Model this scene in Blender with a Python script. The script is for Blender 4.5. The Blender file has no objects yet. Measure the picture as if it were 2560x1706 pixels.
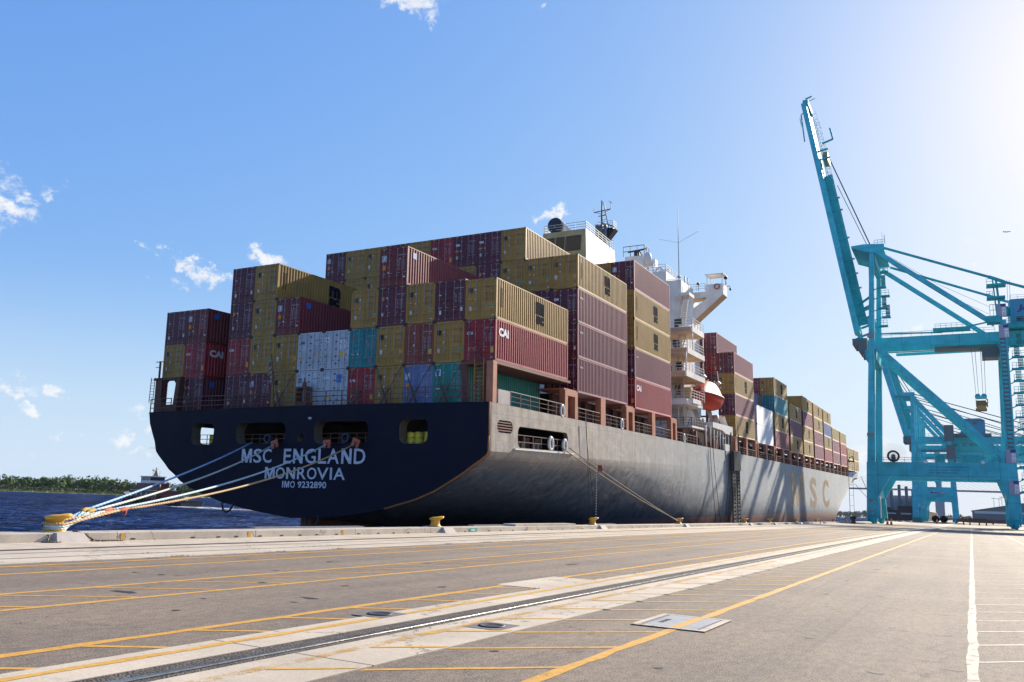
import bpy, math, random
from math import sin, cos, pi, radians, hypot
from mathutils import Matrix, Vector
from mathutils.geometry import tessellate_polygon
random.seed(7)
SC = bpy.context.scene
COL = SC.collection

# ------------------------------------------------------------------ camera
cam_d = bpy.data.cameras.new('Camera')
cam_d.sensor_width = 36.0
cam_d.lens = 36.0 * 2068.0 / 2560.0
cam_d.clip_start = 0.1
cam_d.clip_end = 20000
cam = bpy.data.objects.new('Camera', cam_d)
COL.objects.link(cam)
def cam_axes(yaw, pitch, roll):
    fw = Vector((-sin(yaw) * cos(pitch), cos(yaw) * cos(pitch), sin(pitch)))
    r = Vector((cos(yaw), sin(yaw), 0))
    u = r.cross(fw)
    return cos(roll) * r + sin(roll) * u, -sin(roll) * r + cos(roll) * u, fw
_r, _u, _f = cam_axes(0.505035, 0.192532, 0.038376)
cam.matrix_world = Matrix(((_r.x, _u.x, -_f.x, 0), (_r.y, _u.y, -_f.y, 0), (_r.z, _u.z, -_f.z, 1.72), (0, 0, 0, 1)))
SC.camera = cam

# ------------------------------------------------------------------ light
SUN_EL, SUN_AZ = radians(28.05), radians(10.99)          # azimuth from +Y towards +X
SKY_STRENGTH = 0.105
SUN_STRENGTH = 5.0
EXPOSURE = 0.8
SC.view_settings.view_transform = 'Standard'
SC.view_settings.look = 'None'
SC.view_settings.exposure = EXPOSURE
SC.view_settings.gamma = 1.0
SC.view_settings.use_curve_mapping = False
sun_d = bpy.data.lights.new('sun', 'SUN')
sun_d.energy = SUN_STRENGTH
sun_d.angle = radians(0.53)
sun_d.color = (1.0, 0.90, 0.75)
sun = bpy.data.objects.new('sun', sun_d)
COL.objects.link(sun)
sdir = Vector((sin(SUN_AZ) * cos(SUN_EL), cos(SUN_AZ) * cos(SUN_EL), sin(SUN_EL)))
sun.rotation_euler = sdir.to_track_quat('Z', 'Y').to_euler()
sun.location = (60, 200, 150)

W = bpy.data.worlds.new('World')
SC.world = W
W.use_nodes = True
nt = W.node_tree
nt.nodes.clear()
class NT:
    """tiny node helper"""
    def __init__(s, t): s.t = t
    def n(s, typ, ins=None, **kw):
        nd = s.t.nodes.new(typ)
        for k, v in kw.items(): setattr(nd, k, v)
        for k, v in (ins or {}).items():
            sk = nd.inputs[k]
            if isinstance(v, bpy.types.NodeSocket): s.t.links.new(v, sk)
            else: sk.default_value = v
        return nd
    def math(s, op, a, b=0.0, c=None, clamp=False):
        d = {0: a, 1: b}
        if c is not None: d[2] = c
        return s.n('ShaderNodeMath', d, operation=op, use_clamp=clamp).outputs[0]
    def mix(s, f, a, b, blend='MIX'):
        nd = s.n('ShaderNodeMix', data_type='RGBA', blend_type=blend)
        for i, v in ((0, f), (6, a), (7, b)):
            if isinstance(v, bpy.types.NodeSocket): s.t.links.new(v, nd.inputs[i])
            else: nd.inputs[i].default_value = v if i == 0 else (tuple(v) + (1,))[:4]
        return nd.outputs[2]
    def ramp(s, f, lo, hi, a=0.0, b=1.0):
        return s.n('ShaderNodeMapRange', {0: f, 1: lo, 2: hi, 3: a, 4: b}, interpolation_type='SMOOTHSTEP').outputs[0]
    def noise(s, vec, scale, detail=4, rough=0.55, dist=0.0):
        nd = s.n('ShaderNodeTexNoise', {'Scale': scale, 'Detail': detail, 'Roughness': rough, 'Distortion': dist})
        s.t.links.new(vec, nd.inputs['Vector'])
        return nd
    def vmap(s, vec, scale=(1, 1, 1), loc=(0, 0, 0)):
        nd = s.n('ShaderNodeMapping', {'Scale': scale, 'Location': loc})
        s.t.links.new(vec, nd.inputs['Vector'])
        return nd.outputs[0]
N = NT(nt)
sky = N.n('ShaderNodeTexSky', sky_type='NISHITA', sun_disc=False)
sky.sun_elevation = SUN_EL
sky.sun_rotation = SUN_AZ
sky.altitude = 0
sky.air_density = 1.0
sky.dust_density = 0.6
sky.ozone_density = 4.0
tc = N.n('ShaderNodeTexCoord')
dirv = N.n('ShaderNodeVectorMath', {0: tc.outputs['Generated']}, operation='NORMALIZE').outputs[0]
warp = N.noise(dirv, 19, 6, 0.68)
wv = N.n('ShaderNodeVectorMath', {0: warp.outputs['Color'], 1: (0.5, 0.5, 0.5)}, operation='SUBTRACT').outputs[0]
wv = N.n('ShaderNodeVectorMath', {0: wv, 'Scale': 0.095}, operation='SCALE').outputs[0]
dw = N.n('ShaderNodeVectorMath', {0: dirv, 1: wv}, operation='ADD').outputs[0]
blobs = [((-0.519, 0.667, 0.545), .050, 1.0), ((-0.508, 0.668, 0.526), .030, .9), ((-0.404, 0.741, 0.536), .022, .45), ((-0.841, 0.452, 0.299), .038, .75),
         ((-0.820, 0.478, 0.303), .026, .6), ((-0.862, 0.425, 0.312), .04, .75), ((-0.845, 0.461, 0.272), .045, .95), ((-0.865, 0.43, 0.265), .05, .95),
         ((-0.785, 0.570, 0.262), .022, .75), ((-0.772, 0.588, 0.258), .026, .85), ((-0.760, 0.603, 0.250), .028, .95), ((-0.748, 0.619, 0.243), .028, .95), ((-0.736, 0.634, 0.236), .026, .9), ((-0.722, 0.650, 0.240), .022, .7), ((-0.765, 0.602, 0.228), .018, .55), ((-0.79, 0.573, 0.236), .016, .5),
         ((-0.697, 0.666, 0.267), .030, .95), ((-0.687, 0.676, 0.262), .03, .9), ((-0.425, 0.842, 0.333), .028, 1.0), ((-0.412, 0.848, 0.335), .026, 1.0),
         ((-0.619, 0.623, 0.477), .012, .5), ((-0.429, 0.82, 0.379), .014, .55), ((0.016, 0.96, 0.28), .022, .55), ((0.015, 0.969, 0.245), .030, .6),
         ((-0.036, 0.977, 0.209), .020, .45), ((0.055, 0.96, 0.277), .025, .4), ((-0.859, 0.502, 0.098), .026, .85), ((-0.840, 0.53, 0.103), .024, .75),
         ((-0.858, 0.508, 0.072), .028, .9), ((-0.803, 0.593, 0.050), .026, .85), ((-0.835, 0.548, 0.046), .020, .75), ((-0.798, 0.597, 0.080), .022, .85), ((-0.78, 0.615, 0.055), .024, .85),
         ((-0.79, 0.605, 0.035), .022, .7), ((-0.85, 0.52, 0.030), .022, .6), ((-0.82, 0.565, 0.028), .02, .65), ((-0.21, 0.975, 0.045), .09, .85), ((-0.08, 0.99, 0.06), .08, .75), ((0.03, 0.99, 0.065), .07, .8)]
mask = None
for c, rad, amp in blobs:
    c = Vector(c).normalized()
    df = N.n('ShaderNodeVectorMath', {0: dw, 1: tuple(c)}, operation='SUBTRACT').outputs[0]
    df = N.n('ShaderNodeVectorMath', {0: df, 1: (1.0, 1.0, 1.55)}, operation='MULTIPLY').outputs[0]
    ln = N.n('ShaderNodeVectorMath', {0: df}, operation='LENGTH').outputs['Value']
    m = N.ramp(ln, 0.0, rad, amp, 0.0)
    mask = m if mask is None else N.math('MAXIMUM', mask, m)
cn = N.noise(N.vmap(dirv, (1.0, 1.0, 1.9)), 34, 11, 0.70, 0.35)
cl = N.math('ADD', N.math('MULTIPLY', mask, 1.15), N.math('MULTIPLY', N.math('SUBTRACT', cn.outputs['Fac'], 0.5), 2.6))
cl = N.ramp(cl, 0.40, 1.15)
cl = N.math('MULTIPLY', cl, N.ramp(mask, 0.02, 0.3))
sh = N.noise(dirv, 22, 5, 0.6)
ccol = N.mix(N.ramp(sh.outputs['Fac'], .35, .65), (4.6, 4.75, 5.1), (5.6, 5.6, 5.6))
sp_ = N.n('ShaderNodeSeparateColor', {0: sky.outputs[0]})
skyc = N.n('ShaderNodeCombineColor', {0: N.math('MULTIPLY', N.math('POWER', sp_.outputs[0], 0.79), 0.86), 1: N.math('MULTIPLY', N.math('POWER', sp_.outputs[1], 0.56), 1.42), 2: N.math('MULTIPLY', N.math('POWER', sp_.outputs[2], 0.20), 3.55)}).outputs[0]
hz = N.n('ShaderNodeSeparateXYZ', {0: dirv}).outputs[2]
skyc = N.mix(N.ramp(hz, 0.0, 0.26, 0.78, 0.0), skyc, (3.6, 4.5, 5.2))
skymix = N.mix(N.math('MULTIPLY', cl, 0.9), skyc, ccol)
bg = N.n('ShaderNodeBackground', {'Color': skymix, 'Strength': SKY_STRENGTH})
out = N.n('ShaderNodeOutputWorld')
nt.links.new(bg.outputs[0], out.inputs[0])

# ------------------------------------------------------------------ materials
MATS = {}
def new_mat(name):
    m = bpy.data.materials.new(name)
    m.use_nodes = True
    m.node_tree.nodes.clear()
    n = NT(m.node_tree)
    o = n.n('ShaderNodeOutputMaterial')
    p = n.n('ShaderNodeBsdfPrincipled')
    n.t.links.new(p.outputs[0], o.inputs[0])
    MATS[name] = m
    return m, n, p
def setp(n, p, **kw):
    names = dict(color='Base Color', rough='Roughness', metal='Metallic', spec='Specular IOR Level', normal='Normal', alpha='Alpha')
    for k, v in kw.items():
        sk = p.inputs[names[k]]
        if isinstance(v, bpy.types.NodeSocket): n.t.links.new(v, sk)
        else: sk.default_value = (tuple(v) + (1,))[:4] if k == 'color' else v
def paint(name, col, rough=0.45, dirt=0.25, streak=0.25, dirtcol=(0.07, 0.045, 0.03), scale=1.0, spec=0.5, rust=0.0, var=0.12, metal=0.0, sheen=0.0):
    """weathered paint: tone drift, run-off streaks, rust spots, per object tint"""
    m, n, p = new_mat(name)
    g = n.n('ShaderNodeNewGeometry').outputs['Position']
    oi = n.n('ShaderNodeObjectInfo')
    off = n.n('ShaderNodeVectorMath', {0: (37.0, 19.0, 11.0), 'Scale': oi.outputs['Random']}, operation='SCALE').outputs[0]
    v = n.n('ShaderNodeVectorMath', {0: g, 1: off}, operation='ADD').outputs[0]
    big = n.noise(v, 0.7 * scale, 5, 0.6).outputs['Fac']
    fine = n.noise(v, 6.0 * scale, 4, 0.65).outputs['Fac']
    st = n.noise(n.vmap(v, (3.2 * scale, 3.2 * scale, 0.22 * scale)), 1.6, 5, 0.65).outputs['Fac']
    tint = n.math('ADD', 1.0 - var, n.math('MULTIPLY', oi.outputs['Random'], 2 * var))
    tone = n.math('MULTIPLY', tint, n.ramp(big, 0.25, 0.75, 0.82, 1.15))
    c = n.n('ShaderNodeVectorMath', {0: tuple(col[:3]), 'Scale': tone}, operation='SCALE').outputs[0]
    c = n.mix(n.math('MULTIPLY', n.ramp(st, 0.50, 0.78), streak), c, dirtcol)
    c = n.mix(n.math('MULTIPLY', n.ramp(fine, 0.55, 0.85), dirt), c, dirtcol)
    if rust:
        rs = n.noise(v, 1.7 * scale, 8, 0.72).outputs['Fac']
        c = n.mix(n.ramp(rs, 0.66 - 0.12 * rust, 0.80 - 0.12 * rust), c, (0.16, 0.055, 0.02))
    setp(n, p, color=c, rough=n.ramp(fine, 0.3, 0.8, rough - 0.06, rough + 0.16), spec=spec, metal=metal)
    p.inputs['Sheen Weight'].default_value = sheen; p.inputs['Sheen Roughness'].default_value = 0.35; mxc = max(col[:3]); p.inputs['Sheen Tint'].default_value = tuple(.62 + .38 * (c_ / mxc) ** .6 for c_ in col[:3]) + (1,)
    return m
def plain(name, col, rough=0.5, metal=0.0, spec=0.5):
    m, n, p = new_mat(name)
    g = n.n('ShaderNodeNewGeometry').outputs['Position']
    f = n.noise(g, 5.0, 4, 0.6).outputs['Fac']
    c = n.n('ShaderNodeVectorMath', {0: tuple(col[:3]), 'Scale': n.ramp(f, 0.3, 0.7, 0.86, 1.1)}, operation='SCALE').outputs[0]
    setp(n, p, color=c, rough=rough, metal=metal, spec=spec)
    return m

# ------------------------------------------------------------------ mesh helpers
class MB:
    def __init__(s): s.v = []; s.f = []; s.m = []; s.mi = 0; s.sm = []; s.smooth = False
    def add(s, vs, fs):
        b = len(s.v)
        s.v += [tuple(x) for x in vs]
        for f in fs:
            s.f.append(tuple(b + i for i in f)); s.m.append(s.mi); s.sm.append(s.smooth)
        return s
    def box(s, x0, x1, y0, y1, z0, z1):
        return s.add([(x0, y0, z0), (x1, y0, z0), (x1, y1, z0), (x0, y1, z0), (x0, y0, z1), (x1, y0, z1), (x1, y1, z1), (x0, y1, z1)],
                     [(0, 3, 2, 1), (4, 5, 6, 7), (0, 1, 5, 4), (1, 2, 6, 5), (2, 3, 7, 6), (3, 0, 4, 7)])
    def beam(s, p, q, w, h=None, up=(0, 0, 1), w2=None, h2=None):
        p, q = Vector(p), Vector(q); h = h or w; w2 = w2 or w; h2 = h2 or h
        d = (q - p).normalized(); up = Vector(up)
        if abs(d.dot(up)) > 0.98: up = Vector((0, 1, 0)) if abs(d.y) < 0.9 else Vector((1, 0, 0))
        a = d.cross(up).normalized(); b = a.cross(d)
        vs = []
        for c, ww, hh in ((p, w, h), (q, w2, h2)):
            for i, j in ((-1, -1), (1, -1), (1, 1), (-1, 1)): vs.append(c + a * (i * ww / 2) + b * (j * hh / 2))
        return s.add(vs, [(0, 1, 2, 3), (7, 6, 5, 4), (0, 4, 5, 1), (1, 5, 6, 2), (2, 6, 7, 3), (3, 7, 4, 0)])
    def tube(s, pts, r, n=8, r2=None, cap=True):
        pts = [Vector(p) for p in pts]; k = len(pts); rings = []; old = s.smooth; s.smooth = True
        ref = None; vs = []
        for i, p in enumerate(pts):
            d = (pts[min(i + 1, k - 1)] - pts[max(i - 1, 0)]).normalized()
            if ref is None:
                ref = Vector((0, 0, 1)) if abs(d.z) < 0.9 else Vector((1, 0, 0))
            a = d.cross(ref).normalized(); b = a.cross(d); ref = b
            rr = r + (r2 - r) * i / (k - 1) if r2 is not None else (r[i] if isinstance(r, (list, tuple)) else r)
            for j in range(n): vs.append(p + a * (rr * cos(2 * pi * j / n)) + b * (rr * sin(2 * pi * j / n)))
        fs = []
        for i in range(k - 1):
            for j in range(n):
                fs.append((i * n + j, i * n + (j + 1) % n, (i + 1) * n + (j + 1) % n, (i + 1) * n + j))
        s.add(vs, fs)
        s.smooth = False
        if cap:
            b = len(s.v) - k * n
            for f in (tuple(b + j for j in range(n))[::-1], tuple(b + (k - 1) * n + j for j in range(n))):
                s.f.append(f); s.m.append(s.mi); s.sm.append(False)
        s.smooth = old
        return s
    def lathe(s, prof, c=(0, 0, 0), n=16, axis='z'):
        old = s.smooth; s.smooth = True; vs = []; k = len(prof)
        for r, z in prof:
            for j in range(n):
                a = 2 * pi * j / n; x, y = r * cos(a), r * sin(a)
                o = (x, y, z) if axis == 'z' else ((z, x, y) if axis == 'x' else (x, z, y))
                vs.append((c[0] + o[0], c[1] + o[1], c[2] + o[2]))
        fs = [(i * n + j, i * n + (j + 1) % n, (i + 1) * n + (j + 1) % n, (i + 1) * n + j) for i in range(k - 1) for j in range(n)]
        fs += [tuple(range(n))[::-1], tuple((k - 1) * n + j for j in range(n))]
        s.add(vs, fs); s.smooth = old
        return s
    def quad(s, a, b, c, d): return s.add([a, b, c, d], [(0, 1, 2, 3)])
    def grid(s, rows, closed=False):
        k = len(rows[0]); vs = [p for r in rows for p in r]
        fs = [(i * k + j, i * k + (j + 1) % k, (i + 1) * k + (j + 1) % k, (i + 1) * k + j) for i in range(len(rows) - 1) for j in range(k if closed else k - 1)]
        return s.add(vs, fs)
    def plate(s, outer, holes, mp, d0, d1):
        """flat plate with holes; mp(u, v, d) -> xyz; from depth d0 to d1"""
        loops = [outer] + list(holes)
        flat = [p for l in loops for p in l]
        tris = tessellate_polygon([[Vector((p[0], p[1], 0)) for p in l] for l in loops])
        s.add([mp(p[0], p[1], d0) for p in flat], [tuple(t) for t in tris])
        if d1 is not None:
            s.add([mp(p[0], p[1], d1) for p in flat], [tuple(t)[::-1] for t in tris])
            for l in loops:
                k = len(l)
                s.add([mp(p[0], p[1], d0) for p in l] + [mp(p[0], p[1], d1) for p in l], [(i, (i + 1) % k, k + (i + 1) % k, k + i) for i in range(k)])
        return s
    def rail(s, pts, h=1.05, r=0.028, rows=3, gap=1.6, post=True):
        """handrail along a polyline of deck points"""
        pts = [Vector(p) for p in pts]
        for a, b in zip(pts, pts[1:]):
            for i in range(rows):
                z = h * (i + 1) / rows
                s.beam(a + Vector((0, 0, z)), b + Vector((0, 0, z)), 2 * r, 2 * r)
            if post:
                k = max(1, round((b - a).length / gap))
                for j in range(k + 1):
                    c = a.lerp(b, j / k)
                    s.beam(c, c + Vector((0, 0, h)), 2 * r, 2 * r)
        return s
    def mesh(s, name, mats):
        me = bpy.data.meshes.new(name)
        me.from_pydata(s.v, [], s.f)
        for m in (mats if isinstance(mats, (list, tuple)) else [mats]): me.materials.append(m)
        me.polygons.foreach_set('material_index', s.m)
        me.polygons.foreach_set('use_smooth', s.sm)
        import bmesh
        bm = bmesh.new(); bm.from_mesh(me)
        bmesh.ops.recalc_face_normals(bm, faces=bm.faces)
        bm.to_mesh(me); bm.free()
        me.update()
        return me
    def build(s, name, mats, parent=None, label=None):
        o = bpy.data.objects.new(name, s.mesh(name, mats))
        COL.objects.link(o)
        if parent: o.parent = parent
        if label: o['label'] = label
        return o
def tag(o, label, cat, group=None, kind=None):
    if label: o['label'] = label
    if cat: o['category'] = cat
    if group: o['group'] = group
    if kind: o['kind'] = kind
    return o
def thing(name, label, cat, loc=(0, 0, 0), group=None, rotz=0.0):
    o = bpy.data.objects.new(name, None)
    o.empty_display_size = 0.5
    COL.objects.link(o)
    o.location = loc
    o.rotation_euler = (0, 0, rotz)
    return tag(o, label, cat, group)
def struct(o): o['kind'] = 'structure'; return o
KIDS = {}
def copy_tree(o, parent=None):
    c = o.copy(); COL.objects.link(c)
    if parent: c.parent = parent
    for ch in list(o.children): copy_tree(ch, c)
    return c
def each(name, mats, parent, fns):
    out = []
    for f in fns:
        mb = MB(); f(mb); out.append(mb.build(name, mats, parent))
    return out
def rrect(x0, x1, y0, y1, r, n=5):
    pts = []
    for cx, cy, a0 in ((x1 - r, y0 + r, -90), (x1 - r, y1 - r, 0), (x0 + r, y1 - r, 90), (x0 + r, y0 + r, 180)):
        for i in range(n + 1):
            a = radians(a0 + 90 * i / n)
            pts.append((cx + r * cos(a), cy + r * sin(a)))
    return pts
def circ(x, y, r, n=16): return [(x + r * cos(2 * pi * i / n), y + r * sin(2 * pi * i / n)) for i in range(n)]
_tcache = {}
def text_verts(s, bold=0.03):
    """outline text as (verts, faces) normalised to its own bounding box"""
    if (s, bold) in _tcache: return _tcache[(s, bold)]
    cu = bpy.data.curves.new('t', 'FONT'); cu.body = s; cu.offset = bold; cu.resolution_u = 3
    ob = bpy.data.objects.new('t', cu); COL.objects.link(ob)
    bpy.context.view_layer.update()
    me = bpy.data.meshes.new_from_object(ob.evaluated_get(bpy.context.evaluated_depsgraph_get()))
    v = [tuple(x.co) for x in me.vertices]; f = [tuple(p.vertices) for p in me.polygons]
    bpy.data.objects.remove(ob); bpy.data.curves.remove(cu); bpy.data.meshes.remove(me)
    xs = [a[0] for a in v]; ys = [a[1] for a in v]
    x0, x1, y0, y1 = min(xs), max(xs), min(ys), max(ys)
    v = [((a[0] - x0) / (x1 - x0), (a[1] - y0) / (y1 - y0)) for a in v]
    _tcache[(s, bold)] = (v, f)
    return v, f
def glyph(mb, ch, mp, u0, u1, v0, v1, bold=.012):
    w = u1 - u0; h = v1 - v0
    if ch == 'M':                                      # block M with straight strokes
        t = .19; pts = [(0, 0), (t, 0), (t, .66), (.40, 0), (.60, 0), (1 - t, .66), (1 - t, 0), (1, 0), (1, 1), (.73, 1), (.5, .36), (.27, 1), (0, 1)]
    elif ch == 'N': t = .22; pts = [(0, 0), (t, 0), (t, .62), (.76, 0), (1, 0), (1, 1), (1 - t, 1), (1 - t, .38), (.24, 1), (0, 1)]
    elif ch == 'E': pts = [(0, 0), (1, 0), (1, .17), (.27, .17), (.27, .43), (.93, .43), (.93, .59), (.27, .59), (.27, .83), (.98, .83), (.98, 1), (0, 1)]
    elif ch == 'L': pts = [(0, 0), (1, 0), (1, .17), (.28, .17), (.28, 1), (0, 1)]
    elif ch == 'I': pts = [(0, 0), (1, 0), (1, 1), (0, 1)]
    else: return text_on(mb, ch, mp, u0, u1, v0, v1, bold)
    tr = tessellate_polygon([[Vector((a, b, 0)) for a, b in pts]])
    return mb.add([mp(u0 + a * w, v0 + b * h) for a, b in pts], [tuple(x) for x in tr])
def text_on(mb, s, mp, u0, u1, v0, v1, bold=0.03):
    v, f = text_verts(s, bold)
    mb.add([mp(u0 + a * (u1 - u0), v0 + b * (v1 - v0)) for a, b in v], f)
    return mb
# ------------------------------------------------------------------ ground materials
def asphalt_mat():
    m, n, p = new_mat('asphalt')
    g = n.n('ShaderNodeNewGeometry').outputs['Position']
    sp = n.noise(g, 42, 4, 0.75).outputs['Fac']
    sp2 = n.noise(g, 75, 2, 0.6).outputs['Fac']
    sp3 = n.noise(n.vmap(g, (9, 4, 9)), 1.0, 4, 0.75).outputs['Fac']
    big = n.noise(g, 0.22, 6, 0.6).outputs['Fac']
    trk = n.noise(n.vmap(g, (1.3, 0.05, 1)), 1.0, 5, 0.6).outputs['Fac']
    mid = n.noise(g, 1.7, 6, 0.65, 0.4).outputs['Fac']
    c = n.mix(n.ramp(sp, 0.34, 0.66), (0.105, 0.080, 0.058), (0.345, 0.268, 0.190))
    c = n.mix(1.0, c, n.mix(n.ramp(sp3, 0.3, 0.7), (0.78, 0.78, 0.78), (1.2, 1.2, 1.2)), 'MULTIPLY')
    c = n.mix(n.math('MULTIPLY', n.ramp(sp2, 0.60, 0.75), 0.55), c, (0.42, 0.38, 0.33))
    c = n.mix(n.math('MULTIPLY', n.ramp(sp2, 0.40, 0.28), 0.6), c, (0.045, 0.04, 0.036))
    c = n.mix(1.0, c, n.mix(n.ramp(big, 0.3, 0.7), (0.86, 0.86, 0.88), (1.12, 1.10, 1.06)), 'MULTIPLY')
    c = n.mix(1.0, c, n.mix(n.ramp(trk, 0.35, 0.65), (0.88, 0.88, 0.90), (1.08, 1.07, 1.05)), 'MULTIPLY')
    c = n.mix(n.math('MULTIPLY', n.ramp(mid, 0.60, 0.76), 0.35), c, (0.06, 0.053, 0.048))
    vo = n.n('ShaderNodeTexVoronoi', {'Scale': 0.55, 'Randomness': 1.0}); n.t.links.new(n.vmap(g, (1.0, 0.55, 1)), vo.inputs['Vector'])
    c = n.mix(n.ramp(vo.outputs['Distance'], 0.085, 0.05, 0, 0.8), c, (0.035, 0.03, 0.028))
    dn = n.noise(g, 1.4, 6, 0.75)
    dv = n.n('ShaderNodeVectorMath', {0: g, 1: n.n('ShaderNodeVectorMath', {0: dn.outputs['Color'], 'Scale': 1.3}, operation='SCALE').outputs[0]}, operation='ADD').outputs[0]
    ck = n.n('ShaderNodeTexVoronoi', {'Scale': 0.20}, feature='DISTANCE_TO_EDGE'); n.t.links.new(dv, ck.inputs['Vector'])
    c = n.mix(n.math('MULTIPLY', n.ramp(ck.outputs['Distance'], 0.0, 0.006, 0.8, 0.0), n.ramp(mid, 0.45, 0.55)), c, (0.03, 0.026, 0.024))
    ty = n.noise(n.vmap(g, (3.2, 0.035, 1)), 1.0, 4, 0.6, 0.2).outputs['Fac']
    c = n.mix(n.math('MULTIPLY', n.ramp(ty, 0.60, 0.72), 0.30), c, (0.05, 0.044, 0.04))
    bmp = n.n('ShaderNodeBump', {'Strength': 0.7, 'Distance': 0.02, 'Height': n.math('ADD', sp, n.math('MULTIPLY', sp2, 0.5))})
    setp(n, p, color=c, rough=0.82, spec=0.35, normal=bmp.outputs[0])
    return m
def concrete_mat(name, col, joint=6.0, axis=1, crack=True):
    m, n, p = new_mat(name)
    g = n.n('ShaderNodeNewGeometry').outputs['Position']
    f = n.noise(g, 35, 4, 0.65).outputs['Fac']; b = n.noise(g, 0.6, 6, 0.62).outputs['Fac']; mid = n.noise(g, 3.1, 6, 0.7, 0.5).outputs['Fac']
    tone = n.math('MULTIPLY', n.ramp(f, 0.3, 0.7, 0.88, 1.1), n.ramp(b, 0.3, 0.7, 0.86, 1.12))
    c = n.n('ShaderNodeVectorMath', {0: col, 'Scale': tone}, operation='SCALE').outputs[0]
    c = n.mix(n.math('MULTIPLY', n.ramp(mid, 0.55, 0.75), 0.35), c, (0.16, 0.13, 0.10))
    if crack:
        dn = n.noise(g, 1.2, 5, 0.7)
        dv = n.n('ShaderNodeVectorMath', {0: g, 1: n.n('ShaderNodeVectorMath', {0: dn.outputs['Color'], 'Scale': 1.6}, operation='SCALE').outputs[0]}, operation='ADD').outputs[0]
        vo = n.n('ShaderNodeTexVoronoi', {'Scale': 0.28}, feature='DISTANCE_TO_EDGE'); n.t.links.new(dv, vo.inputs['Vector'])
        c = n.mix(n.ramp(vo.outputs['Distance'], 0.0, 0.010, 0.75, 0.0), c, (0.07, 0.055, 0.045))
    sx = n.n('ShaderNodeSeparateXYZ', {0: g})
    fr = n.math('FRACT', n.math('DIVIDE', sx.outputs[axis], joint))
    c = n.mix(n.ramp(n.math('ABSOLUTE', n.math('SUBTRACT', fr, 0.5)), 0.4970, 0.4985, 0, 0.85), c, (0.06, 0.05, 0.04))
    bmp = n.n('ShaderNodeBump', {'Strength': 0.35, 'Distance': 0.01, 'Height': n.math('ADD', f, mid)})
    setp(n, p, color=c, rough=0.8, spec=0.35, normal=bmp.outputs[0])
    return m
def line_mat(name, col, wear=0.5, scale=1.0):
    m, n, p = new_mat(name)
    g = n.n('ShaderNodeNewGeometry').outputs['Position']
    f = n.noise(g, 55 * scale, 4, 0.7).outputs['Fac']; b = n.noise(g, 1.3 * scale, 7, 0.7).outputs['Fac']; d = n.noise(g, 9.0, 5, 0.7).outputs['Fac']
    c = n.n('ShaderNodeVectorMath', {0: col, 'Scale': n.ramp(d, 0.25, 0.75, 0.75, 1.12)}, operation='SCALE').outputs[0]
    w = n.math('ADD', n.math('MULTIPLY', n.math('SUBTRACT', b, 0.5), 2.2), n.math('MULTIPLY', n.math('SUBTRACT', f, 0.5), 1.4))
    a = n.ramp(w, 1.0 - wear * 1.4, 0.55 - wear * 1.4, 0.0, 0.95)
    setp(n, p, color=c, rough=0.7, spec=0.4, alpha=a)
    return m
M_asph = asphalt_mat()
M_conc = concrete_mat('pale_concrete', (0.52, 0.43, 0.315), 7.3)
M_kerb = concrete_mat('kerb_concrete', (0.45, 0.385, 0.31), 6.1)
M_block = concrete_mat('block_concrete', (0.42, 0.37, 0.32), 50.0, crack=False)
M_yel = line_mat('yellow_line_paint', (0.66, 0.34, 0.05), 0.27)
M_yel2 = line_mat('worn_yellow_paint', (0.66, 0.36, 0.06), 0.33)
M_yel3 = line_mat('faded_yellow_paint', (0.58, 0.40, 0.17), 0.4)
M_whl = line_mat('white_line_paint', (0.33, 0.275, 0.205), 0.34, 3.0)
def gravel_mat():
    m, n, p = new_mat('gravel_fill')
    g = n.n('ShaderNodeNewGeometry').outputs['Position']
    vo = n.n('ShaderNodeTexVoronoi', {'Scale': 38.0}); n.t.links.new(g, vo.inputs['Vector'])
    f = n.noise(g, 4, 5, 0.6).outputs['Fac']
    c = n.mix(n.ramp(vo.outputs['Distance'], 0.1, 0.6), (0.17, 0.14, 0.11), (0.045, 0.038, 0.032))
    c = n.mix(n.ramp(f, 0.4, 0.7), c, (0.13, 0.105, 0.08))
    bmp = n.n('ShaderNodeBump', {'Strength': 0.9, 'Distance': 0.03, 'Height': vo.outputs['Distance']})
    bmp.invert = True
    setp(n, p, color=c, rough=0.9, normal=bmp.outputs[0])
    return m
M_grav = gravel_mat()
M_steel = paint('rail_steel', (0.34, 0.31, 0.28), 0.28, 0.3, 0.0, (0.16, 0.08, 0.04), 3.0, 0.6, metal=0.85, var=0)
M_rust = paint('rusty_steel', (0.13, 0.055, 0.028), 0.75, 0.4, 0.3, (0.04, 0.02, 0.012), 2.0, rust=0.6)
M_dark = plain('dark_steel', (0.022, 0.022, 0.024), 0.55)
M_black = plain('black_rubber', (0.012, 0.012, 0.013), 0.7)

# ------------------------------------------------------------------ ground, quay, water
def sheet(name, x0, x1, y0, y1, z, mat, ny=1):
    mb = MB()
    ys = [y0 + (y1 - y0) * i / ny for i in range(ny + 1)]
    mb.grid([[(x0, y, z), (x1, y, z)] for y in ys])
    return struct(mb.build(name, mat))
KX = -24.6                                             # face of the kerb
mb = MB(); mb.grid([[(KX - 1.35, -80, 0), (600, -80, 0)], [(KX - 1.35, 1500, 0), (600, 1500, 0)]])
mb.quad((KX - 1.35, -80, 0), (KX - 1.35, 1500, 0), (KX - 1.35, 1500, -9), (KX - 1.35, -80, -9))
struct(mb.build('asphalt_ground', M_asph))
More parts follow.
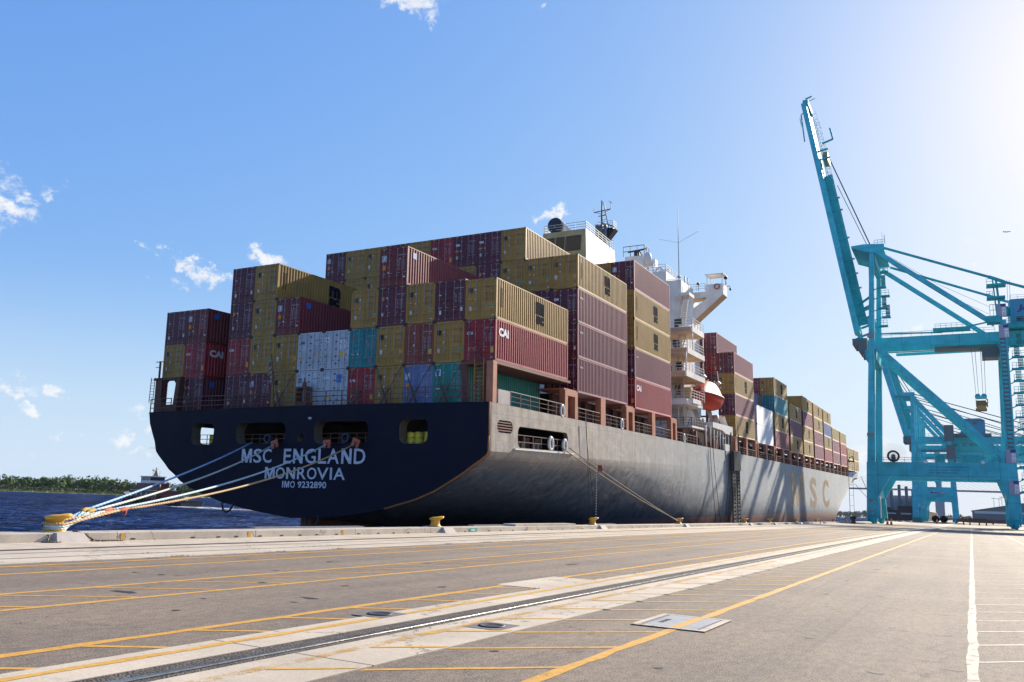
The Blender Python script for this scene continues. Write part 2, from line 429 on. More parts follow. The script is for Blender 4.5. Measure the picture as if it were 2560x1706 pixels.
# pale concrete apron by the water, with the seaward crane rail in its slot
apr = MB()
for x0, x1 in ((KX, -22.25), (-21.75, -20.95), (-20.80, -19.62), (-19.46, -18.3)):
    apr.box(x0, x1, -80, 900, -0.02, 0.010)
struct(apr.build('concrete_apron', M_conc))
slot = MB()
for a, b in ((-22.25, -21.75), (-20.95, -20.80), (-19.62, -19.46)): slot.quad((a, -80, 0.004), (b, -80, 0.004), (b, 900, 0.004), (a, 900, 0.004))
struct(slot.build('rail_slot', M_dark))
rl = MB(); rl.box(-22.03, -21.95, -80, 900, 0.004, 0.012)
struct(rl.build('seaward_crane_rail', M_rust))
# landward rail strip
st = MB()
st.box(-7.86, -7.13, -80, 900, -0.02, 0.010)
st.box(-6.60, -5.53, -80, 900, -0.02, 0.010)
struct(st.build('concrete_strip', M_conc))
gv = MB(); random.seed(3)
rows = []
for i in range(330):
    y = -20 + i * 0.5 if i < 200 else 80 + (i - 200) * 6.4
    rows.append([(-7.13, y, 0.004), (-6.98 + random.uniform(-.015, .015), y, 0.007), (-6.88, y, 0.003)])
gv.grid(rows); gv.grid([[(-6.74, y0[0][1], 0.003), (-6.67, y0[0][1], 0.006), (-6.60, y0[0][1], 0.004)] for y0 in rows])
struct(gv.build('gravel_filling', M_grav))
mb = MB(); mb.quad((-6.88, -80, 0.0032), (-6.74, -80, 0.0032), (-6.74, 900, 0.0032), (-6.88, 900, 0.0032)); struct(mb.build('rail_bed', M_dark))
rl = MB()
rl.add([(x, y, z) for y in (-80, 900) for x, z in ((-6.86, .0045), (-6.865, .008), (-6.838, .011), (-6.836, .0195), (-6.768, .0195), (-6.766, .011), (-6.752, .008), (-6.757, .0045))],
       [(i, i + 1, 9 + i, 8 + i) for i in range(7)])
struct(rl.build('landward_crane_rail', M_steel))
# painted markings: sheets 4 mm above what they lie on
def strips(name, mat, quads, z):
    mb = MB(); r = random.Random(len(quads) + int(abs(quads[0][0][0]) * 100))
    for q in quads:                                    # hand-sprayed edges: near parts wander by a centimetre
        (x0, y0), (x1, y1), (x2, y2), (x3, y3) = q
        if y3 - y0 > 20:
            ys = [y0 + .45 * i for i in range(int((min(45, y3) - y0) / .45))] + [min(45, y3), y3]
            rows = []
            for y in ys:
                t = (y - y0) / (y3 - y0); j = .010 if y < 45 else 0
                rows.append([(x0 + (x3 - x0) * t + r.gauss(0, j), y, z), (x1 + (x2 - x1) * t + r.gauss(0, j), y, z)])
            mb.grid(rows)
        else:
            n = 6; rows = []
            for i in range(n + 1):
                t = i / n; rows.append([(x0 + (x1 - x0) * t, y0 + (y1 - y0) * t + r.gauss(0, .008), z), (x3 + (x2 - x3) * t, y3 + (y2 - y3) * t + r.gauss(0, .008), z)])
            mb.grid(rows)
    return struct(mb.build(name, mat))
def lane(x, w, y0, y1): return ((x - w / 2, y0), (x + w / 2, y0), (x + w / 2, y1), (x - w / 2, y1))
def hatch(x0, x1, y, w=0.085, sl=1.0):
    dy = (x1 - x0) * sl
    return ((x0, y - w), (x1, y + dy - w), (x1, y + dy + w), (x0, y + w))
strips('yellow_lane_line', M_yel, [lane(-8.68, .16, -5, 400), lane(-3.9, .15, -5, 170), lane(-11.75, .15, -5, 300), lane(-13.45, .15, -5, 300), lane(-16.3, .16, -5, 300), lane(-17.75, .14, -5, 200)], 0.004)
strips('yellow_edge_line', M_yel2, [lane(-7.60, .13, -5, 120)], 0.014)
strips('worn_edge_line', line_mat('broken_yellow_paint', (0.64, 0.35, 0.06), 0.58), [lane(-6.27, .15, -5, 60)], 0.014)
strips('yellow_hatching', M_yel, [hatch(-5.50, -3.97, 5.45 + 1.63 * i, .06, .95) for i in range(-3, 38)] + [hatch(-8.62, -7.89, 6.15 + 1.53 * i, .06, .72) for i in range(-3, 40)]
       + [hatch(-13.4, -11.8, 4.5 + 1.72 * i, .06, .85) for i in range(-1, 50)] + [hatch(-17.7, -16.35, 2.0 + 2.9 * i, .07, 1.5) for i in range(-1, 40)], 0.0042)
strips('worn_hatching', M_yel2, [hatch(-6.2, -5.56, 4.85 + 1.63 * i, .05, .95) for i in range(-2, 16)], 0.0145)
strips('white_lane_line', M_whl, [lane(-.09, .125, -5, 215), ((3.40, 70), (3.52, 70), (3.80, 220), (3.66, 220)), lane(9.4, .12, -5, 300)], 0.004)
strips('white_hatching', M_whl, [hatch(-.02, 2.8, 9.0 + 1.62 * i, .05, .95) for i in range(-3, 90)], 0.0042)
mb = MB(); random.seed(11)
for i in range(38):                                    # white blobs where hatch lines meet the strip
    y = 5.45 + 1.63 * i
    if i > 4: mb.quad((-5.56, y - .08, .0146), (-5.44, y - .02, .0146), (-5.45, y + .12, .0146), (-5.57, y + .06, .0146))
struct(mb.build('white_paint_spot', M_whl))
M_stain = line_mat('rubber_stain', (0.03, 0.027, 0.025), 0.30, 2.0)
mb = MB()
for (x, y, a, b) in ((-1.05, 10.6, .1, .07), (-2.1, 12.8, .09, .05), (-1.2, 15.0, .05, .16), (-.3, 11.4, .12, .03), (-.55, 17.6, .2, .03), (.4, 20.2, .15, .03), (-2.9, 20, .05, .25), (-9.9, 11.2, .18, .09), (-9.4, 14.5, .08, .12), (-14.9, 17.5, .12, .12), (-12.6, 9.6, .30, .10), (-10.4, 23, .1, .5), (-2.4, 33, .08, .8), (-3.1, 9.2, .05, .06), (-12.2, 12.4, .10, .08), (-14.6, 12, .10, .08), (-10.2, 8.7, .05, .07), (-11.0, 9.9, .06, .04), (-9.7, 10.6, .08, .03), (-13.9, 14.5, .07, .07), (-15.3, 11.9, .1, .05), (-10.8, 13.2, .06, .1), (-2.6, 8.6, .03, .05), (-.6, 9.9, .04, .05), (1.4, 13.3, .05, .06), (-1.7, 17.1, .12, .02), (-3.0, 24.5, .05, .2), (-1.0, 28, .1, .1), (-10, 31, .2, .1), (-5.0, 8.9, .05, .06), (1.1, 26, .2, .06)):
    mb.add([(x + a * cos(t * pi / 5) * (1 + .3 * sin(t * 2.3 + x)), y + b * sin(t * pi / 5) * (1 + .3 * cos(t * 1.7 + y)), .0046) for t in range(10)], [tuple(range(10))])
struct(mb.build('oil_stain', M_stain))

# kerb along the quay edge
kb = thing('quay_kerb', 'long low concrete kerb along the quay edge with yellow marks and drain slots', 'kerb', (KX, 0, 0))
mb = MB()
rows = []
prof = [(0, 0.011), (-.015, .255), (-.045, .275), (-1.05, .275), (-1.06, -.6)]
mb.grid([[(a, y, b) for a, b in prof] for y in [-80, -30] + [i * 6.1 for i in range(60)] + [400, 900]])
mb.build('kerb_wall', M_kerb, kb)
random.seed(5)
ys = [17.2, 18.9, 21.37, 22.55, 23.42, 24.65, 25.83, 26.9, 27.92, 29.2, 30.72, 32.2, 33.4, 34.6, 40, 42.6, 44.0, 45.5, 47.2, 49] + [51 + 1.7 * i for i in range(30)]
each('drain_slot', M_black, kb, [lambda mb, y=y: mb.box(-.02, .006, y - .09, y + .09, .03, .075) for y in ys])
each('yellow_mark', M_yel, kb, [lambda mb, y=y: mb.box(-.02, .005, y - .07, y + .07, .02, .24) for y in (18.5, 24.08, 29.64, 47.5, 55.3, 73.8, 96, 120)])
gp = thing('kerb_sign', 'small teal kerb plate reading 4000 beside a yellow bollard', 'sign', (KX + .012, 40.8, .12))
mb = MB(); mb.box(-.004, .004, -.42, .42, -.09, .09); mb.build('plate', plain('teal_sign', (0.0, 0.30, 0.26), .5), gp)
mb = MB(); text_on(mb, '4000', lambda u, v: (.0052, u, v), -.22, .22, -.055, .055); mb.build('lettering', plain('white_sign', (.75, .75, .72), .5), gp)
# weeds in the joints
M_grass = plain('weed_green', (0.10, 0.13, 0.03), .8)
random.seed(21); mb = MB()
for i in range(900):
    x = random.choice((-18.3, -19.5, -18.3, -7.88, KX + .03)) + random.uniform(-.04, .04); y = random.choice((random.uniform(8, 60), random.uniform(8, 60), 15.5, 19.1, 21.9, 28.5, 31.5)) + random.gauss(0, .25)
    if x > -8 and random.random() < .7: continue
    h = random.uniform(.012, .05); a = random.uniform(0, 6.3); d = random.uniform(.01, .04)
    mb.add([(x - .006, y, .008), (x + .006, y + .004, .008), (x + d * cos(a), y + d * sin(a), h)], [(0, 1, 2)])
o = mb.build('weeds', M_grass); tag(o, 'short weeds growing in the joints of the concrete apron', 'weeds', kind='stuff')

# steel covers set in the ground
def cover(name, label, x, y, a, b, ring, mat, frame_mat, rot=0.0):
    t = thing(name, label, 'cover', (x, y, 0), rotz=rot)
    f = MB(); f.plate([(-a, -b), (a, -b), (a, b), (-a, b)], [[(-a + ring, -b + ring), (a - ring, -b + ring), (a - ring, b - ring), (-a + ring, b - ring)][::-1]], lambda u, v, d: (u, v, d), .0125, .0185); f.build('frame', frame_mat, t)
    l = MB(); l.box(-a + ring + .008, a - ring - .008, -b + ring + .008, b - ring - .008, .0125, .0165); l.build('lid', mat, t)
    return t
M_galv = paint('galvanised_plate', (0.33, 0.33, 0.33), 0.5, 0.4, 0.0, (0.12, 0.09, 0.07), 3.0, 0.5, metal=0.3, var=0)
t = cover('pit_cover', 'large steel pit cover crossed by the yellow line', -3.99, 12.98, .56, .78, .10, M_galv, M_conc)
mb = MB()
for i in range(7): mb.box(-.30 + .004, -.22, -.30 + i * .07, -.26 + i * .07, .0166, .019)
for i in range(9): mb.box(.41, .44, -.62 + i * .15, -.53 + i * .15, .0166, .019); mb.box(-.44, -.41, -.62 + i * .15, -.53 + i * .15, .0166, .019)
mb.build('lifting_slot', M_dark, t)
strips('yellow_line_on_cover', M_yel, [lane(-3.9, .15, 12.3, 13.66)], 0.0172)
def manhole(x, y, label, apron):
    t = thing('manhole_cover', label, 'manhole', (x, y, .012))
    mb = MB(); mb.box(-.28, .28, -.32, .32, -.004, .003); mb.build('surround', apron, t)
    mb = MB(); mb.lathe([(.0, .0), (.19, .0), (.19, .012), (.15, .013), (.14, .006), (.02, .006), (.0, .012)], (0, 0, .003), 24); mb.build('lid', M_dark, t)
    return t
M_patch = concrete_mat('grey_patch', (0.15, 0.135, 0.125), 90, crack=False)
manhole(-7.82, 10.4, 'round manhole lid on a grey patch left of the rail', M_patch)
manhole(-5.98, 10.55, 'round manhole lid on a grey patch right of the rail', M_patch)
mb = MB(); mb.box(-8.9, -7.86, 15.8, 18.6, -.02, .0098); struct(mb.build('concrete_pad', M_conc))

# bollards on concrete blocks
def make_bollard():
    t = thing('mooring_bollard', '', 'bollard')
    mb = MB()
    zt, zb = .26, 0.0
    top = [(.82, -.42), (.82, .46), (-.55, .46), (-.55, -.42)]; bot = [(1.05, -.52), (1.05, .60), (-.55, .60), (-.55, -.52)]
    mb.add([(a, b, .285) for a, b in top] + [(a, b, 0.0) for a, b in bot], [(0, 1, 2, 3), (0, 4, 5, 1), (1, 5, 6, 2), (2, 6, 7, 3), (3, 7, 4, 0)])
    mb.build('concrete_block', M_block, t)
    mb = MB(); mb.lathe([(0, .275), (.36, .275), (.36, .31), (.30, .33), (.245, .42), (.235, .56), (.26, .66), (.30, .70), (0, .70)], n=20)
    mb.build('post', M_bolp, t)
    mb = MB()                                          # head: thick horn overhanging the land side
    sec = []
    for x, hw, z0, z1 in ((-.29, .16, .67, .72), (-.27, .23, .63, .75), (-.08, .30, .62, .79), (.13, .30, .64, .81), (.31, .26, .69, .84), (.42, .19, .73, .85), (.46, .10, .76, .83)):
        sec.append([(x + 0 * z0, hw * sx * (1 if abs(sz) < .5 else .82), (z0 + z1) / 2 + (z1 - z0) / 2 * sz) for sx, sz in ((1, 0), (.95, .7), (.6, 1), (-.6, 1), (-.95, .7), (-1, 0), (-.95, -.7), (-.6, -1), (.6, -1), (.95, -.7))])
    mb.smooth = True
    mb.grid(sec, closed=True); k = len(mb.v); mb.f += [tuple(range(10)), tuple(range(k - 10, k))]; mb.m += [0, 0]; mb.sm += [False, False]
    mb.build('head', M_bol, t)
    return t
M_bol = paint('bollard_yellow', (0.70, 0.33, 0.012), 0.42, 0.25, 0.2, (0.16, 0.07, 0.02), 4.0, 0.5, rust=0.35, var=0.06)
M_bolp = paint('bollard_worn_yellow', (0.60, 0.30, 0.02), 0.5, 0.5, 0.4, (0.09, 0.05, 0.025), 4.0, 0.5, rust=0.7, var=0.06)
BX = KX - .72
by = [16.55, 38.05, 59.5, 81.0, 108.5, 123.6, 144.3, 165.4, 187.4, 209.0]
bl = ['yellow mooring bollard with four ropes looped round it, nearest on the left', 'yellow mooring bollard standing below the dark stern, no rope on it', 'yellow mooring bollard below the sunlit hull, left of the roped spring bollard',
      'yellow mooring bollard holding the two rust-streaked spring ropes', 'yellow mooring bollard just right of the hanging black gangway', 'small yellow bollard below the beige letter M on the hull',
      'small yellow bollard below the gap between letters M and S', 'small yellow bollard below the beige letter S', 'small yellow bollard under the ship\'s bow', 'far small bollard ahead of the bow by the crane']
b0 = make_bollard()
for i, (y, l) in enumerate(zip(by, bl)):
    o = b0 if i == 0 else copy_tree(b0)
    o.location = (BX, y, 0); o.rotation_euler = (0, 0, radians((62, 55, 40, 30, 20, 10, 0, 8, 0, 0)[i]) )
    tag(o, l, 'bollard', 'bollards along the quay kerb')
for o in [c for b in bpy.data.objects if b.name.startswith('mooring_bollard') for c in b.children if c.name.startswith('concrete_block')]:
    o.rotation_euler = (0, 0, -o.parent.rotation_euler.z)
def fender(name, label, y0, y1, mats):
    t = thing(name, label, 'fender', (KX - 1.45, y0, 0))
    mb = MB(); mb.box(-.55, -.12, 0, y1 - y0, -1.5, .30); mb.build('frame', mats, t)
    mb = MB()
    for i in range(int((y1 - y0) / .35)): mb.box(-.12, -.09, .15 + i * .35, .33 + i * .35, -1.4, .25)
    mb.build('facing_strip', M_galv, t)['kind'] = 'stuff'
    return t
M_grey = plain('grey_steel', (.22, .215, .21), .6)
fender('quay_fender', 'long grey fender frame standing behind the kerb under the stern', 25.9, 33.1, M_grey)
fender('quay_fender', 'short grey fender frame behind the kerb beyond the second bollard', 43.5, 47.5, M_grey)
fender('quay_fender', 'grey fender frame behind the kerb near the third bollard', 62.5, 66.5, M_grey)
tb = thing('fender_top', 'long concrete cap lying on the kerb right of the teal plate', 'kerb cap', (KX - .5, 46, .276))
mb = MB(); mb.box(-.45, .42, 0, 9, 0, .14); mb.build('slab', M_kerb, tb)

# water
def water_mat():
    m, n, p = new_mat('river_water')
    g = n.n('ShaderNodeNewGeometry').outputs['Position']
    v = n.vmap(g, (1.0, 1.0, 1.0))
    a = n.noise(n.vmap(g, (0.30, 0.40, 1.0)), 1.0, 5, 0.62, 0.3).outputs['Fac']
    b = n.noise(n.vmap(g, (0.16, 0.075, 1.0)), 1.0, 5, 0.6, 0.5).outputs['Fac']
    c_ = n.noise(n.vmap(g, (0.85, 1.3, 1.0)), 1.0, 3, 0.6).outputs['Fac']
    big = n.noise(n.vmap(g, (0.045, 0.016, 1)), 1.0, 4, 0.6).outputs['Fac']
    h = n.math('ADD', n.math('ADD', n.math('MULTIPLY', a, 1.0), n.math('MULTIPLY', b, 3.0)), n.math('MULTIPLY', c_, 0.25))
    bmp = n.n('ShaderNodeBump', {'Strength': 1.0, 'Distance': 2.2, 'Height': h})
    dk = n.ramp(n.math('ADD', n.math('MULTIPLY', a, .5), n.math('MULTIPLY', c_, .5)), 0.44, 0.57)
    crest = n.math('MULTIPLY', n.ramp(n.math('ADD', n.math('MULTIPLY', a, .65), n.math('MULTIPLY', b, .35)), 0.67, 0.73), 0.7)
    c = n.mix(n.ramp(n.math('ADD', n.math('MULTIPLY', b, .6), n.math('MULTIPLY', big, .4)), .40, .60), (0.009, 0.027, 0.088), (0.030, 0.080, 0.235))
    c = n.mix(dk, n.mix(0.85, c, (0.001, 0.003, 0.014)), c)
    c = n.mix(crest, c, (0.55, 0.58, 0.62))  # pale wave-crest highlights painted into the water colour
    o = [x for x in n.t.nodes if x.type == 'OUTPUT_MATERIAL'][0]; n.t.nodes.remove(p)
    df = n.n('ShaderNodeBsdfDiffuse', {'Color': c, 'Normal': bmp.outputs[0]}); gl = n.n('ShaderNodeBsdfGlossy', {'Roughness': 0.12, 'Normal': bmp.outputs[0]})
    fr = n.n('ShaderNodeFresnel', {'IOR': 1.33, 'Normal': bmp.outputs[0]}).outputs[0]
    mx = n.n('ShaderNodeMixShader', {0: n.math('MINIMUM', fr, 0.022), 1: df.outputs[0], 2: gl.outputs[0]})
    n.t.links.new(mx.outputs[0], o.inputs[0])
    return m
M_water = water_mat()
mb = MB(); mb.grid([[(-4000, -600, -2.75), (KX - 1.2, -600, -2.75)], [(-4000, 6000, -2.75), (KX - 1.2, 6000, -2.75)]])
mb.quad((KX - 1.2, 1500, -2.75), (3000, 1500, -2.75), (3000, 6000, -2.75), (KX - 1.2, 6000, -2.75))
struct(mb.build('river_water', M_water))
# ------------------------------------------------------------------ ship frame
def ship_matrix():
    h, t, y = -0.006353, 0.035687, 0.023228
    RH = Matrix(((cos(h), 0, sin(h)), (0, 1, 0), (-sin(h), 0, cos(h))))
    RT = Matrix(((1, 0, 0), (0, cos(t), -sin(t)), (0, sin(t), cos(t))))
    RY = Matrix(((cos(y), -sin(y), 0), (sin(y), cos(y), 0), (0, 0, 1)))
    m = (RY @ RT @ RH).to_4x4()
    m.translation = Vector((-27.2972, 47.6061, 1.50875))
    return m
SM = ship_matrix()
def on_ship(o, loc=(0, 0, 0), scale=(1, 1, 1), rot=None):
    m = SM @ Matrix.Translation(Vector(loc)) @ (rot.to_4x4() if rot else Matrix.Identity(4)) @ Matrix.Diagonal((scale[0], scale[1], scale[2], 1))
    o.matrix_world = m
    return o

# ------------------------------------------------------------------ shipping containers
SHEEN = 0.75
PAINTS = dict(
    olive=paint('olive_yellow_paint', (0.330, 0.180, 0.028), 0.42, 0.35, 0.35, (0.05, 0.032, 0.012), 1.0, 0.35, rust=0.15, sheen=SHEEN),
    purple=paint('purple_brown_paint', (0.105, 0.014, 0.030), 0.42, 0.3, 0.3, (0.022, 0.010, 0.012), 1.0, 0.35, rust=0.1, sheen=SHEEN),
    maroon=paint('maroon_paint', (0.155, 0.015, 0.020), 0.42, 0.3, 0.3, (0.028, 0.010, 0.010), 1.0, 0.35, rust=0.1, sheen=SHEEN),
    red=paint('crimson_paint', (0.270, 0.012, 0.020), 0.40, 0.25, 0.25, (0.05, 0.012, 0.012), 1.0, 0.35, rust=0.1, sheen=SHEEN),
    rust=paint('rust_red_paint', (0.205, 0.042, 0.025), 0.45, 0.3, 0.3, (0.05, 0.018, 0.012), 1.0, 0.35, rust=0.15, sheen=SHEEN),
    white=paint('reefer_white_paint', (0.43, 0.47, 0.53), 0.40, 0.25, 0.3, (0.25, 0.2, 0.16), 1.0, 0.35, rust=0.05, var=0.05, sheen=SHEEN),
    teal=paint('teal_paint', (0.005, 0.185, 0.205), 0.42, 0.3, 0.3, (0.01, 0.05, 0.05), 1.0, 0.35, rust=0.05, sheen=SHEEN),
    green=paint('sea_green_paint', (0.010, 0.205, 0.170), 0.42, 0.3, 0.3, (0.01, 0.05, 0.045), 1.0, 0.35, rust=0.05, sheen=SHEEN),
    blue=paint('slate_blue_paint', (0.110, 0.160, 0.330), 0.42, 0.3, 0.3, (0.04, 0.04, 0.06), 1.0, 0.35, rust=0.1, sheen=SHEEN),
    navy=paint('deep_blue_paint', (0.020, 0.060, 0.220), 0.42, 0.3, 0.3, (0.015, 0.02, 0.05), 1.0, 0.35, rust=0.05, sheen=SHEEN))
S_white = plain('decal_white', (.72, .72, .74), .45); S_black = plain('decal_navy', (.012, .016, .035), .45); S_orange = plain('decal_orange', (.72, .24, .015), .45)
S_green = plain('decal_green', (.01, .36, .22), .45); S_blue = plain('decal_blue', (.03, .12, .45), .45); S_side = plain('side_letter_navy', (.010, .013, .026), 1.0, spec=.05); S_grey = plain('decal_grey', (.12, .13, .14), .45)
S_dim = plain('decal_faint_dark', (.085, .055, .022), .5); S_yel = plain('decal_yellow', (.75, .42, .02), .45)
M_bar = plain('locking_bar_steel', (.33, .33, .35), .45, .2)
M_seal = plain('door_seal', (.02, .02, .02), .7)
M_cast = plain('corner_casting', (.045, .03, .025), .6)
L, Wd, H = 12.192, 2.438, 2.896
HW = Wd / 2
def body_mesh(key, hz=True, reefer=False, plain_end=False):
    mb = MB()
    for sx in (-1, 1):
        xo = sx * HW; xi = sx * (HW - .12); a, b = min(xo, xi), max(xo, xi)
        mb.box(a, b, 0, .12, .12, H - .12); mb.box(a, b, L - .12, L, .12, H - .12)      # corner posts
        c, d = min(xo - sx * .004, xo - sx * .07), max(xo - sx * .004, xo - sx * .07)
        mb.box(c, d, .18, L - .18, H - .075, H - .004); mb.box(c, d, .18, L - .18, .004, .16)   # side rails
        if reefer:
            mb.quad((xo - sx * .012, .12, .16), (xo - sx * .012, L - .12, .16), (xo - sx * .012, L - .12, H - .075), (xo - sx * .012, .12, H - .075))
            for i in range(8): mb.box(min(xo - sx * .012, xo - sx * .008), max(xo - sx * .012, xo - sx * .008), .9 + i * 1.4, .93 + i * 1.4, .18, H - .08)
        else:
            y = .12; prof = []
            pit = (L - .24) / 36
            for i in range(36):
                y0 = .12 + i * pit
                prof += [(y0, .009), (y0 + pit * .30, .009), (y0 + pit * .48, .068), (y0 + pit * .82, .068)]
            prof.append((L - .12, .009))
            mb.grid([[(xo - sx * d, y, .16), (xo - sx * d, y, H - .075)] for y, d in prof])
    mb.box(-HW + .12, HW - .12, 0.002, .1, H - .13, H - .004)                     # door header
    mb.box(-HW + .12, HW - .12, 0.002, .1, .004, .14)                             # sill
    mb.quad((-HW + .07, .05, H - .02), (HW - .07, .05, H - .02), (HW - .07, L - .05, H - .02), (-HW + .07, L - .05, H - .02))
    mb.quad((-HW + .07, .05, .05), (HW - .07, .05, .05), (HW - .07, L - .05, .05), (-HW + .07, L - .05, .05))
    mb.quad((-HW + .07, L - .03, .02), (HW - .07, L - .03, .02), (HW - .07, L - .03, H - .02), (-HW + .07, L - .03, H - .02))
    if plain_end:
        mb.quad((-HW + .12, .03, .14), (HW - .12, .03, .14), (HW - .12, .03, H - .13), (-HW + .12, .03, H - .13))
    mb.mi = 1
    for sx in (-1, 1):
        for y0, y1 in ((-.003, .178), (L - .178, L + .003)):
            for z0, z1 in ((0, .118), (H - .118, H)):
                a, b = sorted((sx * (HW + .003), sx * (HW - .162))); mb.box(a, b, y0, y1, z0, z1)
    if hz and not plain_end:
        for sx in (-1, 1):
            for i in range(5):
                mb.mi = 2 if i % 2 == 0 else 3
                a, b = sorted((sx * (HW - .20 - .07 * i), sx * (HW - .26 - .07 * i))); mb.quad((a, -.001, H - .10), (b, -.001, H - .10), (b + .015, -.001, H - .03), (a + .015, -.001, H - .03))
    return mb.mesh('container_body_' + key, [PAINTS[key], M_cast, S_yel, S_black])
def door_mesh(key, side, marks, reefer=False):
    """side -1 left leaf, +1 right leaf; local x in the container frame"""
    mb = MB()
    x0, x1 = (-HW + .125, -.012) if side < 0 else (.012, HW - .125)
    z0, z1 = .145, H - .135
    if reefer:
        mb.box(x0, x1, .012, .05, z0, z1)
        for z in (.55, 1.35, 2.15): mb.box(x0 + .05, x1 - .05, .006, .012, z - .01, z + .01)
    else:
        zs = []; n = 6; dz = (z1 - z0) / n
        for i in range(n): zs += [(z0 + i * dz, .018), (z0 + i * dz + dz * .34, .018), (z0 + i * dz + dz * .42, .042), (z0 + i * dz + dz * .90, .042)]
        zs.append((z1, .018))
        mb.grid([[(x0 + .07, y, z), (x1 - .07, y, z)] for z, y in zs])
        mb.box(x0, x0 + .07, .012, .05, z0, z1); mb.box(x1 - .07, x1, .012, .05, z0, z1)
    mb.mi = 1
    xs = (x1 + .002, x1 + .012) if side < 0 else (x0 - .012, x0 - .002)
    mb.box(xs[0], xs[1], .012, .03, z0, z1)
    mb.box(x0, x1, .02, .045, z1, z1 + .006)
    for i, z in enumerate((.35, .85, 1.45, 2.05, 2.55)):                       # hinges
        hx = -HW + .105 if side < 0 else HW - .105
        mb.mi = 0; mb.box(hx - .03, hx + .03, -.004, .02, z - .05, z + .05)
    mats = [PAINTS[key], M_seal]
    idx = {}
    for (x, z, w, h, mat, *sh) in marks:
        if (x < 0) != (side < 0): continue
        if mat.name not in idx: idx[mat.name] = len(mats); mats.append(mat)
        mb.mi = idx[mat.name]; y = .0105
        if sh and sh[0] == 'tri': mb.add([(x - w / 2, y, z - h / 2), (x + w / 2, y, z - h / 2), (x, y, z + h / 2)], [(0, 1, 2)])
        elif sh and sh[0] == 'tri2': mb.add([(x - w / 2, y, z + h / 2), (x + w / 2, y, z + h / 2), (x, y, z - h / 2)], [(0, 1, 2)])
        elif sh and sh[0] == 'dot': mb.add([(a, y, b) for a, b in circ(x, z, w / 2, 10)], [tuple(range(10))])
        elif sh and sh[0] == 'par': mb.add([(x - w / 2, y - .001, z - h / 2), (x + w / 4, y - .001, z - h / 2), (x + w / 2, y - .001, z + h / 2), (x - w / 4, y - .001, z + h / 2)], [(0, 1, 2, 3)])
        elif sh: text_on(mb, sh[0], lambda u, v: (u, y, v), x - w / 2, x + w / 2, z - h / 2, z + h / 2, .05)
        else: mb.quad((x - w / 2, y, z - h / 2), (x + w / 2, y, z - h / 2), (x + w / 2, y, z + h / 2), (x - w / 2, y, z + h / 2))
    return mb.mesh('container_door_' + key, mats)
def bar_mesh(x):
    mb = MB(); mb.mi = 0
    mb.tube([(x, -.028, .10), (x, -.028, H - .09)], .015, 6)
    for z in (.14, .75, 1.9, H - .14): mb.box(x - .05, x + .05, -.02, .012, z - .035, z + .035)
    mb.mi = 1
    mb.box(x - .02, x + .26, -.045, -.030, .93, .965)
    return mb.mesh('locking_bar', [M_bar, M_bar])
BARS = {x: bar_mesh(x) for x in (-.86, -.34, .34, .86)}
S_id = plain('decal_stencil_grey', (.42, .39, .42), .5)
def idtext(mat, seed=0, col=None):
    """serial number row, size code and the block of weights, as small marks"""
    r = random.Random(seed); out = []
    if mat is S_white: mat = S_id
    for i in range(4): out.append((.42 + i * .075, 2.28, .042, .085, mat))
    for i in range(6): out.append((.75 + i * .055, 2.28, .032, .085, mat))
    out.append((1.04, 2.28, .02, .085, mat))
    for i in range(4): out.append((.80 + i * .055, 2.13, .026, .06, mat))
    for j in range(r.randint(6, 9)):
        z = 1.86 - j * .095
        out.append((.47, z, r.uniform(.10, .18), .030, mat))
        for k in range(3): out.append((.72 + k * .11, z, .065, .034, mat))
    return out
MK = {}
MK['msc_a'] = [(-.80, 2.17, .30, .16, S_black, 'm'), (-.80, 2.01, .30, .13, S_black, 'sc'), (-.80, 2.09, .36, .38, S_dim), (-.42, 2.14, .13, .12, S_white), (-.84, 1.50, .30, .10, S_orange), (-.42, 1.42, .14, .14, S_white, 'tri2'),
               (-.82, .82, .20, .30, S_white), (-.45, .62, .36, .05, S_grey), (.86, .98, .34, .14, S_green), (.86, .80, .34, .12, S_orange), (.93, .26, .14, .06, S_white)] + idtext(S_dim, 1)
MK['msc_b'] = [(-.80, 2.09, .36, .38, S_dim), (-.80, 2.17, .30, .16, S_black, 'm'), (-.80, 2.01, .30, .13, S_black, 'sc'), (-.42, 2.14, .12, .12, S_white, 'dot'), (-.44, 1.40, .14, .14, S_white, 'tri2'), (-.84, .86, .18, .30, S_white), (.86, .92, .36, .15, S_green), (.5, .6, .3, .05, S_grey)] + idtext(S_dim, 2)
MK['msc_c'] = [(-.80, 2.09, .36, .38, S_dim), (-.80, 2.17, .30, .16, S_black, 'm'), (-.80, 2.01, .30, .13, S_black, 'sc'), (-.42, 2.14, .11, .11, S_white, 'dot'), (-.44, 1.45, .13, .13, S_white, 'tri2'), (-.82, 1.02, .22, .34, S_white), (.90, .98, .30, .34, S_orange), (.93, .26, .14, .06, S_white)] + idtext(S_dim, 3)
MK['plainw'] = [(-.82, 1.85, .22, .06, S_white), (-.80, .62, .18, .30, S_white), (-.5, 1.3, .12, .12, S_orange, 'tri'), (.92, .75, .18, .26, S_white), (-.84, .95, .2, .06, S_white)] + idtext(S_white, 4)
MK['logo'] = [(-.84, 2.10, .40, .48, S_white), (-.84, 2.10, .34, .42, S_blue), (-.84, 2.10, .26, .36, S_white, 'par'), (-.84, 1.42, .30, .34, S_orange), (-.46, 1.44, .16, .16, S_orange, 'tri'), (-.44, 1.00, .17, .17, S_white, 'tri2'), (-.86, .86, .2, .3, S_grey), (.55, 2.0, .1, .14, S_white, 'dot'), (.93, .62, .2, .1, S_white)] + idtext(S_white, 5)
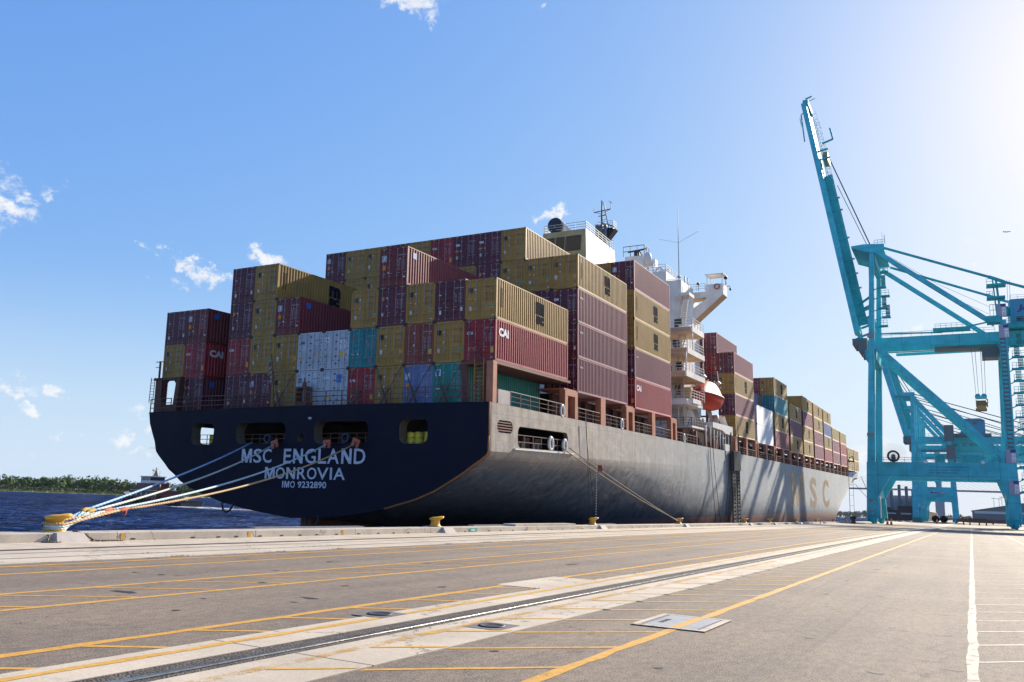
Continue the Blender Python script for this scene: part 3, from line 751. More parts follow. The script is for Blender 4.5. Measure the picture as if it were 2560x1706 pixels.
MK['cai'] = [(-.80, 1.98, .46, .22, S_white, 'CAI'), (-.86, .86, .12, .16, S_white, 'dot'), (-.50, .92, .16, .15, S_orange, 'tri'), (-.86, .45, .18, .26, S_grey), (.93, .74, .24, .40, S_yel), (.93, .22, .12, .06, S_white)] + idtext(S_white, 6)
MK['tex'] = [(-.74, 2.06, .48, .26, S_white, 'tex'), (-.36, 2.36, .12, .14, S_white, 'dot'), (-.84, 1.46, .32, .16, S_orange), (-.42, 1.46, .12, .12, S_white, 'dot'), (-.84, .86, .18, .3, S_white), (.9, .22, .16, .06, S_white), (.78, 1.0, .14, .07, S_orange)] + idtext(S_white, 7)
MK['tan'] = [(-.82, 2.02, .22, .28, S_orange), (-.46, 2.06, .10, .12, S_white), (-.46, 1.44, .13, .13, S_white, 'tri2'), (-.84, .86, .18, .26, S_white), (.93, .3, .1, .08, S_white)] + idtext(S_white, 8)
MK['rustm'] = [(-.82, 2.24, .34, .04, S_dim), (-.44, 2.22, .13, .17, S_white, 'dot'), (-.44, 1.38, .17, .17, S_white, 'tri'), (-.88, .78, .18, .28, S_grey), (.90, .85, .30, .36, S_yel), (.93, .24, .1, .08, S_white)] + idtext(S_white, 9)
MK['teal'] = [(-.82, 2.2, .34, .42, S_grey), (-.9, 1.0, .22, .06, S_white), (-.44, 1.02, .15, .17, S_white, 'tri'), (-.86, .45, .22, .3, S_grey), (.72, .45, .42, .42, S_grey), (.32, 1.30, .06, .06, S_white, 'dot')] + idtext(S_white, 10)
MK['green'] = [(-.80, 2.24, .42, .46, S_white), (-.80, 2.24, .30, .38, S_blue, 'par'), (-.36, 2.24, .1, .15, S_white, 'dot'), (-.80, 1.12, .30, .07, S_white), (-.42, 1.12, .12, .14, S_white), (.93, .28, .12, .08, S_white)] + idtext(S_white, 11)
MK['blue'] = [(-.86, 2.08, .40, .46, S_white), (-.86, 2.08, .34, .40, S_blue), (-.86, 2.08, .26, .34, S_white, 'par'), (.36, 2.2, .1, .15, S_white, 'dot'), (-.86, 1.42, .28, .34, S_orange), (-.86, .9, .18, .3, S_yel), (-.44, .98, .17, .17, S_white, 'tri2'), (.82, .6, .2, .1, S_white)] + idtext(S_white, 12)
def rhinge(): return [(x, z, .10, .09, S_black) for x in (-1.02, -.06, .06, 1.02) for z in (.4, .95, 1.5, 2.05, 2.55)] + [(x, .62, .30, .045, S_black) for x in (-.9, -.3, .3, .9)]
MK['rtex'] = rhinge() + [(-.78, 2.16, .48, .26, S_black, 'tex'), (-.84, .92, .26, .28, S_yel), (.42, 1.15, .18, .22, S_orange, 'tri'), (.86, 1.18, .24, .22, S_yel), (-.9, .62, .12, .22, S_grey)] + idtext(S_black, 13)
MK['rmark'] = rhinge() + [(-.86, 2.24, .42, .40, S_white), (-.86, 2.22, .26, .16, S_blue), (.5, 1.12, .34, .32, S_yel), (.95, 1.12, .2, .26, S_orange, 'tri'), (-.9, 1.0, .14, .3, S_grey), (.4, 1.8, .2, .7, S_white), (.84, 1.8, .24, .7, S_white)] + idtext(S_black, 14)
MK['rmsc'] = rhinge() + [(-.84, 2.26, .34, .18, S_black, 'm'), (-.84, 2.06, .34, .15, S_black, 'sc'), (.5, .9, .16, .2, S_yel, 'tri'), (.45, .5, .2, .3, S_yel)] + idtext(S_black, 15)
MK['rblue'] = rhinge() + [(-.1, 2.55, .12, .12, S_blue), (-.75, 2.28, .5, .12, S_white), (-.75, 2.12, .4, .05, S_blue), (-.88, 1.05, .16, .2, S_white, 'tri'), (-.5, .8, .26, .26, S_yel), (.4, 2.2, .5, .6, S_blue)] + idtext(S_black, 16)
BODY = {}; DOOR = {}; PROTO = {}
def side_letter(kind):
    mb = MB()
    mp = lambda u, v: (HW + .006, u, v)
    if kind == 'msc':
        text_on(mb, 'm', mp, 6.2, 7.7, 1.45, 2.45, .07); text_on(mb, 'sc', mp, 6.25, 7.65, .70, 1.38, .07)
        for y in (.6, .85): mb.quad((HW + .0065, y, .9), (HW + .0065, y + .06, .9), (HW + .0065, y + .06, 2.3), (HW + .0065, y, 2.3))
        return mb.mesh('side_lettering', S_side)
    if kind == 'cai': text_on(mb, 'CAI', mp, .45, 1.9, 1.75, 2.35, .05); return mb.mesh('side_lettering', S_white)
    if kind == 'sq':
        mb.quad((HW + .006, .7, 2.1), (HW + .006, 1.2, 2.1), (HW + .006, 1.2, 2.55), (HW + .006, .7, 2.55)); return mb.mesh('side_lettering', S_blue)
    if kind == 'wh':
        for i in range(4): mb.quad((HW + .006, .5 + i * .18, 2.05), (HW + .006, .6 + i * .18, 2.05), (HW + .006, .6 + i * .18, 2.2), (HW + .006, .5 + i * .18, 2.2))
        return mb.mesh('side_lettering', S_id)
    if kind == 'mscw':
        text_on(mb, 'm', mp, 6.2, 7.7, 1.45, 2.45, .07); text_on(mb, 'sc', mp, 6.25, 7.65, .70, 1.38, .07); return mb.mesh('side_lettering', S_white)
SIDE = {k: side_letter(k) for k in ('msc', 'cai', 'sq', 'wh', 'mscw')}
def obj_of(name, me, parent):
    o = bpy.data.objects.new(name, me); COL.objects.link(o); o.parent = parent; return o
def container(key, marks, side, name, label, group, loc, scale=(1, 1, 1), doors=True):
    pk = (key, marks, side, doors)
    reefer = key == 'white'
    if pk not in PROTO:
        t = thing('shipping_container', '', 'container')
        bk = (key, doors)
        if bk not in BODY: BODY[bk] = body_mesh(key, not reefer, reefer, not doors)
        obj_of('container_body', BODY[bk], t)
        if doors:
            for s in (-1, 1):
                dk = (key, marks, s)
                if dk not in DOOR: DOOR[dk] = door_mesh(key, s, MK[marks], reefer)
                d = obj_of('door', DOOR[dk], t)
                for x in ((-.86, -.34) if s < 0 else (.34, .86)): obj_of('locking_bar', BARS[x], d)
        if side: obj_of('side_lettering', SIDE[side], t)
        PROTO[pk] = t; o = t
    else: o = copy_tree(PROTO[pk])
    on_ship(o, loc, scale)
    return tag(o, label, 'container', group)
P = 2.464
ORD = ['first', 'second', 'third', 'fourth', 'fifth', 'sixth', 'seventh', 'eighth', 'ninth', 'tenth', 'eleventh', 'twelfth', 'thirteenth']
DESC = dict(msc_a='olive yellow container', msc_b='olive yellow container', msc_c='olive yellow container', plainw='purple brown container', logo='maroon container with blue logo', cai='crimson CAI container', tex='purple brown tex container',
            tan='purple container with tan square', rustm='rust red container', teal='teal container', green='sea green container', blue='slate blue container', rtex='white container marked tex', rmark='white container with blue label', rmsc='white container marked msc', rblue='pale white container')
# ---- bay A, right at the stern: column 0 is the starboard edge, 12 the port edge; tier 1 stands on deck
A = {12: {2: ('olive', 'msc_b'), 3: ('purple', 'plainw')}, 11: {1: ('purple', 'tan', 'sq'), 2: ('red', 'cai', 'cai'), 3: ('maroon', 'logo', 'sq')},
     9: {1: ('purple', 'plainw'), 2: ('red', 'cai'), 3: ('purple', 'tan'), 4: ('purple', 'plainw')}, 8: {1: ('purple', 'logo'), 2: ('olive', 'msc_b'), 3: ('olive', 'msc_a'), 4: ('olive', 'msc_a', 'msc')},
     7: {1: ('olive', 'msc_b'), 2: ('olive', 'msc_c'), 3: ('maroon', 'logo', 'sq')}, 6: {1: ('white', 'rmsc'), 2: ('white', 'rtex')}, 5: {1: ('white', 'rblue'), 2: ('white', 'rmark')},
     4: {1: ('red', 'cai'), 2: ('teal', 'teal'), 3: ('olive', 'msc_a')}, 3: {1: ('olive', 'msc_b'), 2: ('olive', 'msc_c'), 3: ('purple', 'tan'), 4: ('maroon', 'logo', 'sq')},
     2: {1: ('blue', 'blue'), 2: ('rust', 'rustm'), 3: ('olive', 'msc_a')}, 1: {1: ('green', 'green'), 2: ('olive', 'msc_b'), 3: ('purple', 'plainw', 'wh')}, 0: {2: ('red', 'cai', 'cai'), 3: ('olive', 'msc_a', 'msc')}}
GA = 'containers stacked in the sternmost row'
for c, tiers in A.items():
    for t, sp in tiers.items():
        z = 6.62 + 2.93 * (t - 1); sz = 1.0
        if c == 0: z = 9.53 + 2.865 * (t - 2); sz = .983
        if c >= 11: z = 6.68 + 2.86 * (t - 1); sz = .98
        left = 13 - c
        where = f'{ORD[left - 1]} column from left' if left <= 6 else f'{ORD[c]} column from right'
        lab = f'{DESC[sp[1]]}, sternmost row, {ORD[t - 1]} tier up, {where}'
        container(sp[0], sp[1], sp[2] if len(sp) > 2 else None, '', lab, GA, (-(c + .5) * P, 0, z), (1, 1, sz))
# ---- bay B, behind it
GB = 'containers stacked in the second row from the stern'
B = {0: {1: ('purple', 'tan', 'wh'), 2: ('purple', 'plainw', 'wh'), 3: ('purple', 'tex', 'wh'), 4: ('olive', 'msc_c', 'msc')}, 1: {3: ('purple', 'tan'), 4: ('olive', 'msc_a')}, 2: {4: ('olive', 'msc_b'), 5: ('olive', 'msc_b', None)},
     3: {4: ('purple', 'tan'), 5: ('purple', 'tex')}, 4: {4: ('olive', 'msc_c'), 5: ('purple', 'tex')}, 5: {5: ('red', 'cai')}, 6: {5: ('olive', 'msc_c')}, 7: {5: ('maroon', 'tan')},
     8: {4: ('olive', 'msc_c'), 5: ('olive', 'msc_c')}, 9: {4: ('olive', 'msc_b'), 5: ('olive', 'msc_b')}, 10: {4: ('maroon', 'plainw'), 5: ('purple', 'logo')}}
for c, tiers in B.items():
    for t, sp in tiers.items():
        z = 8.75 + 2.943 * (t - 1)
        where = f'{ORD[c]} column from right' if c < 8 else f'{ORD[10 - c]} column from left'
        container(sp[0], sp[1], sp[2] if len(sp) > 2 else None, '', f'{DESC[sp[1]]}, second row, {ORD[5 - t]} tier from top, {where}'.replace('first tier from top', 'topmost tier'), GB, (-(c + .5) * P, 14.23, z), (1, 1, 1.003))
# ---- bay C, just aft of the bridge tower
GC = 'containers stacked in the row just aft of the bridge'
Cc = {0: [('red', 'cai', 'cai'), ('purple', 'plainw', 'wh'), ('olive', 'msc_a', 'msc'), ('olive', 'msc_b', 'msc'), ('purple', 'logo', None)], 1: [None, None, None, None, ('olive', 'msc_c', None)]}
for c, col in Cc.items():
    for t, sp in enumerate(col):
        if sp: container(sp[0], sp[1], sp[2], '', f'{DESC[sp[1]]} just aft of the white bridge tower, ' + ('topmost, ' if t == 4 else f'{ORD[t]} tier up, ') + ('starboard edge' if c == 0 else 'inboard column'), GC, (-(c + .5) * P, 28.65, 8.60 + 2.978 * t), (1, 1, 1.015))
# ---- bays forward of the bridge; colours from the bottom up
PAST = dict(olive=('msc_b', 'msc'), purple=('plainw', None), maroon=('tan', None), white=('rmark', None), teal=('teal', None), red=('cai', None), navy=('blue', None), rust=('rustm', None), blue=('blue', None))
CN = dict(olive='olive yellow', purple='mauve purple', maroon='maroon', white='white reefer', teal='teal', red='crimson', navy='deep blue', rust='rust red', blue='slate blue')
BAYS = [('D', 73.1, 86.8, 8.2, 20.5, ['olive', 'purple', 'olive', 'purple']), ('E', 88.8, 103.0, 7.95, 14.1, ['white', 'white']), ('F', 105.4, 119.6, 7.75, 20.45, ['maroon', 'olive', 'teal', 'olive']),
        ('G', 122.1, 137.2, 7.6, 17.2, ['olive', 'purple', 'olive']), ('H', 139.7, 154.2, 7.4, 20.35, ['olive', 'olive', 'purple', 'olive']), ('I', 156.8, 172.5, 7.2, 20.3, ['purple', 'purple', 'olive', 'olive']),
        ('J', 175.0, 190.7, 7.0, 20.25, ['red', 'olive', 'navy', 'olive']), ('K', 192.7, 209.5, 6.8, 16.7, ['purple', 'purple', 'olive']), ('L', 212.3, 229.1, 6.65, 16.6, ['maroon', 'red', 'olive']),
        ('M', 231.6, 250.4, 5.75, 12.8, ['olive', 'olive']), ('N', 252.3, 269.1, 5.6, 12.75, ['olive', 'olive'])]
EXTRA = {'D': [(1, 4, 'purple'), (1, 3, 'red'), (1, 2, 'purple'), (2, 4, 'purple'), (2, 3, 'maroon')], 'F': [(1, 3, 'maroon'), (1, 2, 'olive')], 'E': [(1, 2, 'blue')], 'H': [(1, 3, 'olive')]}
GF = 'containers stacked forward of the bridge'
for bi, (nm, y0, y1, z0, z1, cols) in enumerate(BAYS):
    n = len(cols); dz = (z1 - z0) / n
    sc = (1, (y1 - y0) / L, dz / H * .992)
    doors = nm in 'DF'
    items = [(0, t, k) for t, k in enumerate(cols)] + EXTRA.get(nm, [])
    for c, t, k in items:
        row = ('the row beside the orange lifeboat', 'the low white row', 'the row topped olive over teal', 'the fourth row ahead of the bridge', 'the fifth row ahead of the bridge', 'the sixth row ahead of the bridge', 'the seventh row ahead of the bridge', 'the fourth row from the bow', 'the third row from the bow', 'the second row from the bow', 'the row nearest the bow')[bi]
        lab = f'{CN[k]} container in {row}, {"topmost tier" if (c == 0 and t == n - 1) else ORD[t] + " tier up"}' + ('' if c == 0 else f', {("starboard", "second", "third")[c]} column')
        mk, sd = PAST[k]
        container(k, mk if doors else None, sd if (c == 0 and nm in 'DFGHIJ') else None, '', lab, GF, (-(c + .5) * P, y0, z0 + dz * t), sc, doors)
# ------------------------------------------------------------------ the ship
def hull_mat():
    m, n, p = new_mat('hull_navy_paint')
    tcn = n.n('ShaderNodeTexCoord').outputs['Object']
    sx = n.n('ShaderNodeSeparateXYZ', {0: tcn})
    st = n.noise(n.vmap(tcn, (1.1, 1.1, 0.10)), 1.0, 7, 0.66).outputs['Fac']
    st2 = n.noise(n.vmap(tcn, (3.6, 3.6, 0.22), (5, 3, 1)), 1.0, 5, 0.7).outputs['Fac']
    big = n.noise(tcn, 0.16, 6, 0.62).outputs['Fac']; mid = n.noise(tcn, 1.1, 7, 0.7).outputs['Fac']
    stern = n.ramp(sx.outputs[1], -0.9, -0.4)          # transom darkened as shaded; sides chalked, with sunlit paleness in their colour
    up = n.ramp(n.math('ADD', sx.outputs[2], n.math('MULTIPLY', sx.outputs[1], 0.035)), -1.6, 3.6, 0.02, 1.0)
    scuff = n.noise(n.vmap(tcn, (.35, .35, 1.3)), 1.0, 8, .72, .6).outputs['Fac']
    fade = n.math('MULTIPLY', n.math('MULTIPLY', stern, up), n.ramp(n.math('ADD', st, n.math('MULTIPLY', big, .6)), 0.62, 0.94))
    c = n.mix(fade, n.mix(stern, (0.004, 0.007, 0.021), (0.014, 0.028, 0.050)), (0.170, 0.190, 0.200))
    c = n.mix(n.math('MULTIPLY', stern, n.math('MULTIPLY', n.ramp(st2, 0.48, 0.72), n.math('MULTIPLY', up, n.ramp(sx.outputs[1], 20, 90, 0.85, 0.35)))), c, (0.26, 0.205, 0.145))
    c = n.mix(n.math('MULTIPLY', stern, n.math('MULTIPLY', n.ramp(mid, 0.54, 0.70), 0.65)), c, (0.035, 0.045, 0.065))
    c = n.mix(n.math('MULTIPLY', n.math('MULTIPLY', stern, up), n.math('MULTIPLY', n.ramp(scuff, 0.53, 0.60), 0.92)), c, (0.022, 0.040, 0.068))
    c = n.mix(n.math('MULTIPLY', n.math('MULTIPLY', stern, up), n.math('MULTIPLY', n.ramp(scuff, 0.46, 0.38), 0.75)), c, (0.40, 0.34, 0.26))
    rr_ = n.noise(n.vmap(tcn, (2.2, 2.2, 0.16), (9, 1, 4)), 1.0, 6, .75).outputs['Fac']
    c = n.mix(n.math('MULTIPLY', stern, n.ramp(rr_, 0.58, 0.68, 0, 0.85)), c, (0.17, 0.075, 0.03))
    pat = n.noise(n.vmap(tcn, (.22, .22, .13), (3, 8, 2)), 1.0, 5, .6, .8).outputs['Fac']
    c = n.mix(n.math('MULTIPLY', n.math('MULTIPLY', stern, up), n.ramp(pat, .46, .60, 0, .62)), c, (0.055, 0.085, 0.120))
    st3 = n.noise(n.vmap(tcn, (1.5, 5.5, 0.10), (2, 2, 7)), 1.0, 6, .78).outputs['Fac']
    c = n.mix(n.math('MULTIPLY', n.math('MULTIPLY', stern, up), n.ramp(st3, .54, .64, 0, .55)), c, (0.45, 0.42, 0.37))
    c = n.mix(n.math('MULTIPLY', stern, n.ramp(st3, .42, .34, 0, .60)), c, (0.03, 0.032, 0.04))
    rustz = n.math('MULTIPLY', n.ramp(sx.outputs[2], 3.0, 6.6), n.ramp(st2, 0.42, 0.66))
    c = n.mix(n.math('MULTIPLY', stern, n.math('MULTIPLY', rustz, 0.55)), c, (0.20, 0.095, 0.045))
    tanz = n.math('MULTIPLY', n.math('MULTIPLY', stern, n.ramp(sx.outputs[2], 1.6, 3.9)), n.ramp(sx.outputs[1], 70, 10))
    c = n.mix(n.math('MULTIPLY', tanz, n.ramp(n.math('ADD', n.math('MULTIPLY', st2, .5), n.math('MULTIPLY', scuff, .5)), .40, .56, .35, .92)), c, n.mix(n.ramp(mid, .35, .65), (0.27, 0.195, 0.13), (0.37, 0.295, 0.22)))
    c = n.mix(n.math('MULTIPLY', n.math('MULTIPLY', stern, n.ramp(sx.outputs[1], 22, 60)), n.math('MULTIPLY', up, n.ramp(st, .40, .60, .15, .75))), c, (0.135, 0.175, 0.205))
    # plate seams
    for ax, off, pit, w in ((1, 0.0, 14.1, .0022), (2, 3.35, 3.1, .006)):
        fr = n.math('FRACT', n.math('DIVIDE', n.math('ADD', sx.outputs[ax], off), pit))
        c = n.mix(n.math('MULTIPLY', stern, n.ramp(n.math('ABSOLUTE', n.math('SUBTRACT', fr, 0.5)), .5 - w, .5 - w * .4, 0, .6)), c, (0.03, 0.03, 0.035))
    # red boot topping below a painted line that follows the trim
    bz = n.math('ADD', sx.outputs[2], n.math('MULTIPLY', sx.outputs[1], 0.0222))
    bt = n.math('MULTIPLY', n.ramp(bz, -1.42, -1.36, 1.0, 0.0), n.ramp(sx.outputs[1], 20, 60))
    red = n.mix(n.ramp(mid, .35, .7), (0.17, 0.052, 0.038), (0.20, 0.11, 0.085))
    c = n.mix(bt, c, red)
    wav = n.noise(n.vmap(tcn, (1, .45, .75)), 0.9, 3, 0.5).outputs['Fac']
    bmp = n.n('ShaderNodeBump', {'Strength': 0.35, 'Distance': 0.12, 'Height': wav})
    setp(n, p, color=c, rough=n.ramp(mid, .3, .7, 0.38, 0.54), spec=n.math('ADD', 0.10, n.math('MULTIPLY', n.math('MULTIPLY', stern, up), 0.45)), normal=bmp.outputs[0])
    n.t.links.new(n.math('MULTIPLY', n.math('MULTIPLY', stern, up), 0.25), p.inputs['Sheen Weight']); p.inputs['Sheen Roughness'].default_value = 0.4
    return m
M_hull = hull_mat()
M_brown = paint('deck_red_brown', (0.105, 0.032, 0.022), 0.6, 0.35, 0.4, (0.03, 0.015, 0.012), 1.5, rust=0.35, var=0)
M_orange = paint('stanchion_orange', (0.42, 0.150, 0.075), 0.5, 0.3, 0.35, (0.12, 0.04, 0.02), 2.0, rust=0.25, var=0)
M_swhite = paint('superstructure_white', (0.72, 0.69, 0.63), 0.5, 0.12, 0.35, (0.34, 0.22, 0.13), 0.8, rust=0.08, var=0)
M_cream = paint('funnel_cream', (0.52, 0.36, 0.14), 0.5, 0.15, 0.4, (0.16, 0.09, 0.03), 0.8, rust=0.05, var=0)
M_rail = plain('rail_white', (.60, .58, .55), .5)
M_railr = plain('rail_rusty', (.13, .06, .045), .65)
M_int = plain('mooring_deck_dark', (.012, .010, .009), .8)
M_letter = plain('hull_letter_white', (.55, .58, .66), .5)
M_rimrust = paint('rust_orange_rim', (0.36, 0.13, 0.03), .7, .35, .3, (.1, .04, .02), 2.0, rust=0.4, var=0)
ship = thing('container_ship', 'long dark blue container ship moored with its stern nearest, loaded with containers', 'container ship')
on_ship(ship)
YB0, YB1 = -1.0, 300.0
XS, XP = 0.15, -32.25
def deck_z(y): return 6.65 - 0.0127 * y
def sm(x, a, b):
    t = max(0.0, min(1.0, (x - a) / (b - a))); return t * t * (3 - 2 * t)
ZK = 3.45
TS_ = [(0.0, 3.45), (.10, 3.2), (.55, 2.85), (1.05, 2.55), (1.70, 2.1), (2.45, 1.65), (3.25, 1.2), (4.1, .75), (5.5, .2), (8.0, -.48), (10.5, -.92), (13, -1.2), (16.2, -1.36)]
TP_ = [(1.45, 3.45), (1.75, 3.15), (2.1, 2.85), (2.6, 2.45), (3.1, 2.0), (3.8, 1.6), (4.5, 1.1), (5.6, .63), (7.0, .15), (9.2, -.42), (11.5, -.82), (13.6, -1.1), (16.2, -1.36)]
KN = len(TS_)
def midsec(k, y):
    zb = -13.5 - 0.036 * max(0, y); h = ZK - zb; t = k / (KN - 1)
    if t < .75: return (0.0, ZK - h * .93 * t / .75)
    u = (t - .75) / .25
    return (16.2 * u ** 1.2, zb + h * .07 * (1 - u) ** 2)
def section(y, table, side):
    w = sm(y, -4.0, 98) ** 1.0 if y > -1 else 0.0
    pts = []
    zd = deck_z(y)
    for k in range(KN):
        a = table[k]; b = midsec(k, y)
        wk = w
        drop = 0.0 if y < 0 else -0.045 * y * (k / (KN - 1)) * (1 - w)
        o = a[0] * (1 - wk) + b[0] * wk; z = a[1] * (1 - wk) + b[1] * wk + drop
        hb = 16.2 - o
        # fore body: narrows towards the stem, sooner low down than at deck level
        rel = max(0.0, min(1.0, (ZK - z) / 12.0))
        full = 250 - 78 * rel ** .75; end = 299 - 24 * rel
        if y > full:
            q = min(1.0, (y - full) / (end - full)); hb *= max(0.0, 1 - q ** (2.4 - .6 * rel))
        pts.append((-16.05 + side * hb, y, z))
    q = 0.0 if y < 252 else min(1.0, (y - 252) / (300.5 - 252))
    top = 16.2 * (1 - q ** 2.6)
    return (-16.05 + side * top, y, zd), pts
ST = [-1, 0.2, 1.5, 3.2, 6, 9, 12, 16, 20, 25, 30, 36, 44, 54, 66, 90, 120, 150, 166, 178, 186, 194, 202, 210, 218, 226, 234, 242, 250, 256, 262, 268, 274, 280, 286, 291, 296, 299]
hull = MB(); hull.smooth = True
for side, table in ((1, TS_), (-1, TP_)):
    hull.grid([section(y, table, side)[1] for y in ST])
hull.smooth = False
# upper strip of each side: flat plate with the mooring openings cut into it
op_side = rrect(3.2, 11.9, 3.82, 5.30, .45)
vent = rrect(.15, 2.40, 4.72, 5.55, .40)
lips = []
for side in (1, -1):
    x = XS if side > 0 else XP
    if side < 0:                                       # port side: flared, with its own mooring opening left open
        TPU = [(0.10, 1.0), (.30, .72), (.60, .52), (1.05, .25), (1.60, 0.0)]
        ys = [-1, 0.2, 1.5, 3.2, 6, 9, 12, 16, 20, 30, 44, 66, 90, 120, 150, 200, 249]
        def prow(y):
            w = sm(y, -4, 98) if y > -1 else 0; zt = deck_z(y)
            return [(XP + .15 + o * (1 - w), y, ZK + (zt - ZK) * f) for o, f in TPU]
        for a, b in zip(ys, ys[1:]):
            ra_, rb__ = prow(a), prow(b)
            for k in range(4):
                if 3.1 < a < 11.9 and k in (1, 2): continue
                hull.quad(ra_[k], ra_[k + 1], rb__[k + 1], rb__[k])
        rows = [[section(y, TP_, -1)[0], section(y, TP_, -1)[1][0]] for y in ST if y >= 249]
        hull.grid(rows); continue
    outer = [(-1, ZK), (40, ZK), (150, ZK), (249, ZK), (249, deck_z(249)), (150, deck_z(150)), (40, deck_z(40)), (-1, deck_z(-1))]
    holes = [op_side, vent] if side > 0 else [op_side]
    hull.plate(outer, [h[::-1] for h in holes], lambda u, v, d: (x - side * d, u, v), 0.0, None)
    rows = [[section(y, TS_, side)[0], section(y, TS_, side)[1][0]] for y in ST if y >= 249 or y == 242][0:]
    rows = [[(x, 249, deck_z(249)), (x, 249, ZK)]] + [r for r in rows if r[0][1] > 249.5]
    hull.grid(rows)
    for h in holes:                                    # lips of the openings
        k = len(h); lips.append(([(x, a, b) for a, b in h] + [(x - side * .35, a, b) for a, b in h], k))
# transom plate with its openings
tr_open = [rrect(-26.85, -24.45, 3.95, 5.62, .5), rrect(-22.05, -17.1, 4.0, 5.60, .6), rrect(-14.35, -9.5, 3.95, 5.60, .6), rrect(-6.85, -4.55, 3.95, 5.62, .5), circ(-15.6, 4.42, .30)]
outer = [(XP + .25, 6.65), (XP + .45, 5.75), (XP + .75, 5.1), (XP + 1.2, 4.25)] + [(-32.25 + o, z) for o, z in TP_] + [(0.15 - o, z) for o, z in TS_[::-1]][1:] + [(XS, 4.5), (XS, 6.65)]
outer += [(XS - 8, 6.75), (-16, 6.80), (XP + 8, 6.75)]
hull.plate(outer, [h[::-1] for h in tr_open], lambda u, v, d: (u, -1 + d, v), 0.0, None)
for h in tr_open:
    k = len(h); lips.append(([(a, -1, b) for a, b in h] + [(a, -.1, b) for a, b in h], k))
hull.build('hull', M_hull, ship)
dk = MB()                                              # main deck
dk.grid([[(section(y, TS_, 1)[0][0] - .02, y, deck_z(y) - .12), (section(y, TP_, -1)[0][0] + .02, y, deck_z(y) - .12)] for y in ST])
dk.build('main_deck', M_brown, ship)
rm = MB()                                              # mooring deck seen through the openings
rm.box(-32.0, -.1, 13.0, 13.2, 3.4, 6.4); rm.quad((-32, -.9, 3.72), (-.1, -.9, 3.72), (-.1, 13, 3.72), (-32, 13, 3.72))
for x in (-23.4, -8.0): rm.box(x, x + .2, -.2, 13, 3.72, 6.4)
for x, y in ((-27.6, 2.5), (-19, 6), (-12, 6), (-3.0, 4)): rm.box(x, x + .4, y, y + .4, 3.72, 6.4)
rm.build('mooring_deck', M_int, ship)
each('opening_lip', plain('stained_cream', (.13, .105, .075), .7), ship, [lambda mb, v=v, k=k: mb.add(v, [(i, (i + 1) % k, k + (i + 1) % k, k + i) for i in range(k)]) for v, k in lips])
each('roller_fairlead', M_dark, ship, [lambda mb, x=x: mb.box(x - .28, x + .28, -.98, -.3, 3.80, 4.06) for x in (-20.3, -18.0, -12.9, -10.4)])
each('panama_fairlead', plain('fairlead_navy', (.02, .03, .06), .6), ship, [lambda mb, x=x: mb.plate(circ(x, 4.42, .36), [circ(x, 4.42, .23)[::-1]], lambda u, v, d: (u, d, v), -.55, -.25) for x in (-19.3, -11.9)])
each('opening_railing', M_railr, ship, [lambda mb, x0=x0, x1=x1: mb.rail([(x0, -.15, 3.72), (x1, -.15, 3.72)], 1.05, .022, 3, .8) for x0, x1 in ((-22.0, -17.15), (-14.3, -9.55), (-26.8, -24.5), (-6.8, -4.6))])
# sill ledge, vent slats and interior of the side opening
lg = MB(); lg.box(XS, XS + .14, 2.6, 12.9, 3.66, 3.76); lg.build('opening_ledge', M_swhite, ship)
vs = MB()
for z in (4.88, 5.06, 5.24, 5.42): vs.box(XS - .22, XS - .02, .2, 2.36, z - .05, z + .03)
vs.build('vent_slats', paint('vent_brown', (.16, .065, .05), .6, .3, .3, var=0), ship)
vb = MB(); vb.box(XS - .4, XS - .34, .05, 2.5, 4.6, 5.65); vb.build('vent_back', M_int, ship)
so = MB(); so.rail([(XS - .25, 3.3, 3.78), (XS - .25, 11.8, 3.78)], .95, .026, 2, 1.4); so.build('side_opening_railing', M_railr, ship)
each('bitt', paint('bitt_grey', (.35, .32, .29), .5, .3, .2, var=0), ship, [lambda mb, y=y: mb.lathe([(0, 3.75), (.17, 3.75), (.12, 3.85), (.11, 4.15), (.18, 4.22), (.18, 4.28), (0, 4.28)], (XS - .75, y, 0), 10) for y in (4.7, 5.35, 7.3, 7.9, 10.2, 10.8)])
def ring(mb, y, z, r, t=.12, sx=1.0):
    mb.smooth = True; mb.tube([(XS - .08, y + r * sx * cos(a), z + r * 1.35 * sin(a)) for a in [2 * pi * i / 16 for i in range(17)]], t, 6, cap=False); mb.smooth = False
each('panama_fairlead', M_rail, ship, [lambda mb: ring(mb, 8.85, 4.35, .34), lambda mb: ring(mb, 11.45, 4.30, .33)])
each('winch', M_brown, ship, [lambda mb, y=y: mb.box(XS - 1.6, XS - 1.2, y, y + 1.1, 3.75, 4.7) for y in (4.3, 6.4, 8.4)])
# rusty bar along the transom's lower edge
rb = MB(); rb.smooth = True
rb.tube([(0.18 - o, -1.03, z) for o, z in [(-.02, 4.45), (.0, 3.9)] + TS_[:10]], [.06] * 3 + [.07] * 9, 8)
rb.build('rusty_edge_bar', M_rimrust, ship)
sb = MB(); sb.tube([(XS + .03, -1.0, 6.65), (XS + .04, -1.0, 4.4)], .05, 6); sb.build('corner_bar', M_rimrust, ship)
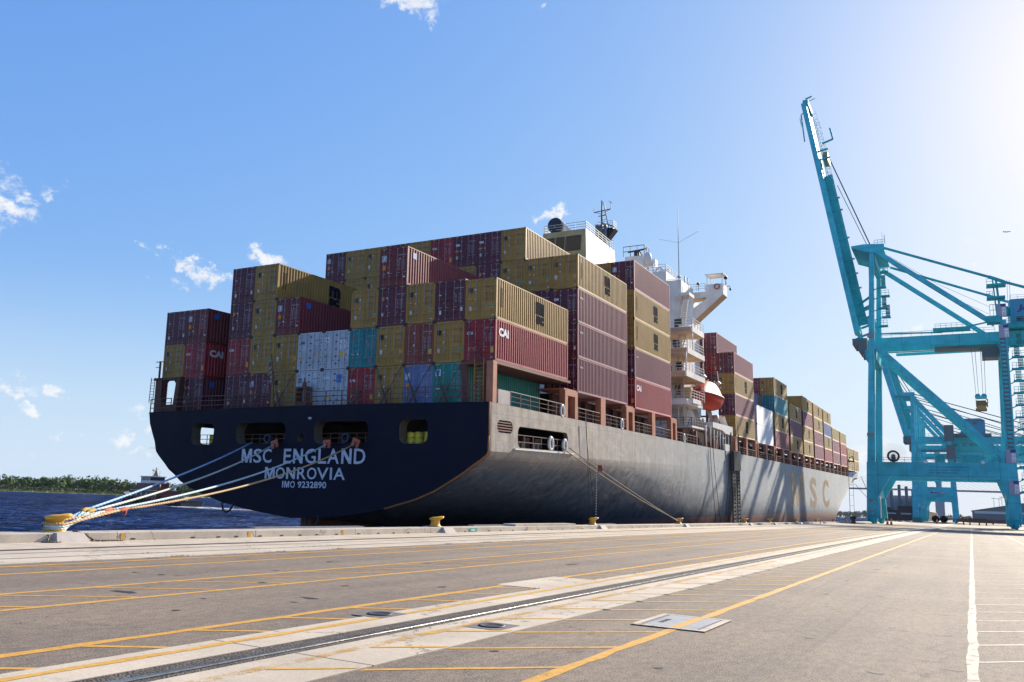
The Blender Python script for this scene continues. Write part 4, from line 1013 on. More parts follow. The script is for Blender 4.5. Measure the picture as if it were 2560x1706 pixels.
# stern lettering
LB_ = .012
tm = lambda u, v: (u, -1.012, v)
def lay(s, px, x_of, z0, z1, name):
    lt = MB()
    for ch, (a, b) in zip(s, px): glyph(lt, ch, tm, x_of(a), x_of(b), z0, z1, LB_)
    lt.build(name, M_letter, ship)
xo1 = lambda a: -21.30 + (a - 490) * 11.66 / 1035
lay('MSC', ((490, 582), (597, 668), (680, 757)), xo1, 2.58, 3.62, 'ship_name')
lay('ENGLAND', ((862, 925), (943, 1024), (1043, 1132), (1152, 1218), (1226, 1320), (1338, 1418), (1437, 1525)), xo1, 2.55, 3.62, 'ship_name')
xo2 = lambda a: -18.85 + (a - 685) * 7.5 / 665
lay('MONROVIA', ((685, 770), (780, 857), (870, 945), (962, 1036), (1044, 1122), (1124, 1218), (1230, 1247), (1258, 1350)), xo2, 1.42, 2.27, 'home_port')
lt = MB(); glyph(lt, 'I', tm, -17.10, -16.98, .80, 1.27); glyph(lt, 'M', tm, -16.88, -16.42, .80, 1.27); text_on(lt, 'O', tm, -16.33, -15.88, .79, 1.28, LB_); text_on(lt, '9232890', tm, -15.62, -12.98, .80, 1.27, .02); lt.build('registration_number', M_letter, ship)
lp = MB(); lp.lathe([(0, -.1), (.09, -.1), (.09, .1), (0, .1)], (-14.7, -1.12, 5.82), 10, 'y'); lp.build('stern_lamp', M_rail, ship)
# beige letters on the side
def worn_letter_mat():
    m, n, p = new_mat('worn_beige_letter')
    tcn = n.n('ShaderNodeTexCoord').outputs['Object']
    st = n.noise(n.vmap(tcn, (1.6, 1.6, .25)), 1.0, 7, .72).outputs['Fac']
    f = n.noise(tcn, 3.0, 6, .7).outputs['Fac']
    c = n.mix(n.ramp(f, .3, .7), (.46, .30, .16), (.60, .43, .26))
    setp(n, p, color=c, rough=.55, alpha=n.ramp(n.math('ADD', st, n.math('MULTIPLY', f, .25)), .56, .72, 1.0, .45))
    return m
M_wl = worn_letter_mat()
for ch, y0, y1, z0, z1 in (('M', 119.5, 135.5, -2.9, 3.75), ('S', 144.3, 155.0, -3.7, 2.95), ('C', 165.4, 178.0, -4.2, 2.6)):
    mb = MB(); glyph(mb, ch, lambda u, v: (XS + .03, u, v), y0, y1, z0, z1, .03); mb.build('hull_letter', M_wl, ship)
# bulwark at the bow
bw = MB()
rows = []
for y in (238, 242, 246, 252, 258, 264, 270, 276, 282, 288, 294, 299):
    t = section(y, TS_, 1)[0]; h = 2.6 * sm(y, 238, 262)
    rows.append([t, (t[0] + .12 * h, y, t[2] + h)])
bw.grid(rows); bw.grid([[(-32.1 - a[0][0], a[0][1], a[0][2]), (-32.1 - a[1][0], a[1][1], a[1][2])] for a in rows])
bw.build('bow_bulwark', M_swhite, ship)
# rudder trunk under the stern
rd = MB(); rd.add([(-16.05 + a, y, z) for z in (-14, -1.0) for a, y in ((-.5, .6), (.5, .6), (.9, 3.5), (.35, 9.5), (-.35, 9.5), (-.9, 3.5))], [(i, (i + 1) % 6, 6 + (i + 1) % 6, 6 + i) for i in range(6)] + [tuple(range(6)), tuple(range(6, 12))])
rd.build('rudder', paint('rudder_red', (.16, .045, .025), .7, .4, .4, rust=.4, var=0), ship)
for cx in (-22.5, -14.2):
    ck = MB(); ck.smooth = True
    zz = -.05 if cx < -20 else -1.0
    ck.tube([(cx - .55, -.9, zz), (cx - .55, -.95, zz - .55), (cx - .35, -1, zz - .95), (cx, -1, zz - 1.1), (cx + .35, -1, zz - .95), (cx + .55, -.95, zz - .6), (cx + .55, -.9, zz - .1)], .08, 6)
    ck.build('hanging_hose', M_black, ship)
# coaming, lashing bridges and stanchions
for y0, y1, x in ((14, 41.2, -2.55), (72.5, 88, -2.5), (88.5, 252, -2.6)):
    co = MB(); co.grid([[(x, y0, deck_z(y0)), (x, y0, deck_z(y0) + 2.3)], [(x, y1, deck_z(y1)), (x, y1, deck_z(y1) + 2.3)]])
    k = int((y1 - y0) / 2.4)
    for i in range(k):
        y = y0 + 2.4 * i; co.box(x, x + .35, y, y + .12, deck_z(y), deck_z(y) + 2.2)
    co.build('hatch_coaming', M_brown, ship)
hc = MB()
for y0, y1 in ((14.2, 40.9), (73, 270)):
    hc.grid([[(-2.4, y0, deck_z(y0) + 2.28), (-30, y0, deck_z(y0) + 2.28)], [(-2.4, y1, deck_z(y1) + 2.28), (-30, y1, deck_z(y1) + 2.28)]])
hc.build('hatch_cover', M_brown, ship)
def stanchion(y0, y1, ztop, x=0.1, arch=False, z0=None):
    mb = MB(); z0 = deck_z(y0) if z0 is None else z0
    if arch:
        mb.box(x - .5, x, y0, y0 + .55, z0, ztop); mb.box(x - .5, x, y1 - .55, y1, z0, ztop)
        mb.box(x - .5, x, y0 + .55, y1 - .55, ztop - .45, ztop); mb.box(x - 2.6, x - .1, y0, y1, ztop + .002, ztop + .12)
    else:
        mb.box(x - .5, x, y0, y1, z0, ztop); mb.box(x - 2.6, x - .05, y0 + .1, y1 - .1, ztop - .15, ztop - .003)
    mb.build('stanchion', M_orange, ship)
stanchion(-.45, .08, 9.45)
stanchion(11.45, 14.0, 8.72, arch=True); stanchion(19.2, 20.3, 8.72); stanchion(25.8, 28.1, 8.55, arch=True); stanchion(33.6, 34.6, 8.55); stanchion(40.3, 42.5, 8.45, arch=True)
prev = None
for nm, y0, y1, z0, z1, cols in BAYS[:-2]:
    stanchion((y0 + y1) / 2 - .5, (y0 + y1) / 2 + .5, z0 - .03)
    stanchion(y1 - .3, y1 + 1.9, z0 - .05, arch=True)
stanchion(72.0, 73.3, 8.15)
for y, z1 in ((12.75, 15.2), (27.2, 18), (87.6, 14.0), (103.9, 14), (120.6, 14), (138.2, 17), (155.3, 17), (173.6, 17), (191.5, 14), (210.7, 13), (230, 11), (251, 9.4)):
    lb = MB(); z0 = deck_z(y) + 2.2                    # lashing bridges: ladders of plates between the rows
    for x in (-2.35, -5, -8, -14, -20, -26, -31): lb.box(x, x + .25, y, y + .9, z0, z1)
    z = z0 + .2
    while z < z1: lb.box(-31, -2.1, y, y + .95, z, z + .12); z += 2.9
    if y < 30:
        for i in range(int((z1 - z0) / .32)): lb.box(-1.7, -1.2, y + .4, y + .44, z0 + i * .32, z0 + i * .32 + .03)
        for x in (-1.75, -1.2): lb.box(x, x + .05, y + .38, y + .46, z0 - 2, z1)
        lb.box(-2.3, -.3, y - .3, y + 1.3, 8.75, 8.85)
    lb.build('lashing_bridge', M_brown, ship)
# platform and inner frame under the raised starboard container at the stern
pf = MB()
pf.box(-2.45, .05, -.35, 12.6, 9.30, 9.50)
for x in (-2.45, -.55): pf.beam((x + .2, -.25, 9.3), (x + .2 + (.22 if x < -1 else -.25), -.25, 6.65), .42, .3)
for i in range(9): pf.box(-1.15, -.75, -.5, -.46, 6.75 + i * .3, 6.79 + i * .3)
for x in (-1.18, -.76): pf.box(x, x + .05, -.52, -.45, 6.65, 9.4)
pf.build('container_platform', M_brown, ship)
yl = MB()
for x in (-1.32, -.62): yl.box(x, x + .06, -.55, -.48, 6.6, 9.6)
for i in range(10): yl.box(-1.3, -.6, -.54, -.49, 6.7 + i * .28, 6.74 + i * .28)
yl.build('yellow_ladder', plain('ladder_yellow', (.32, .17, .03), .6), ship)
# raised port side tower
pt = MB()
pt.beam((-31.75, -.2, 6.65), (-31.75, -.2, 9.5), .75, .6); pt.beam((-29.75, -.2, 6.65), (-29.45, -.2, 9.5), .45, .6); pt.box(-32.4, -29.2, -.5, .2, 9.35, 9.55); pt.box(-32.1, -29.4, -.4, .1, 6.66, 7.3)
pt.beam((-31.4, -.2, 8.9), (-30.9, -.2, 9.45), .15); pt.beam((-29.8, -.2, 8.9), (-30.2, -.2, 9.45), .15)
pt.beam((-32.0, -.3, 9.5), (-32.0, -.3, 11.0), .12); pt.beam((-32.5, -.3, 10.95), (-31.6, -.3, 10.95), .06); pt.beam((-32.5, -.3, 10.5), (-32, -.3, 10.5), .05)
for i in range(8): pt.box(-32.75, -32.25, -.55, -.52, 7.7 + i * .24, 7.73 + i * .24)
pt.beam((-32.75, -.5, 7.5), (-32.68, -.5, 9.6), .04); pt.beam((-32.3, -.5, 7.5), (-32.25, -.5, 9.6), .04)
for i in range(8): pt.box(-31.2, -30.7, -.45, -.42, 7.4 + i * .26, 7.43 + i * .26)
pt.build('port_tower', M_brown, ship)
# guard rails
gr = MB()
gr.rail([(-32.0, -.9, 6.62), (-29.6, -.9, 6.65)], 1.1, .03, 3, 1.2)
gr.rail([(-29.3, -.9, 6.7), (-.6, -.9, 6.7)], 1.1, .026, 3, 1.45)
gr.build('stern_railing', M_railr, ship)
M_railw = paint('rail_worn_white', (.42, .36, .31), .5, .5, .5, (.08, .035, .025), 3.0, rust=.5, var=0)
segs = [(2.2, 11.4), (14.1, 19.1), (20.4, 25.7), (28.2, 33.5), (34.7, 40.2), (42.7, 51)]
for nm, y0, y1, z0, z1, cols in BAYS[:-2]: segs += [(y0 + .3, (y0 + y1) / 2 - .6), ((y0 + y1) / 2 + .6, y1 - .4)]
def seg_rail(mb, y0, y1):
    k = max(2, round((y1 - y0) / 1.45)); r = .022 if y0 < 60 else .03
    for i in range(3):
        z = 1.0 * (i + 1) / 3; mb.mi = 0 if i == 2 else 1; mb.beam((.05, y0, deck_z(y0) + z), (.05, y1, deck_z(y1) + z), 2 * r if i == 2 else 1.3 * r)
    for j in range(k + 1):
        mb.mi = 1; y = y0 + (y1 - y0) * j / k; mb.beam((.05, y, deck_z(y)), (.05, y, deck_z(y) + 1.0), 2.4 * r)
each('bulwark_railing', [M_railw, M_railr], ship, [lambda mb, a=a, b=b: seg_rail(mb, a, b) for a, b in segs])
sp = MB(); sp.box(-.04, .06, .4, 2.15, 6.66, 7.62); sp.build('bulwark_plate', paint('grey_rusty_plate', (.36, .33, .31), .55, .4, .3, rust=.35, var=0), ship)
for y in (10.9, 24.5, 45.4):
    mbr = MB(); mbr.smooth = True; mbr.tube([(.1, y + .32 * cos(a), deck_z(y) + .45 + .45 * sin(a)) for a in [2 * pi * i / 16 for i in range(17)]], .09, 6, cap=False); mbr.build('panama_fairlead', M_rail, ship)
rnd = random.Random(4); cl = MB()
for y in [15 + 1.3 * i for i in range(20)] + [74 + 2.2 * i for i in range(40)]:
    if rnd.random() < .55:
        z = deck_z(y); h = rnd.uniform(.5, 1.5); x = rnd.uniform(-2.2, -1.2); cl.box(x, x + rnd.uniform(.2, .5), y, y + rnd.uniform(.2, .7), z - .1, z + h)
cl.build('deck_fitting', paint('fitting_tan', (.20, .12, .09), .6, .4, .3, rust=.4, var=0), ship)['kind'] = 'stuff'
# lashing rods crossing the lowest tier at the stern
lr = MB(); rnd = random.Random(9)
for c in (0, 1, 2, 3, 4, 7, 8, 9, 11):
    x0 = -(c + 1) * P + .15; x1 = -c * P - .15; xm = (x0 + x1) / 2; zt = 9.4
    if c == 0: continue
    for a, b in ((x0, xm + .3), (x1, xm - .3)):
        lr.beam((a, -.08, zt), (b, -.55, 6.75), .045); lr.beam((a + (b - a) * .55, -.35, zt - 2.65 * .55), (b, -.55, 6.75), .11)
for a, b in ((-2.3, -.9), (-.2, -1.4)): lr.beam((a, -.1, 12.2), (b, -.3, 9.6), .05)
lr.build('lashing_rod', plain('lashing_steel', (.085, .06, .055), .6, .2), ship)['kind'] = 'stuff'
# capstan housing by the rail
hs = MB(); hs.box(-16.6, -15.55, -.75, .0, 6.65, 7.1); hs.box(-16.6, -16.45, -.75, -.1, 7.1, 8.1); hs.box(-15.7, -15.55, -.75, -.1, 7.1, 8.1); hs.box(-16.6, -15.55, -.75, -.1, 8.1, 8.25); hs.lathe([(0, 8.25), (.18, 8.25), (.15, 8.6), (.06, 8.65), (.05, 8.95), (0, 8.95)], (-16.05, -.4, 0), 10)
hs.build('winch_frame', M_railr, ship)

# ---------------------------------------------------------------- superstructure
house = MB()
ho_ = [(-27.5, 56), (-2.9, 56), (-2.9, 62), (-4.6, 62), (-4.6, 71.5), (-27.5, 71.5)]
house.plate(ho_, [], lambda u, v, d: (u, v, d), 5.5, 27.8)
hou = house.build('deckhouse', M_swhite, ship)
hw_ = MB(); hw_.box(-26, -6.1, 60.0, 71, 27.81, 30.2); hw_.build('wheelhouse', M_swhite, hou)
bxs = [(-3.9, -3.2, 55.97, 55.99, z, z + 1.3) for z in (12.6, 15.5, 18.4, 21.3)] + [(-4.59, -4.57, y, y + .8, z, z + .7) for z in (12.6, 15.5, 18.4) for y in (63.5, 67)]
each('window', plain('house_glass', (.02, .025, .03), .15), hou, [lambda mb, b=b: mb.box(*b) for b in bxs])
each('door', plain('door_brown', (.30, .10, .07), .5), hou, [lambda mb: mb.box(-4.85, -4.3, 55.96, 55.99, 14.5, 16.4), lambda mb: mb.box(-3.3, -2.95, 55.955, 55.985, 14.5, 16.3)])
for z, y0 in ((20.35, 49.9), (17.4, 47.6), (14.55, 46.9)):
    pl = MB(); pl.add([(x, y, zz) for zz in (z - .65, z) for x, y in ((-4.9, y0), (.1, y0), (.1, 55.5), (-1.0, 56), (-4.9, 56))], [(4, 3, 2, 1, 0), (5, 6, 7, 8, 9)] + [(i, (i + 1) % 5, 5 + (i + 1) % 5, 5 + i) for i in range(5)]); pl.build('stair_platform', M_swhite, hou)
pl = MB(); pl.box(-4.9, -.4, 48.6, 56, 10.75, 11.45); pl.box(-.4, .1, 49.6, 53.4, 10.95, 11.5)
pl.build('stair_platform', M_swhite, hou)
for z, y0 in ((20.35, 49.9), (17.4, 47.6), (14.55, 46.9), (11.45, 49.0)):
    rr = MB(); rr.rail([(-4.8, y0 + .05, z), (-.0, y0 + .05, z)], 1.05, .028, 3, 1.3); rr.rail([(.05, y0 + .05, z), (.05, 55.3, z)], 1.05, .028, 3, 1.3); rr.build('platform_railing', M_rail, hou)
M_bounce = paint('bounce_light_tan', (.52, .33, .19), .6, .3, .3, rust=.2, var=0)  # warm bounce light painted as tan sheets below and aft of the platforms
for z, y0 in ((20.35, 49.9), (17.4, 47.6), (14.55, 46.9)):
    mbs = MB(); mbs.quad((-4.85, y0 + .04, z - .653), (.06, y0 + .04, z - .653), (.06, 55.45, z - .653), (-4.85, 55.45, z - .653)); mbs.quad((-4.88, y0 - .004, z - .62), (-.1, y0 - .004, z - .62), (-.1, y0 - .004, z - .05), (-4.88, y0 - .004, z - .05)); mbs.build('platform_bounce_tint', M_bounce, hou)
rr = MB(); rr.rail([(-6, 60.1, 27.9), (-4.7, 60.1, 27.9), (-4.7, 67, 27.9)], 1.05, .03, 3, 1.4); rr.rail([(-5, 67, 28.6), (-2.5, 67, 28.6)], 1.05, .03, 3, 1.2)
rr.build('house_railing', M_rail, hou); rr = MB(); rr.rail([(-6.2, 60.1, 30.2), (-6.2, 70.5, 30.2)], 1.05, .03, 3, 1.6); rr.rail([(-25, 60.1, 30.2), (-6.2, 60.1, 30.2)], 1.05, .03, 3, 1.9)
rr.build('house_railing', M_rail, hou)
for x, y, z0, z1 in ((.0, 50.2, 17.4, 19.7), (.0, 55.2, 11.4, 20), (-.9, 49.2, 8.2, 16.8), (.0, 47.3, 14.55, 16.8), (-1.6, 49.2, 8.2, 11)): pp = MB(); pp.tube([(x, y, z0), (x, y, z1)], .06, 6); pp.build('platform_pillar', M_rail, hou)
M_stair = paint('stair_tan', (.46, .33, .24), .55, .3, .3, rust=.2, var=0)      # stairs zig-zag on the aft side
for z0, z1, ya in ((8.4, 11.4, 52.6), (11.45, 14.5, 51.2), (14.55, 17.4, 51.6), (17.4, 20.35, 52.2), (20.35, 25.4, 53.5)):
    sr = MB(); xa, xb = -2.2, -1.2
    for x in (xa, xa + .75): sr.beam((x, ya - 1.6, z0), (x, ya + .8, z1), .06, .2)
    n_ = int((z1 - z0) / .27)
    for i in range(n_):
        t = i / n_; sr.box(xa, xa + .75, ya - 1.6 + 2.4 * t, ya - 1.4 + 2.4 * t, z0 + (z1 - z0) * t, z0 + (z1 - z0) * t + .04)
    for x in (xa, xa + .75): sr.beam((x, ya - 1.6, z0 + 1.0), (x, ya + .8, z1 + 1.0), .04)
    sr.build('stair_flight', M_stair, hou)
sr = MB(); sr.box(-3.2, -1.2, 53.6, 56, 25.1, 25.5); sr.build('stair_landing', M_swhite, hou)
each('fan_box', M_dark, hou, [lambda mb, x=x, y=y, z=z: mb.box(x, x + .7, y, y + .3, z, z + .8) for x, y, z in ((-1.9, 50.2, 20.7), (-1.9, 48.2, 17.7), (-2.2, 50.4, 15.4))])
bo = MB(); bo.box(-1.2, -.35, 50, 50.8, 11.46, 12.5); bo.box(-1.3, -.25, 49.95, 50.9, 12.5, 12.9); bo.build('deck_locker', M_cream, hou)
# bridge wing with its raking brace
wg = MB()
outerw = [(-5.2, 28.4), (-2.4, 28.42), (-2.4, 29.42), (.1, 29.42), (.1, 27.85), (-3.7, 24.65), (-4.1, 24.2), (-5.2, 24.0)]
holew = [(-4.85, 27.45), (-2.5, 27.62), (-2.3, 27.5), (-2.35, 27.25), (-4.35, 26.05), (-4.75, 26.0)]
wg.plate(outerw, [holew[::-1]], lambda u, v, d: (u, 66.8 + d, v), 0, 2.5)
wg.box(-12, -4.7, 64.5, 69.3, 27.91, 28.5)
wgo = wg.build('bridge_wing', M_swhite, hou)
mbs = MB(); mbs.quad((.09, 66.85, 27.835), (-3.7, 66.85, 24.63), (-3.7, 69.25, 24.63), (.09, 69.25, 27.835)); mbs.quad((-3.7, 66.85, 24.63), (-4.1, 66.85, 24.18), (-4.1, 69.25, 24.18), (-3.7, 69.25, 24.63)); mbs.quad((-4.8, 66.85, 27.445), (-2.55, 66.85, 27.61), (-2.55, 69.25, 27.61), (-4.8, 69.25, 27.445)); mbs.build('wing_bounce_tint', M_bounce, wgo)  # wing underside: warm bounced light held in these tan sheets
ca = MB(); ca.add([(-2.5, 66.9, 30.85), (.15, 66.9, 30.85), (.15, 69.9, 30.95), (-2.5, 69.9, 30.95), (-2.5, 66.9, 30.95), (.15, 66.9, 30.95), (.15, 69.9, 31.05), (-2.5, 69.9, 31.05)], [(0, 1, 2, 3), (4, 5, 6, 7), (0, 1, 5, 4), (1, 2, 6, 5), (2, 3, 7, 6), (3, 0, 4, 7)])
for x, y in ((-2.2, 67), (-.05, 67), (-2.2, 69.2), (-.05, 69.2)): ca.tube([(x, y, 29.3), (x, y, 30.9)], .05, 6)
ca.build('wing_canopy', M_swhite, wgo)
lf = MB(); lf.smooth = True; lf.tube([(-.75 + .36 * cos(a), 66.72, 29.0 + .36 * sin(a)) for a in [2 * pi * i / 18 for i in range(19)]], .085, 6, cap=False); lf.build('lifebuoy', plain('lifebuoy_red', (.35, .09, .07), .5), wgo)
lm = MB(); lm.tube([(.25, 68, 29.4), (.25, 68, 30.1)], .06, 6); lm.lathe([(0, -.22), (.2, -.2), (.27, 0), (.22, .2), (0, .22)], (.25, 67.9, 30.4), 12, 'y'); lm.tube([(.3, 68.4, 29.2), (.7, 68.4, 29.35), (.75, 68.4, 29.0)], .05, 6); lm.lathe([(0, 28.6), (.14, 28.65), (.14, 28.95), (0, 29)], (.75, 68.4, 0), 10)
lm.lathe([(0, -.2), (.2, -.15), (.2, .15), (0, .2)], (-3.4, 66.7, 29.6), 10, 'y'); lm.tube([(-3.4, 66.8, 28.6), (-3.4, 66.8, 29.5)], .04, 6)
lm.build('search_light', M_dark, wgo)
# funnel
fn = MB()
fz0, fz1 = 27.0, 33.85
fb = [(-19.6, 47.2), (-12.75, 47.2), (-12.75, 58.5), (-19.6, 58.5)]; ft = [(-19.2, 48.0), (-13.1, 48.0), (-13.1, 58.6), (-19.2, 58.6)]
sh_top = [fz1, fz1, fz1 - .3, fz1 - .3]
zm = 29.9
vsb = [(a, b, fz0) for a, b in fb]; vsm = [(-19.5, 47.4, zm), (-12.8, 47.4, zm), (-12.8, 58.5, zm), (-19.5, 58.5, zm)]; vst = [(a, b, z) for (a, b), z in zip(ft, sh_top)]
fn.add(vsm + vst, [(0, 1, 5, 4), (1, 2, 6, 5), (2, 3, 7, 6), (3, 0, 4, 7), (4, 5, 6, 7)])
fno = fn.build('funnel', M_cream, ship)
fw = MB(); fw.add(vsb + vsm, [(0, 1, 5, 4), (1, 2, 6, 5), (2, 3, 7, 6), (3, 0, 4, 7)]); fw.box(-20.5, -11.9, 47.1, 58.8, 5, 27); fw.build('funnel_casing', M_swhite, fno)
M_lv = [paint('louvre_brown', (.14, .085, .035), .6, .3, .3, var=0), M_brown]
for x0, x1 in ((-15.75, -13.65), (-17.15, -16.0), (-18.6, -17.45)):
    lv = MB(); f_ = lambda z: 47.4 + (z - zm) / (fz1 - zm) * .6
    za, zb = 31.0, 32.95
    lv.mi = 0; lv.add([(x0, f_(za) - .05, za), (x1, f_(za) - .05, za), (x1, f_(zb) - .05, zb), (x0, f_(zb) - .05, zb)], [(0, 1, 2, 3)])
    lv.mi = 1
    for a, b, c, d in ((x0, x1, za - .06, za), (x0, x1, zb, zb + .06)): lv.box(a, b, f_(c) - .1, f_(c), c, d)
    lv.add([(x0 - .06, f_(za) - .1, za), (x0, f_(za) - .1, za), (x0, f_(zb) - .1, zb), (x0 - .06, f_(zb) - .1, zb)], [(0, 1, 2, 3)])
    for i in range(9): z = za + .1 + i * .21; lv.mi = 0; lv.box(x0, x1, f_(z) - .09, f_(z) - .05, z, z + .05)
    lv.build('louvre', M_lv, fno)
rf = MB(); rf.rail([(-19.1, 48.1, fz1), (-13.15, 48.1, fz1), (-13.15, 58.4, fz1 - .28)], 1.0, .03, 3, 1.5); rf.rail([(-19.1, 48.1, fz1), (-19.1, 58, fz1 - .28)], 1.0, .03, 3, 1.5); rf.build('funnel_railing', M_rail, fno)
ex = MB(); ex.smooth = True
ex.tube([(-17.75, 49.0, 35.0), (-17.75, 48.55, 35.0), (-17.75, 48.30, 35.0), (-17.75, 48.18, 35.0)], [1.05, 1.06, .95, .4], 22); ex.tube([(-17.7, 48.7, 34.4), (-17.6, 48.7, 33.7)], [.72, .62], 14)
ex.build('shaded_cowl_mouth', plain('mouth_shade_navy', (.016, .022, .034), .55), fno)  # dark navy puts the shade of the vent cowl's mouth into colour
ex = MB(); ex.smooth = True; ex.tube([(-17.75, 49.0, 35.0), (-17.6, 49.6, 34.9), (-17.2, 50.6, 34.4), (-16.6, 51.6, 33.7)], [1.05, 1.02, .95, .8], 20); ex.build('vent_cowl', M_rail, fno)
for x, y in ((-14.6, 57.4), (-14.1, 57.7), (-13.8, 57.0)): pass
each('exhaust_pipe', plain('pipe_grey', (.13, .14, .13), .5), fno, [lambda mb, x=x, y=y: mb.tube([(x, y, 33), (x, y, 36.9)], .27, 10) for x, y in ((-14.9, 56.6), (-14.35, 56.7), (-13.8, 56.8), (-14.5, 57.4))])
# signal mast
ms = MB(); mx, my = -14.75, 58.0
ms.tube([(mx, my, 33.5), (mx, my, 38.5), (mx, my, 41.0)], [.15, .13, .07], 8)
ms.tube([(mx + 1.0, my + .2, 36.6), (mx + .35, my + .1, 40.2), (mx + .15, my, 40.8)], .06, 6)
for z, dx in ((37.3, .9), (38.0, .75), (38.7, .62), (39.3, .5)): ms.beam((mx, my, z), (mx + dx, my + .1, z + .25), .05)
ms.beam((mx - 1.15, my, 39.35), (mx + 1.35, my, 39.55), .10); ms.beam((mx - 1.15, my, 39.35), (mx, my, 39.0), .05); ms.beam((mx + 1.35, my, 39.55), (mx, my, 39.05), .05)
ms.beam((mx - 1.15, my, 39.3), (mx - 1.15, my, 39.95), .09); ms.beam((mx + 1.35, my, 39.5), (mx + 1.35, my, 40.6), .06); ms.beam((mx + 1.1, my, 40.75), (mx + 1.55, my, 40.35), .07)
ms.beam((mx - .5, my, 38.7), (mx + .7, my, 38.75), .09)
for dz in (0, .5): ms.beam((mx - .1, my, 37.6 + dz * .2), (mx + 1.8, my + .1, 36.9 + dz * .2), .12)
ms.box(mx - .5, mx + 1.9, my - .7, my + .9, 36.45, 36.6)
ms.add([(mx + .9, my - .5, 34.9), (mx + .9, my + .7, 34.9), (mx + 2.2, my - .5, 36.4), (mx + 2.2, my + .7, 36.4), (mx + .9, my - .5, 36.4), (mx + .9, my + .7, 36.4)], [(0, 2, 4), (1, 3, 5), (0, 1, 3, 2), (2, 3, 5, 4), (0, 1, 5, 4)])
mso = ms.build('signal_mast', M_dark, fno)
mr = MB(); mr.rail([(mx - .45, my - .65, 36.6), (mx + 1.9, my - .65, 36.6), (mx + 1.9, my + .8, 36.6)], 1.0, .03, 3, 1.0); mr.rail([(mx - 1.0, my - .6, 36.2), (mx - .3, my - .6, 36.4)], 1.0, .03, 3, .7); mr.rail([(mx + 1.2, my - .4, 33.6), (mx + 1.9, my - .4, 33.6)], 1.2, .03, 3, .5); mr.build('mast_railing', M_rail, mso)
# radar mast, domes, ventilators and whip aerial on the bridge roof
ra = MB(); ra.box(-13.8, -11.0, 65, 67, 30.2, 34.3); ra.add([(-12.2, 65.4, 33.2), (-12.2, 66.6, 33.2), (-9.3, 65.4, 32.4), (-9.3, 66.6, 32.4), (-12.2, 65.4, 34.2), (-12.2, 66.6, 34.2), (-9.3, 65.4, 33.6), (-9.3, 66.6, 33.6)], [(0, 2, 6, 4), (1, 3, 7, 5), (0, 1, 3, 2), (4, 5, 7, 6), (2, 3, 7, 6), (0, 1, 5, 4)])
rao = ra.build('radar_mast', M_swhite, hou)
rb_ = MB(); rb_.rail([(-14.0, 64.9, 34.3), (-10.8, 64.9, 34.3), (-10.8, 67.2, 34.3)], 1.5, .04, 2, 1.0); rb_.beam((-13.6, 65.8, 35.2), (-10.9, 66.1, 35.5), .25, .2); rb_.box(-12.6, -11.8, 65.6, 66.4, 34.3, 35.3); rb_.tube([(-11.6, 65.2, 33.2), (-11.2, 65.1, 34.3), (-11.6, 65.2, 35)], .1, 6); rb_.build('radar_scanner', M_dark, rao)
dm = MB(); dm.smooth = True; dm.lathe([(0, 31.5), (.25, 31.5), (.16, 32.4), (.42, 33.0), (.55, 33.3), (.58, 33.8), (.45, 34.25), (.2, 34.5), (0, 34.55)], (-10.2, 64.6, 0), 14); dm.tube([(-9.4, 64.7, 30.3), (-9.4, 64.7, 32.8)], .12, 8); dm.build('satellite_dome', M_rail, hou)
for x, y, z, s in ((-8.8, 65.5, 31.2, 1.0), (-7.9, 66, 31.0, .9), (-8.2, 64.4, 30.6, .8)): gv_ = MB(); gv_.smooth = True; gv_.tube([(x - .5 * s, y, z - 1), (x - .5 * s, y, z + .5 * s), (x - .25 * s, y, z + 1.0 * s), (x + .2 * s, y, z + 1.05 * s), (x + .55 * s, y, z + .75 * s), (x + .6 * s, y, z + .5 * s)], .17, 8); gv_.build('gooseneck_vent', M_rail, hou)
gv_ = MB(); gv_.box(-9.2, -7.9, 65, 66.5, 30.2, 31.5); gv_.build('vent_trunk', M_swhite, hou)
wa = MB(); wa.tube([(-5.2, 63.2, 27.9), (-5.2, 63.2, 36), (-5.2, 63.2, 40.2)], [.07, .045, .02], 6); wa.beam((-5.2, 63.2, 35.0), (-8.0, 63.4, 35.9), .03); wa.beam((-5.2, 63.2, 35.0), (-2.2, 63, 36.3), .03); wa.lathe([(0, 29.9), (.34, 29.95), (.12, 30.2), (0, 30.3)], (-5.2, 63.2, 0), 10)
wa.tube([(-4.6, 64, 28), (-4.6, 64, 30.2)], .09, 6); wa.tube([(-4.2, 64.2, 28), (-4.2, 64.2, 30)], .06, 6); wa.build('whip_aerial', plain('aerial_grey', (.16, .17, .18), .5), hou)
# boat deck, davits, gangway
bd = MB(); bd.add([(.12, y, z) for y, z in ((59, 9.3), (70.4, 9.3), (70.4, 8.1), (66.0, 8.15), (64.3, 8.5), (59, 8.6))] + [(-4.5, y, z) for y, z in ((59, 9.3), (70.4, 9.3), (70.4, 8.1), (66.0, 8.15), (64.3, 8.5), (59, 8.6))], [tuple(range(6)), tuple(range(6, 12))] + [(i, (i + 1) % 6, 6 + (i + 1) % 6, 6 + i) for i in range(6)])
bd.box(-4.7, -.6, 51.5, 59, 8.15, 8.4)
bdo = bd.build('boat_deck', M_swhite, ship)
each('boat_deck_pillar', M_swhite, bdo, [lambda mb, y=y: mb.tube([(-.1, y, deck_z(y)), (-.1, y, 8.7)], .1, 6) for y in (56, 58.4, 60.2, 62, 63.6, 65.2, 66.6, 68.4, 70)])
each('canister_rack', M_swhite, bdo, [lambda mb, y=y: mb.beam((-.3, y, 9.3), (-.5, y - .8, 10.6), .5, .08) for y in (66.3, 68.2)])
